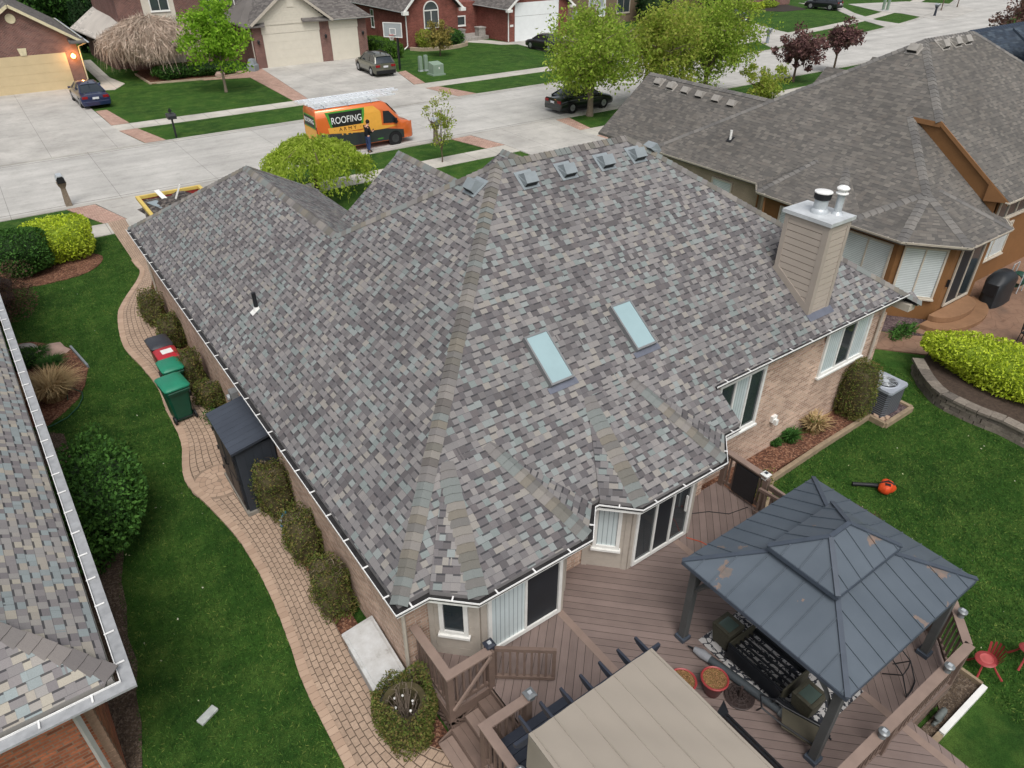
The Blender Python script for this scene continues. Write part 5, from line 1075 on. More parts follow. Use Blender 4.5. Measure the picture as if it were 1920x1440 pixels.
# red metal chairs lying on the lawn
m_redm = plain('red_painted_metal', rgb(150,58,58), .45, .15, 6, .4)
def redchair(label, x, y, rz):
    t = thing('metal_chair', label, 'chair', (0,0,0), group='red metal chairs on the lawn'); m = MB(); m.lathe([(0,.4),(.1,.405),(.19,.4),(.21,.385),(.2,.37),(0,.375)][::-1], n=24); part('seat', m, m_redm, t, smooth=40)
    m = MB(); m.lathe([(0,.409),(.05,.409),(.055,.413),(0,.414)][::-1], n=14); m.lathe([(.11,.407),(.12,.413),(.13,.406)], n=20); part('seat_ring', m, plain('red_metal_pale', rgb(178,88,86), .5), t)
    m = MB()
    for k in range(7): a = math.radians(130+k*16.6); m.add([(.2*math.cos(a),.2*math.sin(a),.38),(.2*math.cos(a+.25),.2*math.sin(a+.25),.38),(.3*math.cos(a+.2),.3*math.sin(a+.2),.62+.12*math.sin(k*math.pi/6)),(.3*math.cos(a+.05),.3*math.sin(a+.05),.62+.12*math.sin(k*math.pi/6))], [(0,1,2,3)])
    part('backrest', m, m_redm, t)
    for k in range(4): a = math.pi/4+k*math.pi/2; m = MB(); m.tube([(.12*math.cos(a),.12*math.sin(a),.38),(.22*math.cos(a),.22*math.sin(a),.2),(.36*math.cos(a),.36*math.sin(a),.02)], [.022,.02,.026], 6); part('leg', m, m_redm, t, smooth=50)
    t.location = (x,y,0); t.rotation_euler = (0,math.radians(10),rz); t.scale = (.85,.85,.9)
redchair('red metal chair with round seat on the lawn below the deck', 11.5, 1.38, 2.4); p = at(1929,1232,.2); redchair('red metal chair mostly cut off at the right edge', p.x, p.y, .8)
# bed and edging outside the deck railing
bed('soil_bed_deck', [(7.5,1.22),(11.1,1.22),(11.1,2.4),(10.9,2.2),(10.1,1.45),(7.5,1.45)], .03, m_soil)
m = MB(); m.bar((9.65,1.2,.06),(11.12,1.2,.06),.09,.12); solo('edging_board', m, m_white, 'white edging board along the soil bed below the deck', 'edging', (10.4,1.2,0)); m = MB(); m.bar((7.5,1.2,.05),(9.63,1.2,.05),.1,.1); solo('edging_timber', m, m_timber, 'weathered timber edging below the deck railing left of white board', 'edging', (8.6,1.2,0)); m = MB(); m.bar((11.15,1.25,.05),(11.15,1.8,.05),.06,.1); solo('edging_timber', m, m_timber, 'short weathered timber at the end of the white board', 'edging', (11.15,1.5,0))
sn = MB(); pth = [V((9.86+(.03+.014*t)*math.cos(t),1.36,.17+(.03+.014*t)*math.sin(t))) for t in np.linspace(0,9,30)]; sn.tube(pth, [.02+.0012*k for k in range(30)], 7); sn.tube([(9.7,1.36,.06),(9.9,1.36,.05),(10.05,1.36,.1)], [.03,.05,.035], 8); solo('snail_ornament', sn, plain('ornament_grey', rgb(96,102,100), .7, .2), 'grey spiral snail ornament in the soil bed below the deck', 'ornament', (9.86,1.36,0), smooth=60)
cg = MB()
for k in range(9): cg.tube([(8.2+.09*k,1.3,.03),(8.25+.09*k,1.34,.6)], .006, 4)
for k in range(6): cg.tube([(8.2,1.3+.006*k,.08+.1*k),(9.0,1.3+.006*k,.08+.1*k)], .006, 4)
solo('wire_trellis', cg, m_galv, 'small grey wire trellis against the outside of deck railing', 'trellis', (8.6,1.3,0))
# ================================================================ neighbour on the right (tan and brown, weathered roof)
rh = thing('stucco_house', 'brown sided house with weathered grey roof and window-lined sunroom on the right', 'house', (28, 16, 0))
m_brown = plain('siding_brown_ochre', rgb(126,90,56), .65, .08, 3); m_brownd = plain('fascia_brown', rgb(138,100,66), .6, .08, 3); m_gutT = plain('gutter_tan_white', rgb(190,182,168), .4, .08)
S2 = .687; xe = 23.2; PK = V((29.9,14.97,7.4)); zA = lambda x: 2.8+S2*(x-xe)
PK.z = zA(PK.x); PR_ = V((33.6,14.97,PK.z))
H0 = V((26.93,13.14,zA(26.93))); H1 = V((26.93,12.1,zA(26.93))); O = V((24.5,10.69,zA(24.5)))
c23 = V((xe,9.36,2.8)); A_n, A_c = (-S2,0,1), 2.8-S2*xe
FL = V((xe,22.1,2.8)); FL.y = PK.y+(PK.x-xe)*1.07
r = MB()
r.roof([FL,PK,H1,H0,O,V((xe,9.4,2.8))])                                                         # left plane
r.roof([PK,PR_,V((39.47,9.1,PK.z-S2*5.87)),V((26.93,9.1,PK.z-S2*5.87)),H1])                # raised rear plane
zl = lambda y: H0.z+S2*(y-13.14)
r.roof([H0,O,V((25.25,O.y,zl(O.y))),V((27.02,9.02,zl(9.02))),V((27.1,8.9,zl(8.9))),V((27.1,13.14,H0.z))])               # lower rear plane
r.roof([PK,PR_,V((39.47,20.84,PK.z-S2*5.87)),FL]); r.roof([PR_,V((39.47,20.84,PK.z-S2*5.87)),V((39.47,9.1,PK.z-S2*5.87))])
# sunroom octagon
oc = [V((22.2,12.0,2.8)),V((22.2,9.99,2.8)),V((23.49,8.46,2.8)),V((26.17,8.46,2.8)),V((27.0,9.05,2.8))]
r.roof([O,oc[0],oc[1]]); r.roof([O,oc[1],oc[2]]); T4 = V((25.25,O.y,O.z))
r.roof([O,oc[2],oc[3],T4]); r.roof([T4,oc[3],oc[4]]); r.roof([O,oc[0],V((xe+.02,12.2,2.82))])
# bump-out on the left
bD, bC = onp(1532,300,A_n,A_c), onp(1589,315,A_n,A_c); b0, b1, b2, b3 = V((22.42,15.75,2.8)), V((22.25,12.3,2.8)), V((xe,16.4,2.8)), V((xe,12.0,2.8))
up_ = V((0,0,.015)); r.roof([b0,b1,bC+up_,bD+up_]); r.roof([b2,b0,bD+up_]); r.roof([b1,b3,bC+up_])
# garage wing
r.roof([V((24.3,26.7,2.4)),V((27.45,26.7,4.8)),V((27.3,18.9,4.8)),V((24.3,18.9,2.4))]); r.roof([V((27.45,26.7,4.8)),V((30.7,26.7,2.4)),V((30.7,18.9,2.4)),V((27.3,18.9,4.8))])
for px_, py_, dxx in ((34.9,21.9,2.6),(39.4,22.2,2.4)):
    for s in (-1,1): r.roof([V((px_,py_,5.0)),V((px_,17.0,5.0)),V((px_+s*dxx,17.0,2.9)),V((px_+s*dxx,py_,2.9))])
part('roof', r, m_shR, rh)
def capR(a, b, n1, n2, mat=m_capR, par=None, w_=.16): m = MB(); caps(m, a, b, n1, n2, w_, .22); part('ridge_cap', m, mat, par or rh)
nA, nRr = V(A_n), V((0,-S2,1)); nFf = V((0,S2,1))
capR(FL, PK, nA, nFf); capR(H1, PK, nA, nRr); capR(PK, PR_, nRr, nFf); capR(O, H0, nA, nRr); capR(V((39.47,9.1,PK.z-S2*5.87)), PR_, nRr, V((S2,0,1)))
capR(oc[0], O, nA, nrm(O,oc[0],oc[1])); capR(oc[1], O, nrm(O,oc[0],oc[1]), nrm(O,oc[1],oc[2])); capR(oc[2], O, nrm(O,oc[1],oc[2]), nrm(O,oc[2],oc[3])); capR(oc[3], T4, nrm(O,oc[2],oc[3]), nrm(T4,oc[3],oc[4]))
capR(b0, bD, nrm(b0,b1,bC), nrm(b2,b0,bD)); capR(b1, bC, nrm(b0,b1,bC), nrm(b1,b3,bC)); capR(V((27.3,18.9,4.8)), V((27.45,26.7,4.8)), V((-.7,0,1)), V((.7,0,1)))
# brown gable wall and rake under the raised roof
m = MB(); zu = lambda y: PK.z+S2*(y-PK.y)
ys = [6.9, 13.1]; m.add([(x,y,z) for x in (27.0,27.2) for y,z in ((9.5,zl(9.5)-.3),(13.1,H0.z-.08),(12.1,H1.z-.08),(9.5,zu(9.5)-.1))], [(0,3,2,1),(4,5,6,7),(0,4,7,3),(3,7,6,2),(1,2,6,5),(0,1,5,4)]); part('gable_wall', m, m_brown, rh)
m = MB(); m.bar(V((26.93,12.13,zu(12.13)-.1)), V((26.93,9.1,zu(9.1)-.1)), .04, .12, (0,-S2,1)); part('rake_board', m, m_brownd, rh)
m = MB(); m.bar(V((26.93,12.08,H1.z-.09)), V((26.93,13.1,H0.z-.09)), .05, .16); part('rake_board', m, m_brownd, rh)
m = MB(); m.add([(26.9,9.1,3.33),(26.9,9.9,3.86),(26.9,9.9,3.2),(27.2,9.1,3.33),(27.2,9.9,3.86),(27.2,9.9,3.2)], [(0,1,2),(5,4,3),(0,3,4,1),(1,4,5,2),(2,5,3,0)]); part('eave_return', m, m_brownd, rh)
# walls
w1 = [(23.55,21.8),(23.55,16.2),(22.75,15.55),(22.6,12.2),(22.6,10.2),(23.65,8.9),(26.1,8.9),(26.75,9.5),(39.1,9.5),(39.1,20.4),(24.7,20.4)]
m = MB(); m.prism(w1, -.1, 2.72); part('wall', m, m_brown, rh)
m = MB(); m.prism([(27.05,9.5),(39.1,9.5),(39.1,12),(27.05,12)], 2.72, 3.34); part('upper_wall', m, m_brown, rh)
m = MB(); board(m, (23.55,21.8), (23.55,16.25), -.1, 2.72, (-1,0), .003, .03); part('brick_veneer', m, m_brS, rh)
m = MB(); o_ = outn((23.55,16.2),(22.75,15.55)); board(m, (23.5,16.2), (22.75,15.6), .0, 2.72, o_, .003, .03); part('brick_veneer', m, m_brS, rh)
m = MB(); m.prism([(24.7,26.4),(30.3,26.4),(30.3,18),(24.7,18)], -.1, 2.6); part('garage_wall', m, m_brS, rh)
window(rh, (23.55,18.75), (23.55,17.7), .9, 2.4, (-1,0), 1, m_blindh, m_gutT, base=.03)
for a, b in (((22.71,14.8),(22.68,13.9)), ((22.6,12.05),(22.6,10.35))): window(rh, a, b, .75, 2.5, (-1,0), 2 if a[1] < 14 else 1, m_blindh, m_gutT, base=.02)
window(rh, (22.66,13.4), (22.62,12.5), .75, 2.5, (-1,0), 1, m_blindh, m_gutT, base=.02)
o_ = outn((22.6,10.2),(23.65,8.9)); A_, B_ = V((22.6,10.2)), V((23.65,8.9)); window(rh, A_.lerp(B_,.1), A_.lerp(B_,.88), .8, 2.55, o_, 2, m_blindh, m_gutT, base=.02)
window(rh, (24.0,8.9), (25.65,8.9), .45, 2.5, (0,-1), 2, name='patio_door', mats=[m_screen,m_glass], fm=m_gutT, base=.02, door=True)
window(rh, (27.3,9.5), (29.6,9.5), 2.45, 3.2, (0,-1), 3, m_glass, m_gutT, base=.02)
window(rh, (26.9,9.5), (29.0,9.5), .95, 2.2, (0,-1), 2, m_blindv, m_gutT, base=.03)
m = MB(); board(m, V((23.75,8.9)), V((23.8,8.9)), 1.25, 1.5, (0,-1), .02, .1); part('wall_lamp', m, m_black, rh)
gutter(rh, [(xe-.05,22),(xe-.05,16.38),(22.36,15.75),(22.16,12.2),(22.16,9.97),(23.47,8.42),(26.2,8.42),(27.05,9.0)], 2.82, matlip=m_gutT, matin=m_gutT, gap=1.4); gutter(rh, [(26.85,9.03),(39.5,9.03)], 3.38, matlip=m_gutT, matin=m_gutT)
for q in ([(23.4,16.35,2.7),(23.45,16.35,.1)], [(22.5,15.4,2.7),(22.55,15.35,.1)]): m = MB(); m.tube(q, .04, 6); part('downspout', m, m_brownd, rh)
rv = plain('vent_weathered_grey', rgb(150,146,140), .5, .12)
for k, (u, v) in enumerate(((1237,152),(1261,160),(1288,168),(1315,176),(1346,184),(1375,193))): q = onp(u,v+2,(-.762,0,1),2.4-.762*24.3); roof_vent(q, (-.762,0,1), (1,0,.762), rv, .19, rh)
q = onp(1716,92,A_n,A_c); roof_vent(q, A_n, (1,0,S2), rv, .2, rh)
for u, v in ((1766,82),(1789,77),(1808,73)): q = onp(u,v+2,(0,-S2,1),PK.z-S2*PK.y); roof_vent(q, nRr, (0,1,S2), rv, .2, rh)
q = onp(1369,262,A_n,A_c); m = MB(); m.cyl(q-V((0,0,.1)), q+V((0,0,.38)), .05, .05, 12); part('vent_pipe', m, m_white, rh); m = MB(); m.obox(q+V((0,0,.02)), V((.12,0,.08)), V((0,.12,0)), V((-.005,0,.008))); part('pipe_boot', m, m_black, rh)
# steps, patio and path behind the neighbour's house
m_step = concrete('step_concrete_brown', rgb(136,104,78), 0, 0, stain=.25, crack=False)
stp = thing('patio_steps', 'two rounded brown concrete steps below the sunroom patio door', 'steps', (24.6,8.5,0))
def dome(cx, y, rx, ry, z0, z1): m = MB(); m.prism([(cx+rx*math.cos(t), y-ry*math.sin(t)**.8 if math.sin(t) > 0 else y) for t in np.linspace(0,math.pi,20)], z0, z1); return m
part('lower_step', dome(24.5,8.86,1.75,1.05,.0,.2), m_step, stp, bevel=.02); part('upper_step', dome(24.45,8.86,1.25,.65,.2,.4), m_step, stp, bevel=.02)
m = MB(); m.prism([(22.3,9.0),(22.6,8.3),(22.9,7.7),(24,6.5),(26,4.5),(32,-1),(40,-4),(42,9.6),(27.2,9.6),(26.2,8.85)], -.1, .05); setting('patio', m, m_flag)
m = MB(); pl_ = [(18.2,12.6),(19.3,10.6),(20.4,9.0),(21.2,8.0),(21.9,7.2),(22.6,6.6),(24,6.3),(23.4,7.8),(22.75,8.1),(22.2,8.65),(21.5,9.5),(20.6,11),(19.6,13)]; m.prism(pl_, -.1, .04); setting('stamped_path', m, m_flag)
bed('gravel_bed', [(20.8,10.9),(21.6,9.55),(22.3,8.6),(23.0,8.3),(23.7,8.9),(22.65,10.2),(22.65,11.8)], .03, m_gravel)
P, D = sblob(900, (22.0,8.95,.14), (.75,.28,.16), 2, .6, .2, 4, 8, .03); jn = leaves('juniper_plant', P, .1, m_dkg, None, .3, D, .6, loc=(22,8.95,0)); tag(jn, 'low dark green juniper spreading on gravel beside the brown sunroom', 'plant')
# curved retaining wall with mulch and lime hedge
rw = thing('retaining_wall', 'curved grey block retaining wall around the lime hedge', 'retaining wall', (19.2,5.5,0))
wallpts = catmull([tuple(at(u,v,.35)[:2]) for u, v in ((1722,682),(1740,712),(1765,738),(1800,757),(1840,775),(1880,790),(1930,815))], 6)
m_blk = NT('wall_block_grey', .9, .15); m_blk.col(m_blk.mix(1.0, m_blk.ramp(m_blk.isl(), [(0,rgb(112,104,96)),(.5,rgb(132,124,114)),(1,rgb(98,92,86))]), m_blk.ramp(m_blk.noise(m_blk.pos(),14,4),[(.3,(.8,.8,.8,1)),(.7,(1.2,1.2,1.2,1))]), 'MULTIPLY'))
tl = [0]
for i in range(len(wallpts)-1): tl.append(tl[-1]+(wallpts[i+1]-wallpts[i]).length)
def alongw(s):
    for i in range(len(wallpts)-1):
        if tl[i+1] >= s: return wallpts[i].lerp(wallpts[i+1], (s-tl[i])/(tl[i+1]-tl[i])), (wallpts[i+1]-wallpts[i]).normalized()
    return wallpts[-1], (wallpts[-1]-wallpts[-2]).normalized()
m = MB()
for row in range(3):
    s = .0 if row % 2 else .13
    while s < tl[-1]:
        p, d = alongw(s); nn = V((-d.y,d.x)); z0 = row*.14-.03; j = random.uniform(-.012,.012); m.obox((p.x+nn.x*j,p.y+nn.y*j,z0+.068), (d.x*.127,d.y*.127,0), (nn.x*.12,nn.y*.12,0), (0,0,.067)); s += .262
part('wall_blocks', m, m_blk.m, rw)
m = MB(); s = 0
while s < tl[-1]: p, d = alongw(s); nn = V((-d.y,d.x)); m.obox((p.x,p.y,.42), (d.x*.15,d.y*.15,0), (nn.x*.16,nn.y*.16,0), (0,0,.035)); s += .306
part('cap_blocks', m, m_blk.m, rw)
bed('mulch_bed_wall', [(p.x+.05,p.y+.02) for p in wallpts]+[(24.5,3.2),(24.2,5.9),(22.8,6.5),(22.0,7.0),(21.3,7.7)], .3, plain('mulch_dark_brown', rgb(70,58,50), .95, .3, 12, bump=.6))
shrub('lime_hedge', 'long lime yellow hedge behind the curved block wall', (21.1,5.05), .95, 2.75, 1.15, m_lime, m_limec, 17000, .1, 2.5, .09, 3.6, 41, base=.25, cat='hedge', shell=.25)
SC.collection.objects  # rotate the hedge so it follows the wall
for o in SC.collection.objects:
    if o.get('label','').startswith('long lime yellow hedge'): o.rotation_euler = (0,0,math.radians(9))
gr = thing('covered_grill', 'black covered barbecue grill beside the sunroom patio door', 'grill', (27.0,8.4,.05)); m = MB(); X, Y = 26.75, 8.35; vs = []
for z, a, b, sh_ in ((.06,.72,.34,0),(.4,.7,.32,0),(.9,.72,.33,0),(.98,.6,.33,0),(1.12,.42,.27,0),(1.2,.3,.15,0)):
    for t in np.linspace(0,2*math.pi,21)[:-1]: k = (abs(math.cos(t))**4+abs(math.sin(t))**4)**-.25; wv = 1+.03*math.sin(7*t)*(1-z/1.3); vs.append((X+a*k*math.cos(t)*wv,Y+b*k*math.sin(t)*wv,z))
m.add(vs, [tuple(range(19,-1,-1))]+[(20*j+i,20*j+(i+1)%20,20*j+20+(i+1)%20,20*j+20+i) for j in range(5) for i in range(20)]+[tuple(range(100,120))]); part('cover', m, plain('grill_cover_black', rgb(34,38,42), .5, .2, 5, .4), gr, smooth=50)
m = MB(); m.box(X-.72,X-.7,Y-.2,Y+.2,.5,.9); part('side_flap', m, m_black, gr)
hr = thing('hose_reel', 'green coiled hose reel behind the covered grill', 'hose reel', (28.1,8.3,.05)); m = MB()
for k in range(5): m.tube([(28.05+.07*k,8.35+.24*math.cos(t),.5+.24*math.sin(t)) for t in np.linspace(0,6.283,17)], .035, 6)
part('hose_coil', m, plain('hose_green_dark', rgb(30,70,58), .5), hr, smooth=60); m = MB()
for y in (8.15,8.55): m.tube([(28.0,y,.06),(28.0,y,1.05),(28.4,y,1.05),(28.4,y,.06)], .02, 6)
part('reel_frame', m, m_galv, hr)
pc = thing('patio_chair', 'black lattice-back metal patio chair at the right edge of brown patio', 'chair', (24.6,6.4,.05)); m = MB(); cx_, cy_ = 24.5, 6.3
for x in (cx_-.2,cx_+.2): m.tube([(x,cy_+.22,.05),(x,cy_+.2,.45),(x,cy_+.24,.95)], .014, 6)
part('back_leg_frame', m, m_blk2, pc); m = MB()
for k in range(5):
    for s in (-1,1): m.tube([(cx_-.2+.1*k,cy_+.21,.5),(cx_-.2+max(0,min(.4,.1*k+s*.2)),cy_+.24,.92)], .011, 4)
m.tube([(cx_-.2,cy_+.24,.93),(cx_,cy_+.25,1.0),(cx_+.2,cy_+.24,.93)], .014, 6); part('backrest', m, m_blk2, pc); m = MB(); m.box(cx_-.22,cx_+.22,cy_-.22,cy_+.2,.43,.46); part('seat', m, m_blk2, pc)
for x in (cx_-.19,cx_+.19): m = MB(); m.tube([(x,cy_-.2,.45),(x,cy_-.22,.05)], .014, 6); part('front_leg', m, m_blk2, pc)
tb_ = thing('patio_table', 'dark patio table cut off at the right edge of the brown patio', 'table', (25.0,5.6,.05)); m = MB(); m.lathe([(0,.72),(.5,.72),(.52,.7),(0,.69)][::-1], (25.0,5.5,.05), 28); part('tabletop', m, m_blk2, tb_); m = MB(); m.tube([(25,5.5,.05),(25,5.5,.75)], .04, 8); m.lathe([(0,0),(.3,0),(.26,.04),(0,.05)], (25,5.5,.05), 18); part('pedestal', m, m_blk2, tb_)
# ================================================================ house with slate blue roof far right
bh = thing('blue_roof_house', 'house with slate blue shingle roof beyond the weathered roof at the right edge', 'house', (48,16,0)); r = MB()
B0, B1 = at(1818,58,6.4), at(1925,66,6.4); B1 = B0+V((10,-.5,0)); r.roof([B0,V((B0.x+12,B0.y,6.4)),V((B0.x+18,B0.y-9,1.6)),V((B0.x-5,B0.y-9,1.6))]); r.roof([B0,V((B0.x+12,B0.y,6.4)),V((B0.x+18,B0.y+6,2.6)),V((B0.x-5,B0.y+6,2.6))]); r.roof([B0,V((B0.x-5,B0.y-9,1.6)),V((B0.x-5,B0.y+6,2.6))])
part('roof', r, m_shB, bh); m = MB(); m.prism([(B0.x-4.4,B0.y-8.4),(B0.x+17,B0.y-8.4),(B0.x+17,B0.y+5.5),(B0.x-4.4,B0.y+5.5)], -.1, 1.9); part('wall', m, m_brC, bh)
m = MB(); caps(m, B0+V((.1,0,0)), V((B0.x+12,B0.y,6.4)), V((0,-.55,1)), V((0,.6,1)), .2, .25); part('ridge_cap', m, plain('ridge_blue', rgb(52,62,76), .9), bh)
r2 = MB(); q = at(1900,52,6.9); r2.roof([q,V((q.x+9,q.y,6.9)),V((q.x+9,q.y-8,2.4)),V((q.x-1.5,q.y-8,2.4))]); part('side_roof', r2, m_shB, bh)
# ================================================================ neighbour on the left
lh = thing('brick_house', 'orange brick house with beige shingles and white gutters at bottom left', 'house', (-5,12,0))
gx0, gy0 = -.98, 7.75; r = MB(); lx, ly = gx0-.07, gy0+.07; zz = 2.86; run = 6.0; far = 27.0
skew = -.028  # the lot is turned slightly
pl = lambda x, y, z: V((x+skew*(y-ly), y, z))
RdL = pl(lx-run, ly+run, zz+run*.6)
r.roof([pl(lx,ly,zz), pl(lx,far,zz), pl(lx-run,far,zz+run*.6), RdL]); r.roof([pl(lx,ly,zz), RdL, pl(lx-2*run,ly,zz)]); r.roof([RdL, pl(lx-run,far,zz+run*.6), pl(lx-2*run,far,zz), pl(lx-2*run,ly,zz)])
part('roof', r, m_shL, lh); m = MB(); caps(m, pl(lx-.02,ly+.02,zz), RdL, V((-.6,0,1)), V((0,-.6,1)), .17, .21); part('ridge_cap', m, m_capL, lh)
m = MB(); m.prism([tuple(pl(lx-.45,ly+.55,0)[:2]), tuple(pl(lx-.45,far-.4,0)[:2]), tuple(pl(lx-2*run+.4,far-.4,0)[:2]), tuple(pl(lx-2*run+.4,ly+.55,0)[:2])], -.1, 2.7); part('wall', m, m_brL, lh)
m = MB(); c = pl(lx-.45,ly+.55,0)
for k in range(34):
    m.box(c.x-.11,c.x+(.012 if k % 2 else .004),c.y-(.012 if k % 2 else .004),c.y+.1,.02+k*.078,.02+k*.078+.078)
part('corner_quoin', m, m_brL, lh)
gutter(lh, [tuple(pl(gx0,far,0)[:2]), (gx0,gy0), (gx0-10,gy0)], 2.84, w=.12, gap=.62, matin=plain('gutter_grey_inside', rgb(150,152,154), .4, .2, 6, .4))
m = MB(); m.prism([tuple(pl(lx,ly,0)[:2]), tuple(pl(lx,far,0)[:2]), tuple(pl(lx-2*run,far,0)[:2]), tuple(pl(lx-2*run,ly,0)[:2])], 2.66, 2.7); part('soffit', m, m_white, lh)
m = MB(); m.tube([(-1.72,7.86,2.72),(-1.72,7.95,2.55),(-1.68,8.18,2.35),(-1.68,8.19,.05)], .05, 4); part('downspout', m, plain('downspout_grey_white', rgb(170,170,166), .5, .06), lh)
m = MB(); m.box(-1.82,-1.74,7.79,7.86,2.772,2.776); part('gutter_outlet', m, m_black, lh)
# ================================================================ houses across the street
m_sidB = plain('siding_beige_far', rgb(204,198,184), .6, .05); m_doorA = plain('garage_door_tan', rgb(196,178,142), .55, .05, 2); m_doorB = plain('garage_door_beige', rgb(206,200,186), .55, .04, 2); m_doorC = plain('garage_door_white', rgb(222,226,226), .5, .04, 2)
m_darkwin = glassy('far_window_glass', rgb(58,66,68)); m_stucco = plain('stucco_brown_far', rgb(120,104,86), .9, .08)
def gdoor(parent, x0, x1, y, z1, mat, rows=4):
    m = MB()
    for k in range(rows): m.box(x0, x1, y-.03, y-.001, z1*k/rows+.008, z1*(k+1)/rows-.008)
    m.box(x0,x1,y-.02,y-.001,0,z1); return part('garage_door', m, mat, parent)
def coach_lamp(parent, x, y, z, lit=False):
    m = MB(); m.lathe([(.03,0),(.09,.05),(.12,.25),(.05,.34),(0,.36)], (x,y-.16,z), 8); m.box(x-.02,x+.02,y-.16,y,z+.2,z+.24); l = part('wall_lamp', m, m_black, parent)
    if lit:
        t = NT('lamp_flame', .5); t.b.inputs['Emission Color'].default_value = (1,.42,.08,1); t.b.inputs['Emission Strength'].default_value = 14; t.col((1,.5,.2,1))
        m = MB(); m.lathe([(.04,-.02),(.15,.06),(.17,.18),(.08,.3),(0,.36)], (x,y-.17,z+.02), 10); part('flame', m, t.m, l)
        ld = bpy.data.lights.new('lamp_light','POINT'); ld.energy = 60; ld.color = (1,.5,.18); ld.shadow_soft_size = .12; lo = bpy.data.objects.new('lamp_light', ld); SC.collection.objects.link(lo); lo.parent = parent; lo.location = V((x,y-.5,z+.2))-parent.location
def gable_wall(parent, x0, x1, y, z0, ze, xa, za, mat, name='gable_wall'):
    m = MB(); P = [(x0,z0),(x1,z0),(x1,ze),(xa,za),(x0,ze)]; n = 5
    m.add([(p[0],y,p[1]) for p in P]+[(p[0],y+.2,p[1]) for p in P], [tuple(range(n)), tuple(range(2*n-1,n-1,-1))]+[(i,n+i,n+(i+1)%n,(i+1)%n) for i in range(n)], [[(p[0],p[1]) for p in P]]+[[(0,0)]*n]+[[(0,0)]*4]*n); return part(name, m, mat, parent)
def rake(parent, a, b, mat): m = MB(); m.bar(a, b, .06, .2, (0,0,1)); part('rake_board', m, mat, parent)
# --- house with tan garage door (far left)
hA = thing('garage_house', 'brown brick house with tan garage door and lit lamp across the street', 'house', (3.8,72,0))
gable_wall(hA, .1, 7.4, 67, -.1, 3.3, 3.8, 5.75, m_brN); m = MB(); m.prism([(.1,67.2),(7.4,67.2),(7.4,82),(.1,82)], -.1, 3.2); part('wall', m, m_brN, hA)
r = MB(); r.roof([(3.8,66.6,5.95),(3.8,84,5.95),(8.0,84,3.2),(8.0,66.6,3.2)]); r.roof([(3.8,66.6,5.95),(3.8,84,5.95),(-.4,84,3.2),(-.4,66.6,3.2)]); r.roof([(6.9,66.3,3.25),(8.0,66.3,3.25),(8.0,67.1,3.45),(6.9,67.1,3.45)], .1); part('roof', r, m_shF, hA)
m_cream = plain('trim_cream', rgb(206,196,164), .5)
rake(hA, (3.8,66.62,5.84), (7.9,66.62,3.16), m_cream); rake(hA, (3.8,66.62,5.84), (-.3,66.62,3.16), m_cream)
gutter(hA, [(8.05,84),(8.05,66.3)][::-1] if False else [(8.08,84),(8.08,66.4)], 3.22, matlip=m_cream, matin=m_galv, gap=3)
gdoor(hA, 1.05, 6.5, 67, 2.55, m_doorA); coach_lamp(hA, 6.95, 67, 2.1, True)
m = MB(); m.cyl((3.75,66.98,5.0),(3.75,66.94,5.0),.32,.32,20); part('round_vent', m, m_cream, hA); m = MB(); m.add([(3.6,66.99,2.56),(4.0,66.99,2.56),(4.08,66.99,3.05),(3.52,66.99,3.05),(3.6,66.93,2.56),(4.0,66.93,2.56),(4.08,66.93,3.05),(3.52,66.93,3.05)], [(4,5,6,7),(0,4,7,3),(5,1,2,6),(7,6,2,3)]); part('keystone', m, m_cream, hA)
m = MB(); m.tube([(8.0,66.45,3.15),(7.5,66.9,2.9),(7.46,66.95,.1)], .05, 5); part('downspout', m, m_cream, hA)
m = MB(); m.prism([(8.6,80),(9.6,80),(9.4,70),(9.9,66.6),(8.8,64.6),(7.6,65.2),(8.4,68)], -.1, .03); setting('side_path', m, m_walk)
# --- two-storey brick house with two beige garage doors
hB = thing('two_storey_house', 'two-storey brown brick house with beige siding and two beige garage doors', 'house', (21,74,0)); yB = 66.5
m = MB(); m.prism([(20.6,yB),(31.1,yB),(31.1,82),(20.6,82)], -.1, 3.45); part('wall', m, m_brN, hB); m = MB(); m.prism([(11.6,72),(20.6,72),(20.6,84),(11.6,84)], -.1, 6.4); part('main_wall', m, m_brN, hB)
gable_wall(hB, 20.95, 27.3, yB-.08, 3.3, 3.5, 24.1, 6.1, m_sidB, 'siding_gable'); m = MB()
lap(m, (20.95,yB-.08), (27.3,yB-.08), 3.35, 3.6, (0,-1), .02)
for k in range(13): z = 3.6+k*.19; hw = 3.15*(6.05-z)/2.6; m.box(24.1-hw,24.1+hw,yB-.105,yB-.085,z,z+.18) if hw > .2 else None
part('gable_siding', m, m_sidB, hB); m = MB(); m.box(23.9,24.5,yB-.15,yB-.106,4.6,5.4); part('gable_vent', m, m_doorB, hB)
m = MB(); m.box(21.4,26.6,yB-.05,yB-.001,2.66,3.32); part('door_header', m, m_sidB, hB); m = MB(); m.box(27.5,30.25,yB-.05,yB-.001,2.66,3.32); part('door_header', m, m_sidB, hB)
gdoor(hB, 21.45, 26.55, yB, 2.65, m_doorB); gdoor(hB, 27.55, 30.2, yB, 2.65, m_doorB)
for x in (20.98, 27.05, 30.65): coach_lamp(hB, x, yB, 1.95)
r = MB(); r.roof([(24.1,yB-.5,6.15),(24.1,76,6.15),(20.55,76,3.55),(20.55,yB-.5,3.55)]); r.roof([(24.1,yB-.5,6.15),(24.1,76,6.15),(27.65,76,3.55),(27.65,yB-.5,3.55)]); r.roof([(27.0,yB-.5,3.45),(31.6,yB-.5,3.45),(27.9,yB+4.5,6.6),(25,yB+4.5,6.6),(25,yB-.4,3.5)]); r.roof([(31.6,yB-.5,3.45),(31.6,82,3.45),(27.9,yB+4.5,6.6)])
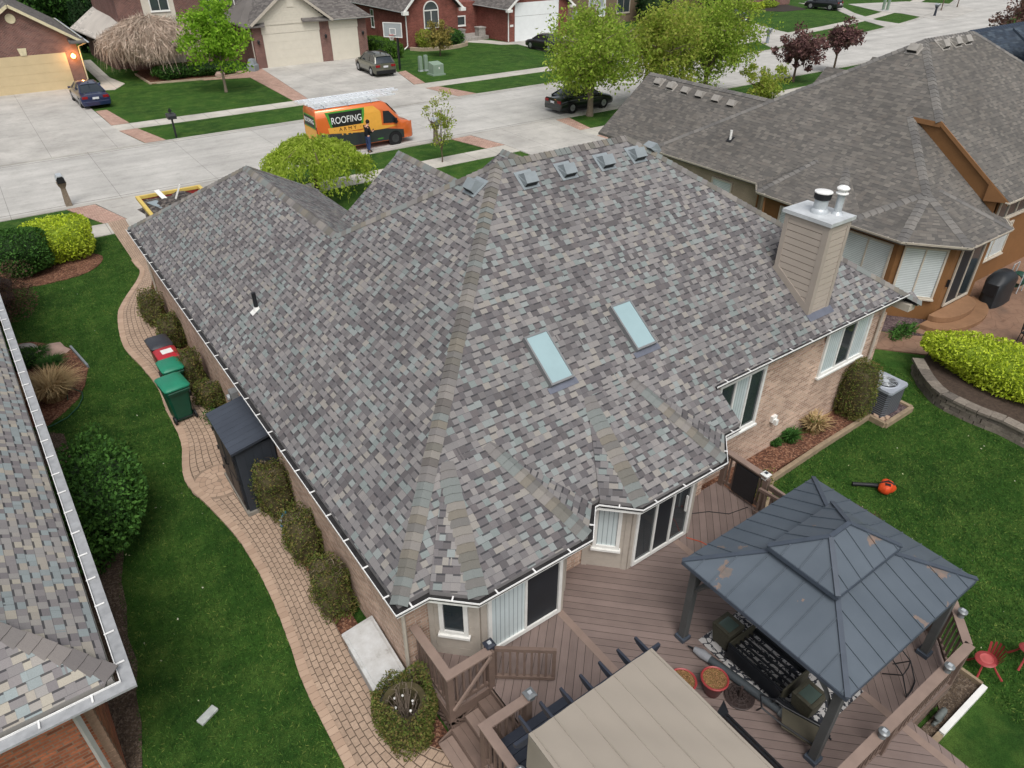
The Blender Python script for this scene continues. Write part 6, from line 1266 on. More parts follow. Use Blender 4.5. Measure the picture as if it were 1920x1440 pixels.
r.roof([(19.6,72,3.5),(19.6,yB+.2,3.5),(21.6,yB+.2,3.5),(22.9,72,5.6)]); r.roof([(19.6,yB+.2,3.5),(19.9,yB-.5,3.35),(21.6,yB-.5,3.35),(21.9,yB+.3,3.8)]); r.roof([(11.2,71.5,6.4),(21,71.5,6.4),(21,84.5,6.4),(16,78,9),(11.2,84.5,6.4)]); part('roof', r, m_shF, hB)
rake(hB, (24.1,yB-.52,6.05), (27.75,yB-.52,3.4), m_trimB); rake(hB, (24.1,yB-.52,6.05), (20.45,yB-.52,3.4), m_trimB)
gutter(hB, [(27.4,yB-.55),(31.66,yB-.55),(31.66,76)], 3.46, matlip=m_trimB, matin=m_galv, gap=4)
m = MB(); board(m, (13.6,72), (16.15,72), .3, 6.4, (0,-1), .002, .03); part('siding_bay', m, m_sidB, hB); window(hB, (14.2,72), (15.75,72), 4.35, 5.9, (0,-1), 2, m_darkwin, m_white, base=.03, fw=.09)
window(hB, (18.5,72), (20.2,72), 3.2, 6.0, (0,-1), 3, m_darkwin, m_trimB, base=.01); m = MB(); m.tube([(20.3,yB+.3,3.4),(20.5,yB+.1,3.0),(20.52,yB+.1,.1)], .05, 5); part('downspout', m, m_trimB, hB); m = MB(); m.tube([(21.2,71.9,6.3),(21.2,71.9,4.4),(21.6,71.3,4.3)], .05, 5); part('downspout', m, m_white, hB)
pw = MB(); pw.roof([(10.2,71.2,2.3),(12.6,72.5,4.6),(12.6,84,4.6),(9.2,84,2.3)]); part('side_roof', pw, m_shW, hB); m = MB(); m.prism([(10.6,73.5),(11.6,73.5),(11.6,83),(10.2,83)], -.1, 2.3); part('side_wall', m, m_brN, hB)
m = MB(); m.lathe([(0,0),(.5,.02),(.52,.5),(.4,.55),(.3,.95),(0,1)], (20.0,66.0,.0), 4); solo('porch_planter', m, m_ventm, 'dark grey porch planter box beside the beige garage pillar', 'planter', (20,66,0))
# --- red brick house with white garage door
hC = thing('red_brick_house', 'red brick house with arched window and white garage door', 'house', (45,74,0)); yC = 68.5
m = MB(); m.prism([(36.3,yC+.2),(42.2,yC+.2),(42.2,72),(46.8,72),(46.8,66.2),(54.5,66.2),(54.5,88),(36.3,88)], -.1, 3.35); part('wall', m, m_brC, hC)
gable_wall(hC, 36.3, 42.2, yC, -.1, 3.4, 39.2, 6.4, m_brC); gable_wall(hC, 46.8, 54.5, 66, -.1, 3.2, 50.6, 6.2, m_brC)
r = MB()
for xa, xl, xr_, y, ze, za in ((39.2,35.8,42.7,68.0,3.3,6.6),(50.6,46.3,55,65.5,3.1,6.5)): r.roof([(xa,y,za),(xa,84,za),(xl,84,ze),(xl,y,ze)]); r.roof([(xa,y,za),(xa,84,za),(xr_,84,ze),(xr_,y,ze)])
part('roof', r, m_shF, hC)
for xa, xl, xr_, y, ze, za in ((39.2,35.8,42.7,67.98,3.2,6.5),(50.6,46.3,55,65.48,3.0,6.4)): rake(hC, (xa,y,za), (xl,y,ze), m_white); rake(hC, (xa,y,za), (xr_,y,ze), m_white)
for x, y in ((36.0,68.1),(42.5,68.1),(46.5,65.6),(54.8,65.6)): m = MB(); m.box(x-.3,x+.3,y-.25,y+.15,2.85 if y < 67 else 3.05,3.1 if y < 67 else 3.35); part('eave_return', m, m_white, hC)
gutter(hC, [(35.75,84),(35.75,68)], 3.3, matlip=m_white, matin=m_galv, gap=4); gutter(hC, [(46.25,84),(46.25,65.6)], 3.1, matlip=m_white, matin=m_galv, gap=4)
for q in ([(35.9,68.2,3.2),(36.22,68.35,2.9),(36.22,68.35,.3),(35.6,67.9,.1)], [(46.4,65.8,3.0),(46.72,66.0,2.7),(46.72,66.0,.1)]): m = MB(); m.tube(q, .06, 5); part('downspout', m, m_white, hC)
m = MB(); hw, z0, zc = .85, 1.65, 3.25
outer = [(39.1-hw,z0),(39.1+hw,z0)]+[(39.1+hw*math.cos(t),zc+hw*math.sin(t)) for t in np.linspace(0,math.pi,13)]
inner = [(39.1-hw+.1,z0+.1),(39.1+hw-.1,z0+.1)]+[(39.1+(hw-.1)*math.cos(t),zc+(hw-.1)*math.sin(t)) for t in np.linspace(0,math.pi,13)]; n = len(outer)
m.add([(x,yC-.08,z) for x,z in outer]+[(x,yC-.08,z) for x,z in inner]+[(x,yC,z) for x,z in outer], [(i,(i+1)%n,n+(i+1)%n,n+i) for i in range(n)]+[(2*n+i,2*n+(i+1)%n,(i+1)%n,i) for i in range(n)])
m.box(39.06,39.14,yC-.08,yC-.02,z0+.1,zc); m.box(39.1-hw+.1,39.1+hw-.1,yC-.08,yC-.02,zc-.05,zc+.05); aw = part('arched_window', m, m_white, hC); m = MB(); m.poly([(x,yC-.03,z) for x,z in inner]); part('arched_pane', m, m_darkwin, aw)
window(hC, (44.0,72), (45.3,72), 1.1, 2.1, (0,-1), 1, m_darkwin, m_white, fw=.12); window(hC, (36.3,76.2), (36.3,75.5), 1.2, 2.9, (-1,0), 1, m_darkwin, m_white)
gdoor(hC, 47.5, 53.2, 66, 2.35, m_doorC); m = MB(); m.box(47.5,53.2,65.95,65.999,2.37,3.6); part('door_header', m, m_doorC, hC); coach_lamp(hC, 53.7, 66, 1.6)
m = MB(); m.box(46.9,47.3,65.95,65.999,1.45,1.65); part('number_plate', m, m_white, hC)
m = MB(); m.prism([(42.4,72),(46.7,72),(46.5,69.3),(44.8,68.9),(42.6,69.2)], -.1, .35); part('porch', m, m_stoneg, hC)
for x, y in ((42.9,69.3),(45.6,69.6)): m = MB(); m.box(x-.4,x+.4,y-.4,y+.4,0,1.1); m.box(x-.46,x+.46,y-.46,y+.46,1.1,1.22); part('stone_pier', m, m_stoneg, hC)
m = MB(); m.prism([(43.2,69.0),(44.6,66.9),(45.3,65.3),(46.8,64.6),(47.1,65.9),(46.7,66.1),(46.0,68.3),(45.2,69.2)], -.1, .03); setting('porch_walk', m, m_walk)
bed('mulch_bed_brick', [(36.3,68.5),(42.4,68.5),(42.0,66.9),(40,66.2),(37.2,66.4),(36.2,67.4)], .12, m_gravel)
m = MB(); pth = catmull([(36.1,67.6),(37.0,66.4),(38.8,66.0),(40.6,66.2),(42.1,66.9),(42.7,67.8)], 6)
for a, b in zip(pth[:-1], pth[1:]): m.bar((a.x,a.y,.15),(b.x,b.y,.15),.25,.3)
solo('bed_wall', m, m_brS, 'low curved block edging under the arched window', 'edging', (39,66.3,0))
# --- brown stucco house and dark brick house further along
hD = thing('stucco_house', 'brown stucco house behind the street trees with a basketball hoop outside', 'house', (66,76,0)); m = MB(); m.prism([(58.2,71),(77,71),(77,84),(58.2,84)], -.1, 4.4); part('wall', m, m_stucco, hD); r = MB(); r.roof([(57.6,70.4,4.3),(77.6,70.4,4.3),(72,78,7.5),(63,78,7.5)]); r.roof([(57.6,70.4,4.3),(63,78,7.5),(57.6,85,4.3)]); r.roof([(77.6,70.4,4.3),(72,78,7.5),(77.6,85,4.3)]); part('roof', r, m_shF, hD)
window(hD, (63.0,71), (64.4,71), .9, 3.0, (0,-1), 2, m_blindv, m_white, fw=.1); window(hD, (66.2,71), (68.4,71), 1.0, 3.2, (0,-1), 2, m_darkwin, m_trimB, fw=.12)
m = MB(); m.box(59.3,60.0,70.7,71,.9,1.7); m.cyl((59.5,70.6,1.5),(59.5,70.7,1.5),.15,.15,10); part('meter_box', m, m_galv, hD)
hE = thing('dark_brick_house', 'dark brick house with mulch bed behind the parked black cars', 'house', (96,76,0)); m = MB(); m.prism([(86.5,73),(101.5,73),(101.5,84),(86.5,84)], -.1, 4); part('wall', m, m_brN, hE); m = MB(); m.prism([(97.5,71.5),(100.8,71.5),(100.8,73),(97.5,73)], -.1, 3.6); part('porch_wall', m, m_brN, hE); r = MB(); r.roof([(86,72.4,3.9),(102,72.4,3.9),(97,78.5,7),(91,78.5,7)]); part('roof', r, m_shF, hE)
bed('mulch_bed_far', P2([(1385,30),(1400,14),(1470,8),(1500,14),(1512,18),(1470,22),(1430,21)]), .03, plain('mulch_black', rgb(54,48,44), .95))
# ================================================================ vehicles
m_tyre = plain('tyre_rubber', rgb(30,30,32), .8, .1); m_rim = plain('alloy_rim', rgb(170,172,174), .3, .1, 5, .5, .6); m_rimd = plain('steel_rim_dark', rgb(70,72,74), .4, .1, 5, .5, .4)
m_cglass = plain('car_glass', rgb(34,42,48), .04, .1, 1, .9); m_tail = plain('tail_light_red', rgb(130,24,28), .2, .1); m_head = plain('head_light_clear', rgb(190,194,196), .1, .1); m_plate = plain('number_plate_white', rgb(206,208,212), .4, .03); m_trimk = plain('car_trim_black', rgb(26,27,29), .5, .1); m_chrome = plain('chrome_strip', rgb(190,194,198), .15, .05, 5, .6, .9)
def paint(name, c): return plain(name, c, .28, .05, 1.5, .5, .25, 0, 1.0)
def loft(m, secs, close=True, mi=0):
    k = len(secs[0]); vs = [p for s in secs for p in s]; fs = []
    for i in range(len(secs)-1):
        for j in range(k if close else k-1): fs.append((i*k+j, i*k+(j+1)%k, (i+1)*k+(j+1)%k, (i+1)*k+j))
    if close: fs += [tuple(range(k-1,-1,-1)), tuple((len(secs)-1)*k+j for j in range(k))]
    m.add(vs, fs, mi=mi); return m
def wheel(parent, x, y, r, rim, w_=.2):
    s = 1 if y > 0 else -1; m = MB(); m.lathe([(r*.62,-w_/2),(r*.93,-w_/2),(r,-w_*.3),(r,w_*.3),(r*.93,w_/2),(r*.62,w_/2)], (x,y-s*w_/2,r), 22, (0,1,0)); wh = part('wheel', m, m_tyre, parent, smooth=40)
    m = MB(); m.lathe([(0,.0),(r*.62,.0),(r*.64,.02)], (x,y-s*.015,r), 18, (0,s,0))
    for k in range(5): a = k*2*math.pi/5; m.bar((x,y+s*.008,r),(x+r*.6*math.cos(a),y+s*.008,r+r*.6*math.sin(a)),.07,.02,(0,1,0))
    part('rim', m, rim, wh); return wh
def car(label, mat, kind, loc, rz, rim=None, group='cars parked along the street and drives'):
    t = thing('parked_car', label, 'car', (0,0,0), group=group); rim = rim or m_rim
    if kind == 'sedan': L, W, H, hb, gc, r = 4.8, 1.83, 1.45, .92, .2, .33; prof = [(-2.4,.62,.95),(-2.34,.9,1.0),(-1.75,.98,1.0),(-1.2,.97,1.0),(.85,.93,1.0),(1.3,.9,1.0),(2.05,.76,.97),(2.32,.62,.88),(2.4,.5,.8)]; cab = [(-1.9,.97,.80,.97),(-1.05,1.37,.62,.95),(-.55,1.45,.6,.93),(.2,1.44,.6,.93),(.5,1.38,.62,.93),(1.25,.92,.80,.92)]
    elif kind == 'wagon': L, W, H, hb, gc, r = 4.85, 1.86, 1.66, 1.0, .24, .35; prof = [(-2.42,.7,.93),(-2.36,1.0,1.0),(-1.5,1.04,1.0),(.9,1.0,1.0),(1.3,.98,1.0),(2.1,.88,.97),(2.36,.7,.88),(2.42,.5,.82)]; cab = [(-2.3,1.02,.84,1.03),(-2.0,1.5,.68,1.03),(-1.6,1.62,.64,1.02),(-.3,1.66,.63,1.0),(.3,1.6,.64,1.0),(1.2,.98,.82,.98)]
    else: L, W, H, hb, gc, r = 4.75, 1.92, 1.72, 1.06, .26, .38; prof = [(-2.36,.75,.93),(-2.3,1.08,1.0),(-1.5,1.1,1.0),(.9,1.05,1.0),(1.3,1.02,1.0),(2.05,.94,.97),(2.3,.76,.88),(2.37,.55,.82)]; cab = [(-2.2,1.07,.84,1.08),(-1.85,1.55,.68,1.08),(-1.4,1.68,.64,1.07),(-.2,1.72,.63,1.05),(.3,1.66,.64,1.05),(1.2,1.04,.82,1.03)]
    hw = W/2; m = MB(); secs = []
    for x, zt, k in prof:
        w_ = hw*k; zt_ = zt; secs.append([(x,-w_*.93,gc),(x,-w_*1.0,gc+.14),(x,-w_*1.0,zt_*.74),(x,-w_*.965,zt_*.9),(x,-w_*.84,zt_),(x,0,zt_+.025),(x,w_*.84,zt_),(x,w_*.965,zt_*.9),(x,w_,zt_*.74),(x,w_,gc+.14),(x,w_*.93,gc)])
    loft(m, secs); part('body', m, mat, t, smooth=50)
    m = MB(); secs = []
    for x, z, k, zb in cab:
        secs.append([(x,-hw*.86,zb-.06),(x,-hw*(k+.03 if z < 1.1 else k+.06),z-.06 if z > 1.1 else z),(x,-hw*k*.86,z),(x,0,z+.015),(x,hw*k*.86,z),(x,hw*(k+.03 if z < 1.1 else k+.06),z-.06 if z > 1.1 else z),(x,hw*.86,zb-.06)])
    loft(m, secs, False); part('windows', m, m_cglass, t, smooth=45)
    m = MB(); top = [c for c in cab if c[1] > H*.9]; e = .014
    loft(m, [[(x,-hw*(k+.07),z-.07),(x,-hw*k*.86,z+e),(x,0,z+.02+e),(x,hw*k*.86,z+e),(x,hw*(k+.07),z-.07)] for x, z, k, zb in [(top[0][0]-.04,top[0][1]-.012,top[0][2],0)]+top[1:-1]+[(top[-1][0]+.05,top[-1][1]-.012,top[-1][2],0)]], False); part('roof_panel', m, mat, t, smooth=45)
    for s in (-1,1):
        m = MB()
        for i in range(len(cab)-1):
            if i in (0, len(cab)-2) or (i == 1 and kind != 'sedan'):
                a, b = cab[i], cab[i+1]; m.bar((a[0],s*hw*(a[2]+.05),a[1]-(.05 if a[1] > 1.1 else 0)), (b[0],s*hw*(b[2]+.05),b[1]-(.05 if b[1] > 1.1 else 0)), .07, .06)
        xm = (cab[1][0]+cab[-2][0])/2+.05; m.bar((xm,s*hw*.86,hb-.02),(xm-.03,s*hw*.68,H-.09),.07,.05); part('pillars', m, mat, t)
        m = MB(); m.obox((.85,s*(hw+.06),hb+.08), (.07,0,0), (0,.09,0), (0,0,.06)); part('wing_mirror', m, mat, t, bevel=.02)
        m = MB(); xr0 = prof[0][0]; zt = prof[1][1]; m.obox((xr0+.05,s*hw*.72,zt-.16), (.06,.0,0), (0,hw*.2,0), (0,0,.085)); part('tail_light', m, m_tail, t, bevel=.015)
        m = MB(); m.obox((prof[-2][0]-.04,s*hw*.68,prof[-2][1]-.04), (.1,0,-.03), (0,.17,0), (.01,0,.06)); part('headlight', m, m_head, t, bevel=.02)
        m = MB(); m.box(-1.7,1.7,s*(hw-.012),s*(hw+.006),gc+.02,gc+.13) if s > 0 else m.box(-1.7,1.7,-(hw+.006),-(hw-.012),gc+.02,gc+.13); part('sill_trim', m, m_trimk, t)
        wb = L*.29
        for x in (-wb, wb):
            m = MB(); m.cyl((x,s*(hw-.1),r*1.02),(x,s*(hw+.004),r*1.02),r*1.2,r*1.2,22); part('wheel_arch', m, m_trimk, t); wheel(t, x, s*(hw+.012), r, rim)
        if kind != 'sedan': m = MB(); m.bar((-1.7,s*hw*.56,H+.05),(.1,s*hw*.56,H+.06),.05,.04); part('roof_rail', m, m_trimk, t)
        else: m = MB(); m.tube([(-1.6,s*hw*.88,1.0),(-.95,s*hw*.72,1.33),(-.3,s*hw*.70,1.38),(.4,s*hw*.71,1.34)], .014, 5); part('window_trim', m, m_chrome, t)
    m = MB(); m.box(prof[0][0]-.02,prof[0][0]+.1,-hw*.92,hw*.92,gc,gc+.28); part('rear_bumper', m, m_trimk if kind != 'sedan' else mat, t, bevel=.03)
    m = MB(); m.box(prof[-1][0]-.1,prof[-1][0]+.01,-hw*.7,hw*.7,gc,gc+.2); part('front_bumper', m, m_trimk, t, bevel=.03)
    m = MB(); m.box(prof[0][0]-.035,prof[0][0]-.018,-.2,.2,.62 if kind == 'sedan' else .72,.75 if kind == 'sedan' else .86); part('number_plate', m, m_plate, t)
    m = MB(); m.obox((-1.15 if kind == 'sedan' else -1.5,0,H+.04), (.09,0,-.02), (0,.015,0), (0,0,.045)); part('antenna_fin', m, m_trimk, t)
    t.location = (*loc, .045); t.rotation_euler = (0,0,math.radians(rz)); return t
car('dark blue sedan parked nose-in before the tan garage door', paint('paint_navy_blue', rgb(26,38,76)), 'sedan', (6.55,60.9), 92)
car('olive grey wagon with roof rails parked before the beige garage', paint('paint_olive_grey', rgb(92,92,80)), 'wagon', (28.15,59.3), 86)
car('black sedan parked at the kerb under the street tree', paint('paint_black_green', rgb(20,28,28)), 'sedan', (33.85,39.3), 0); SC.collection.objects
car('black car half hidden by tree crown before the white garage door', paint('paint_black', rgb(22,23,26)), 'sedan', (47.1,60.1), 92)
car('dark slate SUV parked behind the light green trees', paint('paint_dark_slate', rgb(40,48,58)), 'suv', (75.4,61.6), 100)
car('black SUV parked in the drive cut by the top edge', paint('paint_black_suv', rgb(22,24,28)), 'suv', (99.2,64.9), 100)
# --- panel van with ladders
van = thing('work_van', 'orange and dark grey roofing company van carrying ladders at the kerb', 'van', (0,0,0))
m_vor, m_vgr, m_vwh, m_vye = paint('van_paint_orange', rgb(222,112,52)), paint('van_paint_dark_grey', rgb(58,62,66)), paint('van_paint_white', rgb(214,216,216)), plain('van_wrap_yellow', rgb(222,164,70), .4, .05); m_vblk, m_vgrn = plain('van_wrap_black', rgb(34,36,34), .4, .05), plain('van_wrap_green', rgb(70,140,54), .4, .05)
hw = 1.0
def vsec(x, zt, w0, w1, zb=.3): return [(x,-w0*.97,zb),(x,-w0,zb+.25),(x,-w0,1.2),(x,-w0+(w0-w1)*.45,1.2+(zt-1.2)*.6),(x,-w1,zt-.1),(x,-w1+.1,zt),(x,0,zt+.03),(x,w1-.1,zt),(x,w1,zt-.1),(x,w0-(w0-w1)*.45,1.2+(zt-1.2)*.6),(x,w0,1.2),(x,w0,zb+.25),(x,w0*.97,zb)]
m = MB(); loft(m, [vsec(-2.9,2.36,.96,.84), vsec(-2.84,2.46,1.0,.86), vsec(1.0,2.46,1.0,.86), vsec(1.35,2.36,1.0,.84), vsec(2.05,1.62,1.0,.84), vsec(2.2,1.4,1.0,.86), vsec(2.75,1.2,.95,.82), vsec(2.9,.98,.86,.76)]); part('body', m, m_vor, van, smooth=45)
m = MB(); m.add([(-2.8,-.78,2.49),(1.1,-.78,2.49),(1.1,.78,2.49),(-2.8,.78,2.49),(-2.8,0,2.515),(1.1,0,2.515)], [(0,1,5,4),(4,5,2,3)]); part('roof_panel', m, m_vwh, van)
def vside(x, z, s=-1, off=.006):   # point on the van side
    y = 1.0 if z < 1.2 else (1.0-.063*(z-1.2)/.756 if z < 1.956 else .937-.077*(z-1.956)/.404); return V((x, s*(y+off), z))
def panel(name, pts, mat, off, s=-1):
    pts = pts if s < 0 else pts[::-1]; m = MB(); zs = [];
    m.add([vside(x,z,s,off) for x,z in pts]+[vside(x,z,s,.001) for x,z in pts], [tuple(range(len(pts)))]+[(i,len(pts)+i,len(pts)+(i+1)%len(pts),(i+1)%len(pts)) for i in range(len(pts))]); return part(name, m, mat, van)
for s in (-1,1):
    panel('side_wrap_grey', [(-2.82,.34),(2.3,.34),(2.3,.8),(1.2,1.0),(-.2,1.0),(-2.0,1.15),(-2.82,1.2)], m_vgr, .006, s)
    panel('side_wrap_yellow', [(-2.0,1.15),(-.2,1.0),(1.2,1.0),(2.0,1.1),(.95,1.2),(.95,1.95),(-2.0,1.95)], m_vye, .007, s); panel('side_wrap_yellow', [(-2.0,1.955),(.95,1.955),(.55,2.3),(-2.0,2.3)], m_vye, .007, s)
    panel('badge_green', [(-2.1,1.3),(-.2,1.42),(-.05,1.95),(-2.25,1.95)], m_vgrn, .010, s); panel('badge_green', [(-2.25,1.955),(-.05,1.955),(.0,2.28),(-2.35,2.28)], m_vgrn, .010, s)
    panel('badge_black', [(-2.0,1.36),(-.3,1.46),(-.2,1.95),(-2.1,1.95)], m_vblk, .013, s); panel('badge_black', [(-2.1,1.957),(-.2,1.957),(-.15,2.2),(-2.15,2.2)], m_vblk, .013, s)
    panel('banner_yellow', [(-2.25,1.18),(-.15,1.18),(-.1,1.47),(-2.3,1.47)], m_vye, .018, s); panel('stripe_green', [(.6,.46),(.95,.46),(.95,.52),(.6,.52)], m_vgrn, .012, s)
    panel('side_window', [(1.05,1.3),(2.0,1.24),(1.85,1.5),(1.45,1.93),(1.1,1.95)], m_cglass, .012, s)
    m = MB(); m.obox((1.78,s*1.1,1.38), (.06,0,0), (0,.11,0), (0,0,.15)); part('wing_mirror', m, m_trimk, van, bevel=.02); m = MB(); m.obox((2.62,s*.74,1.02), (.13,0,-.06), (0,.14,0), (.05,0,.1)); part('headlight', m, m_head, van, bevel=.03)
    m = MB(); m.obox((-2.9,s*.86,1.3), (.02,0,0), (0,.06,0), (0,0,.28)); part('tail_light', m, m_tail, van)
    for x in (-1.75,1.72): m = MB(); m.cyl((x,s*.9,.36),(x,s*1.008,.36),.44,.44,24); part('wheel_arch', m, m_trimk, van); wheel(van, x, s*1.02, .36, m_rimd, .24)
m = MB(); m.add([(1.42,-.76,2.32),(2.0,-.8,1.7),(2.0,.8,1.7),(1.42,.76,2.32)], [(0,1,2,3)]); 
m = MB(); m.add([V((1.47,-.72,2.27)),V((2.06,-.76,1.63)),V((2.06,.76,1.63)),V((1.47,.72,2.27))], [(0,1,2,3)]); part('windscreen', m, m_cglass, van).location = (.03,0,.02)
m = MB(); m.box(2.72,2.95,-.84,.84,.3,.78); part('front_bumper', m, m_trimk, van, bevel=.05); m = MB(); m.box(-2.97,-2.85,-.95,.95,.32,.52); part('rear_bumper', m, m_trimk, van, bevel=.05)
m = MB(); m.box(-2.93,-2.905,-.75,.75,1.45,2.1); part('rear_badge_green', m, m_vgrn, van); m = MB(); m.box(-2.94,-2.915,-.68,.68,1.52,2.04); part('rear_badge_black', m, m_vblk, van); m = MB(); m.box(-2.93,-2.91,-.86,.86,.6,1.42); part('rear_wrap_yellow', m, m_vye, van)
def text_mesh(txt, size, ext=.004):
    cu = bpy.data.curves.new('lettering','FONT'); cu.body = txt; cu.size = size; cu.extrude = ext; cu.align_x = 'CENTER'; cu.align_y = 'CENTER'; ob = bpy.data.objects.new('lettering', cu); SC.collection.objects.link(ob)
    dg = bpy.context.evaluated_depsgraph_get(); me = bpy.data.meshes.new_from_object(ob.evaluated_get(dg)); bpy.data.objects.remove(ob); return me
def lettering(txt, size, mat, parent, mtx, xs=1.0, name='lettering', ext=.004, bold=.0):
    me = text_mesh(txt, size, ext); me.materials.clear(); me.materials.append(mat); me.transform(mtx @ Matrix.Diagonal((xs,1,1,1))); o = bpy.data.objects.new(name, me); SC.collection.objects.link(o); o.parent = parent; return o
m_lw, m_ldk = plain('lettering_white', rgb(226,228,226), .4, .03), plain('lettering_dark_brown', rgb(62,36,24), .5, .05)
def side_text(txt, x, z, size, mat, xs, off, s=-1):
    p = vside(x, z, s, off); q0, q1 = vside(x, z-.15, s, off), vside(x, z+.15, s, off); up = (q1-q0).normalized(); xa = V((1,0,0)) if s < 0 else V((-1,0,0)); nz = xa.cross(up)
    M = Matrix.Identity(4); M.col[0][:3] = xa; M.col[1][:3] = up; M.col[2][:3] = nz; M.col[3][:3] = p; lettering(txt, size, mat, van, M, xs)
for s in (-1,1):
    c = -1.15
    side_text('ROOFING', c, 1.80, .50, m_lw, .82, .03, s); side_text('A R M Y', c, 1.325, .26, m_ldk, 1.15, .024, s); side_text('·', c-.78, 1.33, .3, m_ldk, 1, .024, s); side_text('·', c+.78, 1.33, .3, m_ldk, 1, .024, s)
    for k in range(3):   # three small stars under the banner
        m = MB(); cxs, czs = -1.5+.28*k, 1.06; pts = []
        for j in range(10): a = math.pi/2+j*math.pi/5; rr_ = (.075 if j % 2 == 0 else .03)*(1.35 if k == 1 else 1); pts.append(vside(cxs+rr_*math.cos(a), czs+rr_*math.sin(a), s, .014))
        m.add(pts, [tuple(range(10)) if s > 0 else tuple(range(9,-1,-1))]); part('star_mark', m, m_vye, van)
Mr = Matrix.Identity(4); Mr.col[0][:3] = V((0,-1,0)); Mr.col[1][:3] = V((0,0,1)); Mr.col[2][:3] = V((-1,0,0)); Mr.col[3][:3] = V((-2.945,0,1.8)); lettering('ROOFING', .34, m_lw, van, Mr, .9)
m = MB()
for x in (-2.3,-.9,.5): m.bar((x,-.8,2.6),(x,.8,2.6),.05,.04); m.bar((x,-.8,2.45),(x,-.8,2.62),.05,.04); m.bar((x,.8,2.45),(x,.8,2.62),.05,.04)
part('roof_rack', m, m_galv, van); van.location = (17.45,39.55,.012); van.rotation_euler = (0,0,math.radians(-.5))
m_alu = plain('ladder_aluminium', rgb(222,226,230), .35, .1, 6, .5, .1)
for k, (yy, zz_, x0_, x1_, lab) in enumerate(((39.2,2.7,14.35,19.6,'aluminium extension ladder nearest the street side on the van roof'),(40.0,2.74,14.1,20.2,'aluminium extension ladder lying on the far side of van roof'))):
    t = thing('ladder', lab, 'ladder', ((x0_+x1_)/2,yy,zz_), group='ladders on the van roof'); m = MB()
    for s in (-.24,.24): m.bar((x0_,yy+s,zz_),(x1_,yy+s,zz_),.05,.09)
    x = x0_+.15
    while x < x1_: m.bar((x,yy-.24,zz_),(x,yy+.24,zz_),.07,.04); x += .32
    part('rails_and_rungs', m, m_alu, t)
# ================================================================ person by the van
pp = at(692.3,285.5,.012); per = thing('person', 'person in black top and blue jeans standing by the van looking at a phone', 'person', (0,0,0))
def skin(name, chains, mat, parent, sub=2):   # chains: list of [(x,y,z,r)...]; shared points are welded
    me = bpy.data.meshes.new(name); bm = bmesh.new(); lay = bm.verts.layers.skin.verify(); idx = {}
    first = True
    for ch in chains:
        pv = None
        for (x,y,z,r) in ch:
            k = (round(x,4),round(y,4),round(z,4)); v = idx.get(k)
            if v is None:
                v = bm.verts.new((x,y,z)); v[lay].radius = (r,r); v[lay].use_root = first; first = False; idx[k] = v
            if pv is not None and bm.edges.get((pv,v)) is None: bm.edges.new((pv,v))
            pv = v
    bm.to_mesh(me); bm.free(); me.materials.append(mat); o = bpy.data.objects.new(name, me); SC.collection.objects.link(o); o.parent = parent
    s = o.modifiers.new('skin','SKIN'); s.use_smooth_shade = True; b = o.modifiers.new('sub','SUBSURF'); b.levels = sub; b.render_levels = sub; return o
# local frame: faces +X, z up, 1.74 m tall, head bowed over a phone held at the chest
m_skin, m_top, m_jean, m_hair, m_shoe = plain('skin_light', rgb(198,150,126), .6), plain('cloth_black', rgb(24,24,28), .85, .15), plain('denim_blue', rgb(50,66,104), .85, .2, 8), plain('hair_dark', rgb(40,32,28), .8), plain('shoe_dark', rgb(40,36,36), .6)
pel, chs, nk, hd = (0,0,.95), (.02,0,1.32), (.05,0,1.47), (.12,0,1.57)
body = [[(*pel,.11),(.0,0,1.12,.11),(*chs,.12),(*nk,.055),(*hd,.085),(.135,0,1.66,.085)]]
for s in (-1,1):
    sh_, el, wr, pm = (.02,s*.19,1.40), (.06,s*.25,1.12), (.29,s*.10,1.10), (.35,s*.05,1.12)
    body.append([(*chs,.135),(*sh_,.06),(*el,.045),(*wr,.03),(*pm,.034)])
    for k in range(4): fy = s*(.05)+ (k-1.5)*.019; L_ = (.068,.08,.075,.058)[k]; body.append([(*pm,.034),(pm[0]+.03,fy,pm[2]+.012,.0095),(pm[0]+.03+L_*.55,fy-s*.008,pm[2]+.035,.0085),(pm[0]+.03+L_*.6,fy-s*.03,pm[2]+.055,.007)])
    body.append([(*pm,.034),(pm[0]-.005,s*.015,pm[2]+.03,.011),(pm[0]+.02,s*.005,pm[2]+.052,.009)])
    body.append([(*pel,.13),(0,s*.1,.86,.095),(.02,s*.11,.48,.062),(-.01+.05*s,s*.12,.09,.045),(.14+.05*s,s*.125,.04,.04)])
skin('body', body, m_skin, per)
skin('jumper', [[(0,0,.86,.15),(0,0,.95,.175),(0,0,1.12,.165),(.02,0,1.32,.16),(.035,0,1.44,.075)]]+[[(.02,0,1.32,.16),(.02,s*.19,1.40,.08),(.06,s*.25,1.12,.064),(.25,s*.13,1.10,.045)] for s in (-1,1)], m_top, per)
skin('jeans', [[(0,0,.97,.145),(0,0,.9,.14)]]+[[(0,0,.9,.14),(0,s*.1,.82,.108),(.02,s*.11,.48,.078),(-.01+.05*s,s*.12,.1,.066)] for s in (-1,1)], m_jean, per)
for s in (-1,1): m = core((.06+.05*s,s*.122,.045), (.145,.055,.05), 2.6, 3, .02, 2, 1, 14, 8); part('shoe', m, m_shoe, per, smooth=60)
m = core((.10,0,1.665), (.115,.093,.115), 2.1, 5, .04, 4, 1, 18, 12); hr_ = part('hair', m, m_hair, per, smooth=180)
m = MB(); m.lathe([(0,-.02),(.012,-.01),(.014,.01),(0,.025)], (.215,0,1.575), 8); 
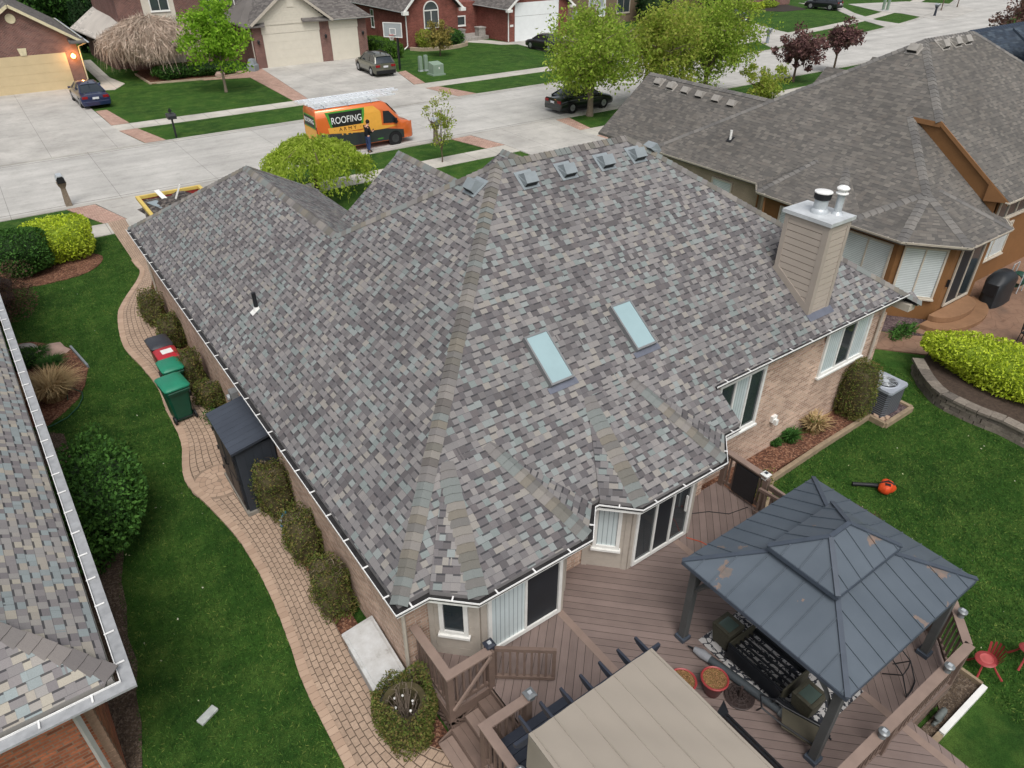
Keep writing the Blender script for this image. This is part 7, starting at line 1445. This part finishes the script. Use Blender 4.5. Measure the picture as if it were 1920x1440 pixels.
for s in (-1,1): m.lathe([(0,-.012),(.012,0),(0,.012)], (.195,s*.035,1.61), 8); m.lathe([(0,-.03),(.02,0),(0,.03)], (.11,s*.092,1.58), 8)
part('face_features', m, m_skin, per, smooth=180); m = MB(); m.box(.195,.202,-.028,.028,1.535,1.545); part('mouth', m, plain('lips', rgb(150,90,84), .6), per)
m = MB(); m.obox((.40,0,1.165), (.05,0,.055), (0,.037,0), (-.005,0,.005)); part('phone', m, m_black, per)
per.location = (pp.x,pp.y,.012); per.rotation_euler = (0,0,math.radians(8))
# ================================================================ street furniture
def mailbox(label, u, v, style):
    p = at(u,v); t = thing('mailbox', label, 'mailbox', (0,0,0), group='mailboxes along the street'); m = MB()
    if style == 'twin':
        m.box(-.05,.05,-.05,.05,0,1.15); part('post', m, m_blk2, t)
        for y in (-.17,.17): m = MB(); m.add([(s*.24,y+a*.13*1,z) for s in (-1,1) for a,z in ((-1,1.12),(1,1.12),(1,1.3),(.6,1.4),(-.6,1.4),(-1,1.3))], [tuple(range(5,-1,-1)),tuple(range(6,12))]+[(i,(i+1)%6,6+(i+1)%6,6+i) for i in range(6)]); part('box', m, m_blk2, t)
        m = MB(); m.add([(.0,0,1.42),(.12,0,1.55),(.0,.0,1.72),(-.12,0,1.55),(0,.03,1.56)], [(0,1,4),(1,2,4),(2,3,4),(3,0,4),(0,3,2,1)]); part('finial', m, m_blk2, t)
    else:
        mt_ = {'stone': m_barkg, 'dark': m_navym, 'plain': m_ventm}[style]; vs = []
        for z, a in ((0,.13),(.1,.14),(.85,.1),(1.0,.17),(1.12,.2)): vs += [(-a,-a*.8,z),(a,-a*.8,z),(a,a*.8,z),(-a,a*.8,z)]
        m.add(vs, [(3,2,1,0)]+[(4*k+i,4*k+(i+1)%4,4*k+4+(i+1)%4,4*k+4+i) for k in range(4) for i in range(4)]+[(16,17,18,19)]); part('post', m, mt_, t, bevel=.01)
        m = MB(); m.add([(a*.16,s*.26,z) for s in (-1,1) for a,z in ((-1,1.12),(1,1.12),(1,1.3),(.6,1.4),(-.6,1.4),(-1,1.3))], [tuple(range(5,-1,-1)),tuple(range(6,12))]+[(i,(i+1)%6,6+(i+1)%6,6+i) for i in range(6)]); part('box', m, m_black if u < 200 else m_lampcap, t)
        m = MB(); m.add([(a*.175,s*.29,z) for s in (-1,1) for a,z in ((-1,1.3),(-.6,1.42),(.6,1.42),(1,1.3),(.6,1.46),(-.6,1.46))], [tuple(range(5,-1,-1)),tuple(range(6,12))]+[(i,(i+1)%6,6+(i+1)%6,6+i) for i in range(6)]); part('box_roof', m, m_galv, t)
    t.location = (p.x,p.y,0)
mailbox('black twin mailbox on a post in the verge across the street', 331, 258, 'twin'); mailbox('grey mailbox with black box on the near left verge', 130, 386, 'stone'); mailbox('grey mailbox on the near verge beside the sapling', 818, 270, 'stone'); mailbox('grey mailbox on verge corner beyond the light green trees', 1438, 82, 'plain'); mailbox('dark blue mailbox furthest up the street', 1752, 30, 'dark')
m_gpad = plain('utility_green', rgb(128,146,130), .6, .06)
for u, v, h, lab in ((789,134,1.15,'left slim pale green utility pedestal in the lawn'),(799,133,1.2,'right slim pale green utility pedestal beside the transformer box'),(1655,20,1.3,'left pale green utility pedestal far up the street'),(1663,20,1.3,'right pale green utility pedestal far up the street')):
    p = at(u,v); t = thing('utility_pedestal', lab, 'utility box', (p.x,p.y,0), group='utility pedestals'); m = MB(); m.box(p.x-.15,p.x+.15,p.y-.15,p.y+.15,0,h); m.box(p.x-.13,p.x+.13,p.y-.13,p.y+.13,h,h+.06); part('casing', m, m_gpad, t, bevel=.03); m = MB(); m.box(p.x-.17,p.x+.17,p.y-.17,p.y+.17,0,.12); part('foot', m, m_galv, t)
p = at(818,140); t = thing('transformer_box', 'square pale green transformer box on a pad in the lawn', 'utility box', (p.x,p.y,0)); m = MB(); m.add([(p.x-.5,p.y-.45,.12),(p.x+.5,p.y-.45,.12),(p.x+.5,p.y+.45,.12),(p.x-.5,p.y+.45,.12),(p.x-.5,p.y-.45,.85),(p.x+.5,p.y-.45,.85),(p.x+.47,p.y+.42,1.0),(p.x-.47,p.y+.42,1.0)], [(4,5,6,7),(0,1,5,4),(1,2,6,5),(2,3,7,6),(3,0,4,7)]); part('cabinet', m, m_gpad, t, bevel=.03); m = MB(); m.box(p.x-.6,p.x+.6,p.y-.55,p.y+.55,0,.12); part('pad', m, m_gpad, t); m = MB(); m.box(p.x+.0,p.x+.1,p.y-.462,p.y-.452,.5,.65); part('warning_label', m, m_white, t)
def hoop(label, u, v, dx, dy):
    p = at(u,v); t = thing('basketball_hoop', label, 'basketball hoop', (p.x,p.y,0), group='basketball hoops'); m = MB(); m.box(p.x-.07,p.x+.07,p.y-.07,p.y+.07,0,2.7); m.bar((p.x,p.y,2.6),(p.x+dx*.7,p.y+dy*.7,3.1),.1,.12); part('pole', m, m_blk2, t)
    c = V((p.x+dx*.8,p.y+dy*.8,3.2)); n = V((-dy,dx,0)); d = V((dx,dy,0)); m = MB()
    for a, b, z0, z1 in ((-.85,.85,.5,.56),(-.85,.85,-.56,-.5),(-.85,-.79,-.5,.5),(.79,.85,-.5,.5),(-.28,.28,.08,.13),(-.28,.28,-.36,-.31),(-.28,-.23,-.31,.08),(.23,.28,-.31,.08)): m.obox(c+n*(a+b)/2+V((0,0,(z0+z1)/2)), n*(b-a)/2, d*.02, (0,0,(z1-z0)/2))
    bb = part('backboard', m, m_white, t); m = MB(); m.obox(c-d*.012, n*.8, d*.006, (0,0,.5)); part('board_glass', m, m_galv if False else plain('board_grey', rgb(150,156,158), .2, .05), bb)
    m = MB(); m.tube([c+d*(.28+.22*math.cos(a))+n*.22*math.sin(a)+V((0,0,-.35)) for a in np.linspace(0,6.283,15)], .022, 5); part('rim', m, m_redm, t); m = MB()
    for k in range(10): a = k*.628; m.tube([c+d*(.28+.22*math.cos(a))+n*.22*math.sin(a)+V((0,0,-.36)), c+d*(.28+.12*math.cos(a+.5))+n*.12*math.sin(a+.5)+V((0,0,-.75))], .012, 3)
    part('net', m, m_white, t)
hoop('basketball hoop on black pole beside the olive grey wagon', 750, 131, -.8, -.6); hoop('basketball hoop seen above the light green street tree', 1118, 62, -.8, -.6)
# skip on the drive in front of the house
dp = thing('waste_skip', 'red waste skip with yellow rim full of roofing debris on the drive', 'skip', (5.3,30.4,.042)); m = MB(); m.add([(4.25,28.4,.25),(6.4,28.4,.25),(6.4,32.2,.25),(4.25,32.2,.25),(4.1,28.2,1.5),(6.55,28.2,1.5),(6.55,32.5,1.5),(4.1,32.5,1.5)], [(3,2,1,0),(0,1,5,4),(1,2,6,5),(2,3,7,6),(3,0,4,7)]); m.box(4.3,6.3,28.6,32,.05,.25); part('body', m, plain('skip_red', rgb(128,40,36), .5, .15), dp)
m = MB()
for q in ((4.02,4.16,28.1,32.6),(6.5,6.64,28.1,32.6),(4.16,6.5,28.1,28.24),(4.16,6.5,32.46,32.6)): m.box(*q,1.46,1.58)
part('rim', m, plain('skip_rim_yellow', rgb(204,178,96), .5, .1), dp); m = core((5.33,30.3,1.12), (1.3,2.3,.42), 7, 8, .1, 6, 1, 28, 12); part('roofing_debris', m, soil('debris_grey', [rgb(92,86,82),rgb(70,66,64),rgb(112,106,100),rgb(60,58,58)], 9), dp)
for k, (a, b, w_) in enumerate((((293,357,1.75),(319,382,1.45),.2),((337,346,2.1),(328,378,1.45),.14),((284,378,1.5),(310,388,1.5),.4))):
    m = MB(); m.bar(at(*a), at(*b), w_, .03); solo('scrap_board', m, m_white if k < 2 else m_blindv, ('long pale scrap board leaning over the skip corner','short pale scrap board standing up in the skip','wide grey sheet lying on skip debris')[k], 'board', at(*b))
# ================================================================ trees and plants across the street
def tree(name, label, c, h, rad, mat, n, size, seed, trunk_h=None, bark=None, amp=.22, group=None, cz=None, shell=.75, droop=.0, limbs=9, asp=.5, tr=.13):
    bark = bark or m_bark; t = thing(name, label, 'tree', (c[0],c[1],0), group=group); rs = random.Random(seed); th = trunk_h or h*.3; rx, ry, rz_ = rad; cz = cz or h-rz_
    m = MB(); top = V((c[0]+rs.uniform(-.1,.1),c[1]+rs.uniform(-.1,.1),cz+rz_*.3)); base = V((c[0],c[1],0)); m.tube([base, base.lerp(top,.1)+V((.02,0,0)), V((c[0],c[1],th)), base.lerp(top,.75), top], [tr*1.35,tr,tr*.85,tr*.4,.02], 8); part('trunk', m, bark, t, smooth=60)
    for k in range(limbs):
        a = 6.283*k/limbs+rs.uniform(-.3,.3); z0 = th*rs.uniform(.75,1.25); f = rs.uniform(.55,.85); e = V((c[0]+rx*f*math.cos(a),c[1]+ry*f*math.sin(a),cz+rz_*rs.uniform(-.2,.6))); s0 = V((c[0],c[1],z0)); mid = s0.lerp(e,.5)+V((0,0,.15*h*rs.uniform(.2,.6)-.03*h))
        m = MB(); m.tube([s0,mid,e], [tr*.5,tr*.28,.012], 5)
        for q in range(3): a2 = a+rs.uniform(-1,1); e2 = mid.lerp(e,rs.uniform(.3,.9)); m.tube([e2, e2+V((math.cos(a2)*rx*.3,math.sin(a2)*ry*.3,rz_*rs.uniform(.05,.35)))], [.03*tr/.13,.006], 4)
        part('limb', m, bark, t, smooth=60)
    # foliage in clumps: cluster centres through the crown, leaves around each
    nr = np.random.RandomState(seed); nc = max(24, n//70); C, D = sblob(nc, (c[0],c[1],cz), (rx,ry,rz_), 2.0, shell, amp, 3.2, seed); cr = .34*(rx+ry+rz_)/3*(.6+.8*nr.uniform(0,1,nc)); idx = nr.randint(0,nc,n); off = unit(nr.normal(size=(n,3)))*(nr.uniform(0,1,(n,1))**.45)*cr[idx][:,None]*np.array([1,1,.75]); P = C[idx]+off
    leaves('crown', P, size, mat, t, asp, unit(off+D[idx]*.3), .5, droop); return t
m_maple = foliage('spring_maple_leaves', [rgb(104,146,40), rgb(134,178,50), rgb(160,198,70), rgb(118,160,46)], trans=.5); m_maple2 = foliage('spring_green_leaves', [rgb(128,160,58), rgb(152,182,66), rgb(174,198,86), rgb(140,154,68), rgb(162,174,90)], trans=.5)
m_olv = foliage('spring_olive_leaves', [rgb(140,164,64), rgb(164,182,76), rgb(172,170,90), rgb(150,174,68)], trans=.5); m_plum = foliage('purple_leaves', [rgb(96,68,70), rgb(120,88,86), rgb(84,58,62), rgb(134,106,98)], trans=.2); m_wtan = foliage('bare_weeping_twigs', [rgb(188,168,154), rgb(160,142,128), rgb(206,188,174)], trans=0); m_wgr = foliage('weeping_yellow_green', [rgb(138,164,50), rgb(166,190,68), rgb(190,206,96), rgb(150,174,62)], trans=.5)
tree('maple_tree', 'young bright green maple in the lawn of two-storey house', (15.5,58.9), 6.1, (1.8,1.8,2.3), m_maple, 7000, .26, 3, 2.0, m_barkg, group='lawn and street trees', limbs=8, tr=.1, amp=.2)
tree('street_tree', 'light green street tree leaning over the black sedan', (33.0,37.25), 6.5, (3.0,2.9,2.5), m_maple2, 14000, .22, 5, 1.5, m_barkg, group='lawn and street trees', limbs=12, tr=.2, amp=.2)
tree('street_tree', 'tall olive green street tree behind the weathered roof ridge', (38.6,36.6), 6.5, (2.9,2.8,2.7), m_olv, 13000, .22, 6, 1.8, m_barkg, group='lawn and street trees', limbs=12, tr=.2)
tree('street_tree', 'brighter green street tree at right end of the tree row', (43.2,36.4), 6.8, (2.9,2.8,2.8), m_maple2, 13000, .22, 7, 1.8, m_barkg, group='lawn and street trees', limbs=12, tr=.2)
tree('plum_tree', 'purple leaved plum tree left of its pair by the street', (53.6,36.3), 3.8, (1.55,1.5,1.3), m_plum, 4200, .26, 8, 1.5, m_bark, group='purple plum trees', limbs=12, tr=.09, amp=.3)
tree('plum_tree', 'purple leaved plum tree standing right of its pair by street', (59.4,36.6), 3.8, (1.5,1.45,1.15), m_plum, 3000, .26, 9, 1.7, m_bark, group='purple plum trees', limbs=12, tr=.09, amp=.35)
tree('plum_tree', 'purple brown tree cut off at the right edge by blue roof', (63.5,24.0), 6.6, (2.8,2.8,2.3), foliage('brown_purple_leaves', [rgb(100,74,68), rgb(122,94,84), rgb(84,60,58)], trans=.2), 6500, .26, 10, 2, m_bark, group='purple plum trees', limbs=12, tr=.12, amp=.35)
sp_ = tree('sapling', 'thin young sapling with sparse leaves on the near verge', (19.55,33.9), 3.5, (.85,.85,1.3), m_olv, 900, .14, 11, .6, m_bark, limbs=9, tr=.03, amp=.3)
tree('round_shrub', 'twiggy yellow green round shrub beside the transformer box', (36.9,63.3), 3.0, (1.3,1.3,1.15), foliage('yellow_twigs', [rgb(150,134,70), rgb(122,118,62), rgb(168,150,84)], trans=.2), 2600, .2, 12, .8, m_bark, limbs=12, tr=.06)
tree('round_shrub', 'green and rusty shrub on the lawn behind weathered roof', (46.3,33.7), 2.1, (1.9,1.4,1.0), m_olv, 3200, .2, 13, .4, m_bark, limbs=6, tr=.06)
for k in range(2):
    p = at(1764+30*k,20-6*k); tree('young_tree', ('nearer thin young tree in a mulch ring far up the street','further thin young tree in a mulch ring far up street')[k], (p.x,p.y), 5, (1.2,1.2,1.4), m_plum, 500, .3, 15+k, 2.5, m_bark, limbs=5, tr=.07)
def weeping(label, c, h, r, mat, nst, seed, twig, strand, bark, leafy):
    t = thing('weeping_tree', label, 'tree', (c[0],c[1],0), group='weeping trees'); rs = np.random.RandomState(seed); m = MB(); m.tube([(c[0],c[1],0),(c[0]+.05,c[1],h*.3),(c[0]-.05,c[1],h*.62),(c[0],c[1],h*.85)], [.16,.13,.11,.05], 8); part('trunk', m, bark, t, smooth=60)
    Q = []
    for k in range(nst):
        a = rs.uniform(0,6.283); f = math.sqrt(rs.uniform(.02,1)); rr_ = r*f*(1+.13*math.sin(3*a+seed)+.07*math.sin(7*a)); z0 = h*(1-.3*f**2.2)*(1+.05*math.sin(5*a)+rs.uniform(-.07,.05)); L = strand*h*(.25+.75*f)*rs.uniform(.3,1.15); sway = rs.uniform(-.2,.2,2)*(1 if leafy else 2); p0 = np.array([c[0]+rr_*.82*math.cos(a),c[1]+rr_*.82*math.sin(a),z0]); p1 = np.array([c[0]+rr_*math.cos(a),c[1]+rr_*math.sin(a),z0-L*.25]); p2 = np.array([c[0]+(rr_*1.03)*math.cos(a)+sway[0],c[1]+rr_*1.03*math.sin(a)+sway[1],max(.25,z0-L)])
        Q.append((p0,p1,p2))
    vs = []
    for p0,p1,p2 in Q:
        s = unit(rs.normal(size=(1,3)))[0]*twig*.5; c0 = np.array([c[0],c[1],h*.8]); pm = p0*.55+c0*.45+np.array([0,0,.12*h]); vs += [pm-s,pm+s,p0+s,p0-s, p0-s,p0+s,p1+s,p1-s, p1-s,p1+s,p2+s*.4,p2-s*.4]
    rawmesh('weeping_twigs', np.array(vs), len(vs)//4, m_wtan if not leafy else mat, t)
    if not leafy:
        P, D = sblob(9000, (c[0],c[1],h*.62), (r*1.02,r*1.02,h*.36), 2.4, .45, .2, 3.5, seed+3, h*.3); leaves('twig_spray', P, .75, m_wtan, t, .05, D*np.array([1,1,.2]), .5, .9)
    for k in range(7): a = k*.9; m = MB(); m.tube([(c[0],c[1],h*.6),(c[0]+r*.35*math.cos(a),c[1]+r*.35*math.sin(a),h*.93),(c[0]+r*.75*math.cos(a),c[1]+r*.75*math.sin(a),h*.8)], [.06,.04,.012], 5); part('limb', m, bark, t, smooth=60)
    if leafy:
        P = np.concatenate([np.stack([q[0]+(q[1]-q[0])*u if u < 1 else q[1]+(q[2]-q[1])*(u-1) for u in rs.uniform(0,2,leafy)]) for q in Q]); P += rs.normal(0,.05,P.shape); leaves('crown', P, .15, mat, t, .42, None, 0, .9)
    return t
weeping('yellow green weeping tree behind the garage roof of nearest house', (11.75,32.4), 2.7, 2.55, m_wgr, 620, 3, .02, .62, m_bark, 24)
weeping('leafless brown weeping tree with drooping twigs before the two-storey house', (13.1,68.6), 4.15, 3.9, m_wtan, 3000, 4, .035, .46, m_barkg, 0)
for k, (x, y, h) in enumerate(((9.9,84.5,4.6),(10.7,85.2,5.0),(11.5,84.8,4.7),(12.2,85.4,4.4))): shrub('arborvitae', 'dark columnar arborvitae in the row beside the red playset', (x,y), .5, .5, h, m_arb, m_dkgc, 900, .3, 2.2, .1, 3, 50+k, 'arborvitae row', cat='tree')
shrub('evergreen_tree', 'big dark evergreen mass behind the tan garage house', (8.3,94), 3.6, 3.6, 6.5, m_dkg, m_dkgc, 6000, .5, 2, .25, 3, 60, cat='tree')
shrub('clipped_hedge', 'clipped green hedge between the beige garage and red brick wall', (33.0,67.2), .75, 3.2, 1.35, foliage('hedge_green', [rgb(70,104,36), rgb(92,128,44), rgb(54,88,32)]), m_dkgc, 5000, .18, 5, .03, 3, 61, cat='hedge')
for x, y, rx_, h, lab, mt_ in ((13.6,66.5,1.6,1.1,'dark green clipped hedge under the brown weeping tree',m_dkg),(16.6,66.3,1.9,1.0,'dark green clipped hedge beside the maple trunk',m_dkg),(37.9,67.4,.9,1.7,'thin twiggy shrub left of the arched window',m_olv),(40.9,67.5,1.1,1.5,'dark green shrub with white flowers right of arched window',m_dkg),(84.0,70.2,3.2,3.0,'tall dark clipped hedge left of the dark brick house',m_arb),(70.5,69.0,2.6,4.5,'dark evergreen in front of the brown stucco house',m_arb),(91.5,70.3,1.6,.8,'low yellow shrub in the far mulch bed',m_lime),(95.0,70.9,1.5,.8,'low yellow green shrub at the right of far mulch bed',m_wgr)):
    shrub('garden_shrub', lab, (x,y), rx_, 1.0 if h < 2.5 else 1.8, h, mt_, m_dkgc if mt_ is not m_olv else m_twig, 1800, .2 if h < 2 else .32, 3, .12, 3, int(x*3), kcore=.8 if mt_ is not m_olv else .3)
bed('mulch_bed_front', [(11.6,65.2),(16.5,64.6),(18.6,65.2),(18.4,67.2),(12.2,72),(11.4,70)], .05, m_mulch)
m = MB(); pth = [(11.4,70),(11.5,65.3),(16.5,64.5),(18.6,65.1)]
for a, b in zip(pth[:-1], pth[1:]): m.bar((*a,.06),(*b,.06),.14,.14)
solo('bed_edging', m, m_brS, 'tan block edging around the bed under the weeping tree', 'edging', (14,65,0)); rock('pale boulder in the bed beside the maple tree', (16.9,65.2), (.4,.3,.3), 6, m_pink)
# red wooden playset
ps = thing('playset', 'red wooden playset with roofed tower beyond the arborvitae row', 'playset', (12.4,98,0)); m_rw = plain('playset_red_wood', rgb(150,60,48), .7, .15)
for x in (11.4,13.4):
    for y in (97,99): m = MB(); m.box(x-.08,x+.08,y-.08,y+.08,0,3.6); part('post', m, m_rw, ps)
m = MB(); m.box(11.2,13.6,96.8,99.2,1.7,1.85); m.box(11.2,13.6,96.8,96.88,1.85,2.7); m.box(11.2,11.28,96.9,99.1,1.85,2.7); part('platform', m, m_rw, ps); r = MB(); r.roof([(11.1,96.7,3.5),(13.7,96.7,3.5),(13.7,98,4.6),(11.1,98,4.6)]); r.roof([(11.1,99.3,3.5),(13.7,99.3,3.5),(13.7,98,4.6),(11.1,98,4.6)]); part('tower_roof', r, m_rw, ps)
m = MB(); m.bar((13.6,98,2.6),(16.5,98,2.6),.14,.14); m.bar((16.5,98,2.6),(16.2,97,0),.1,.1); m.bar((16.5,98,2.6),(16.2,99,0),.1,.1); part('swing_beam', m, m_rw, ps)
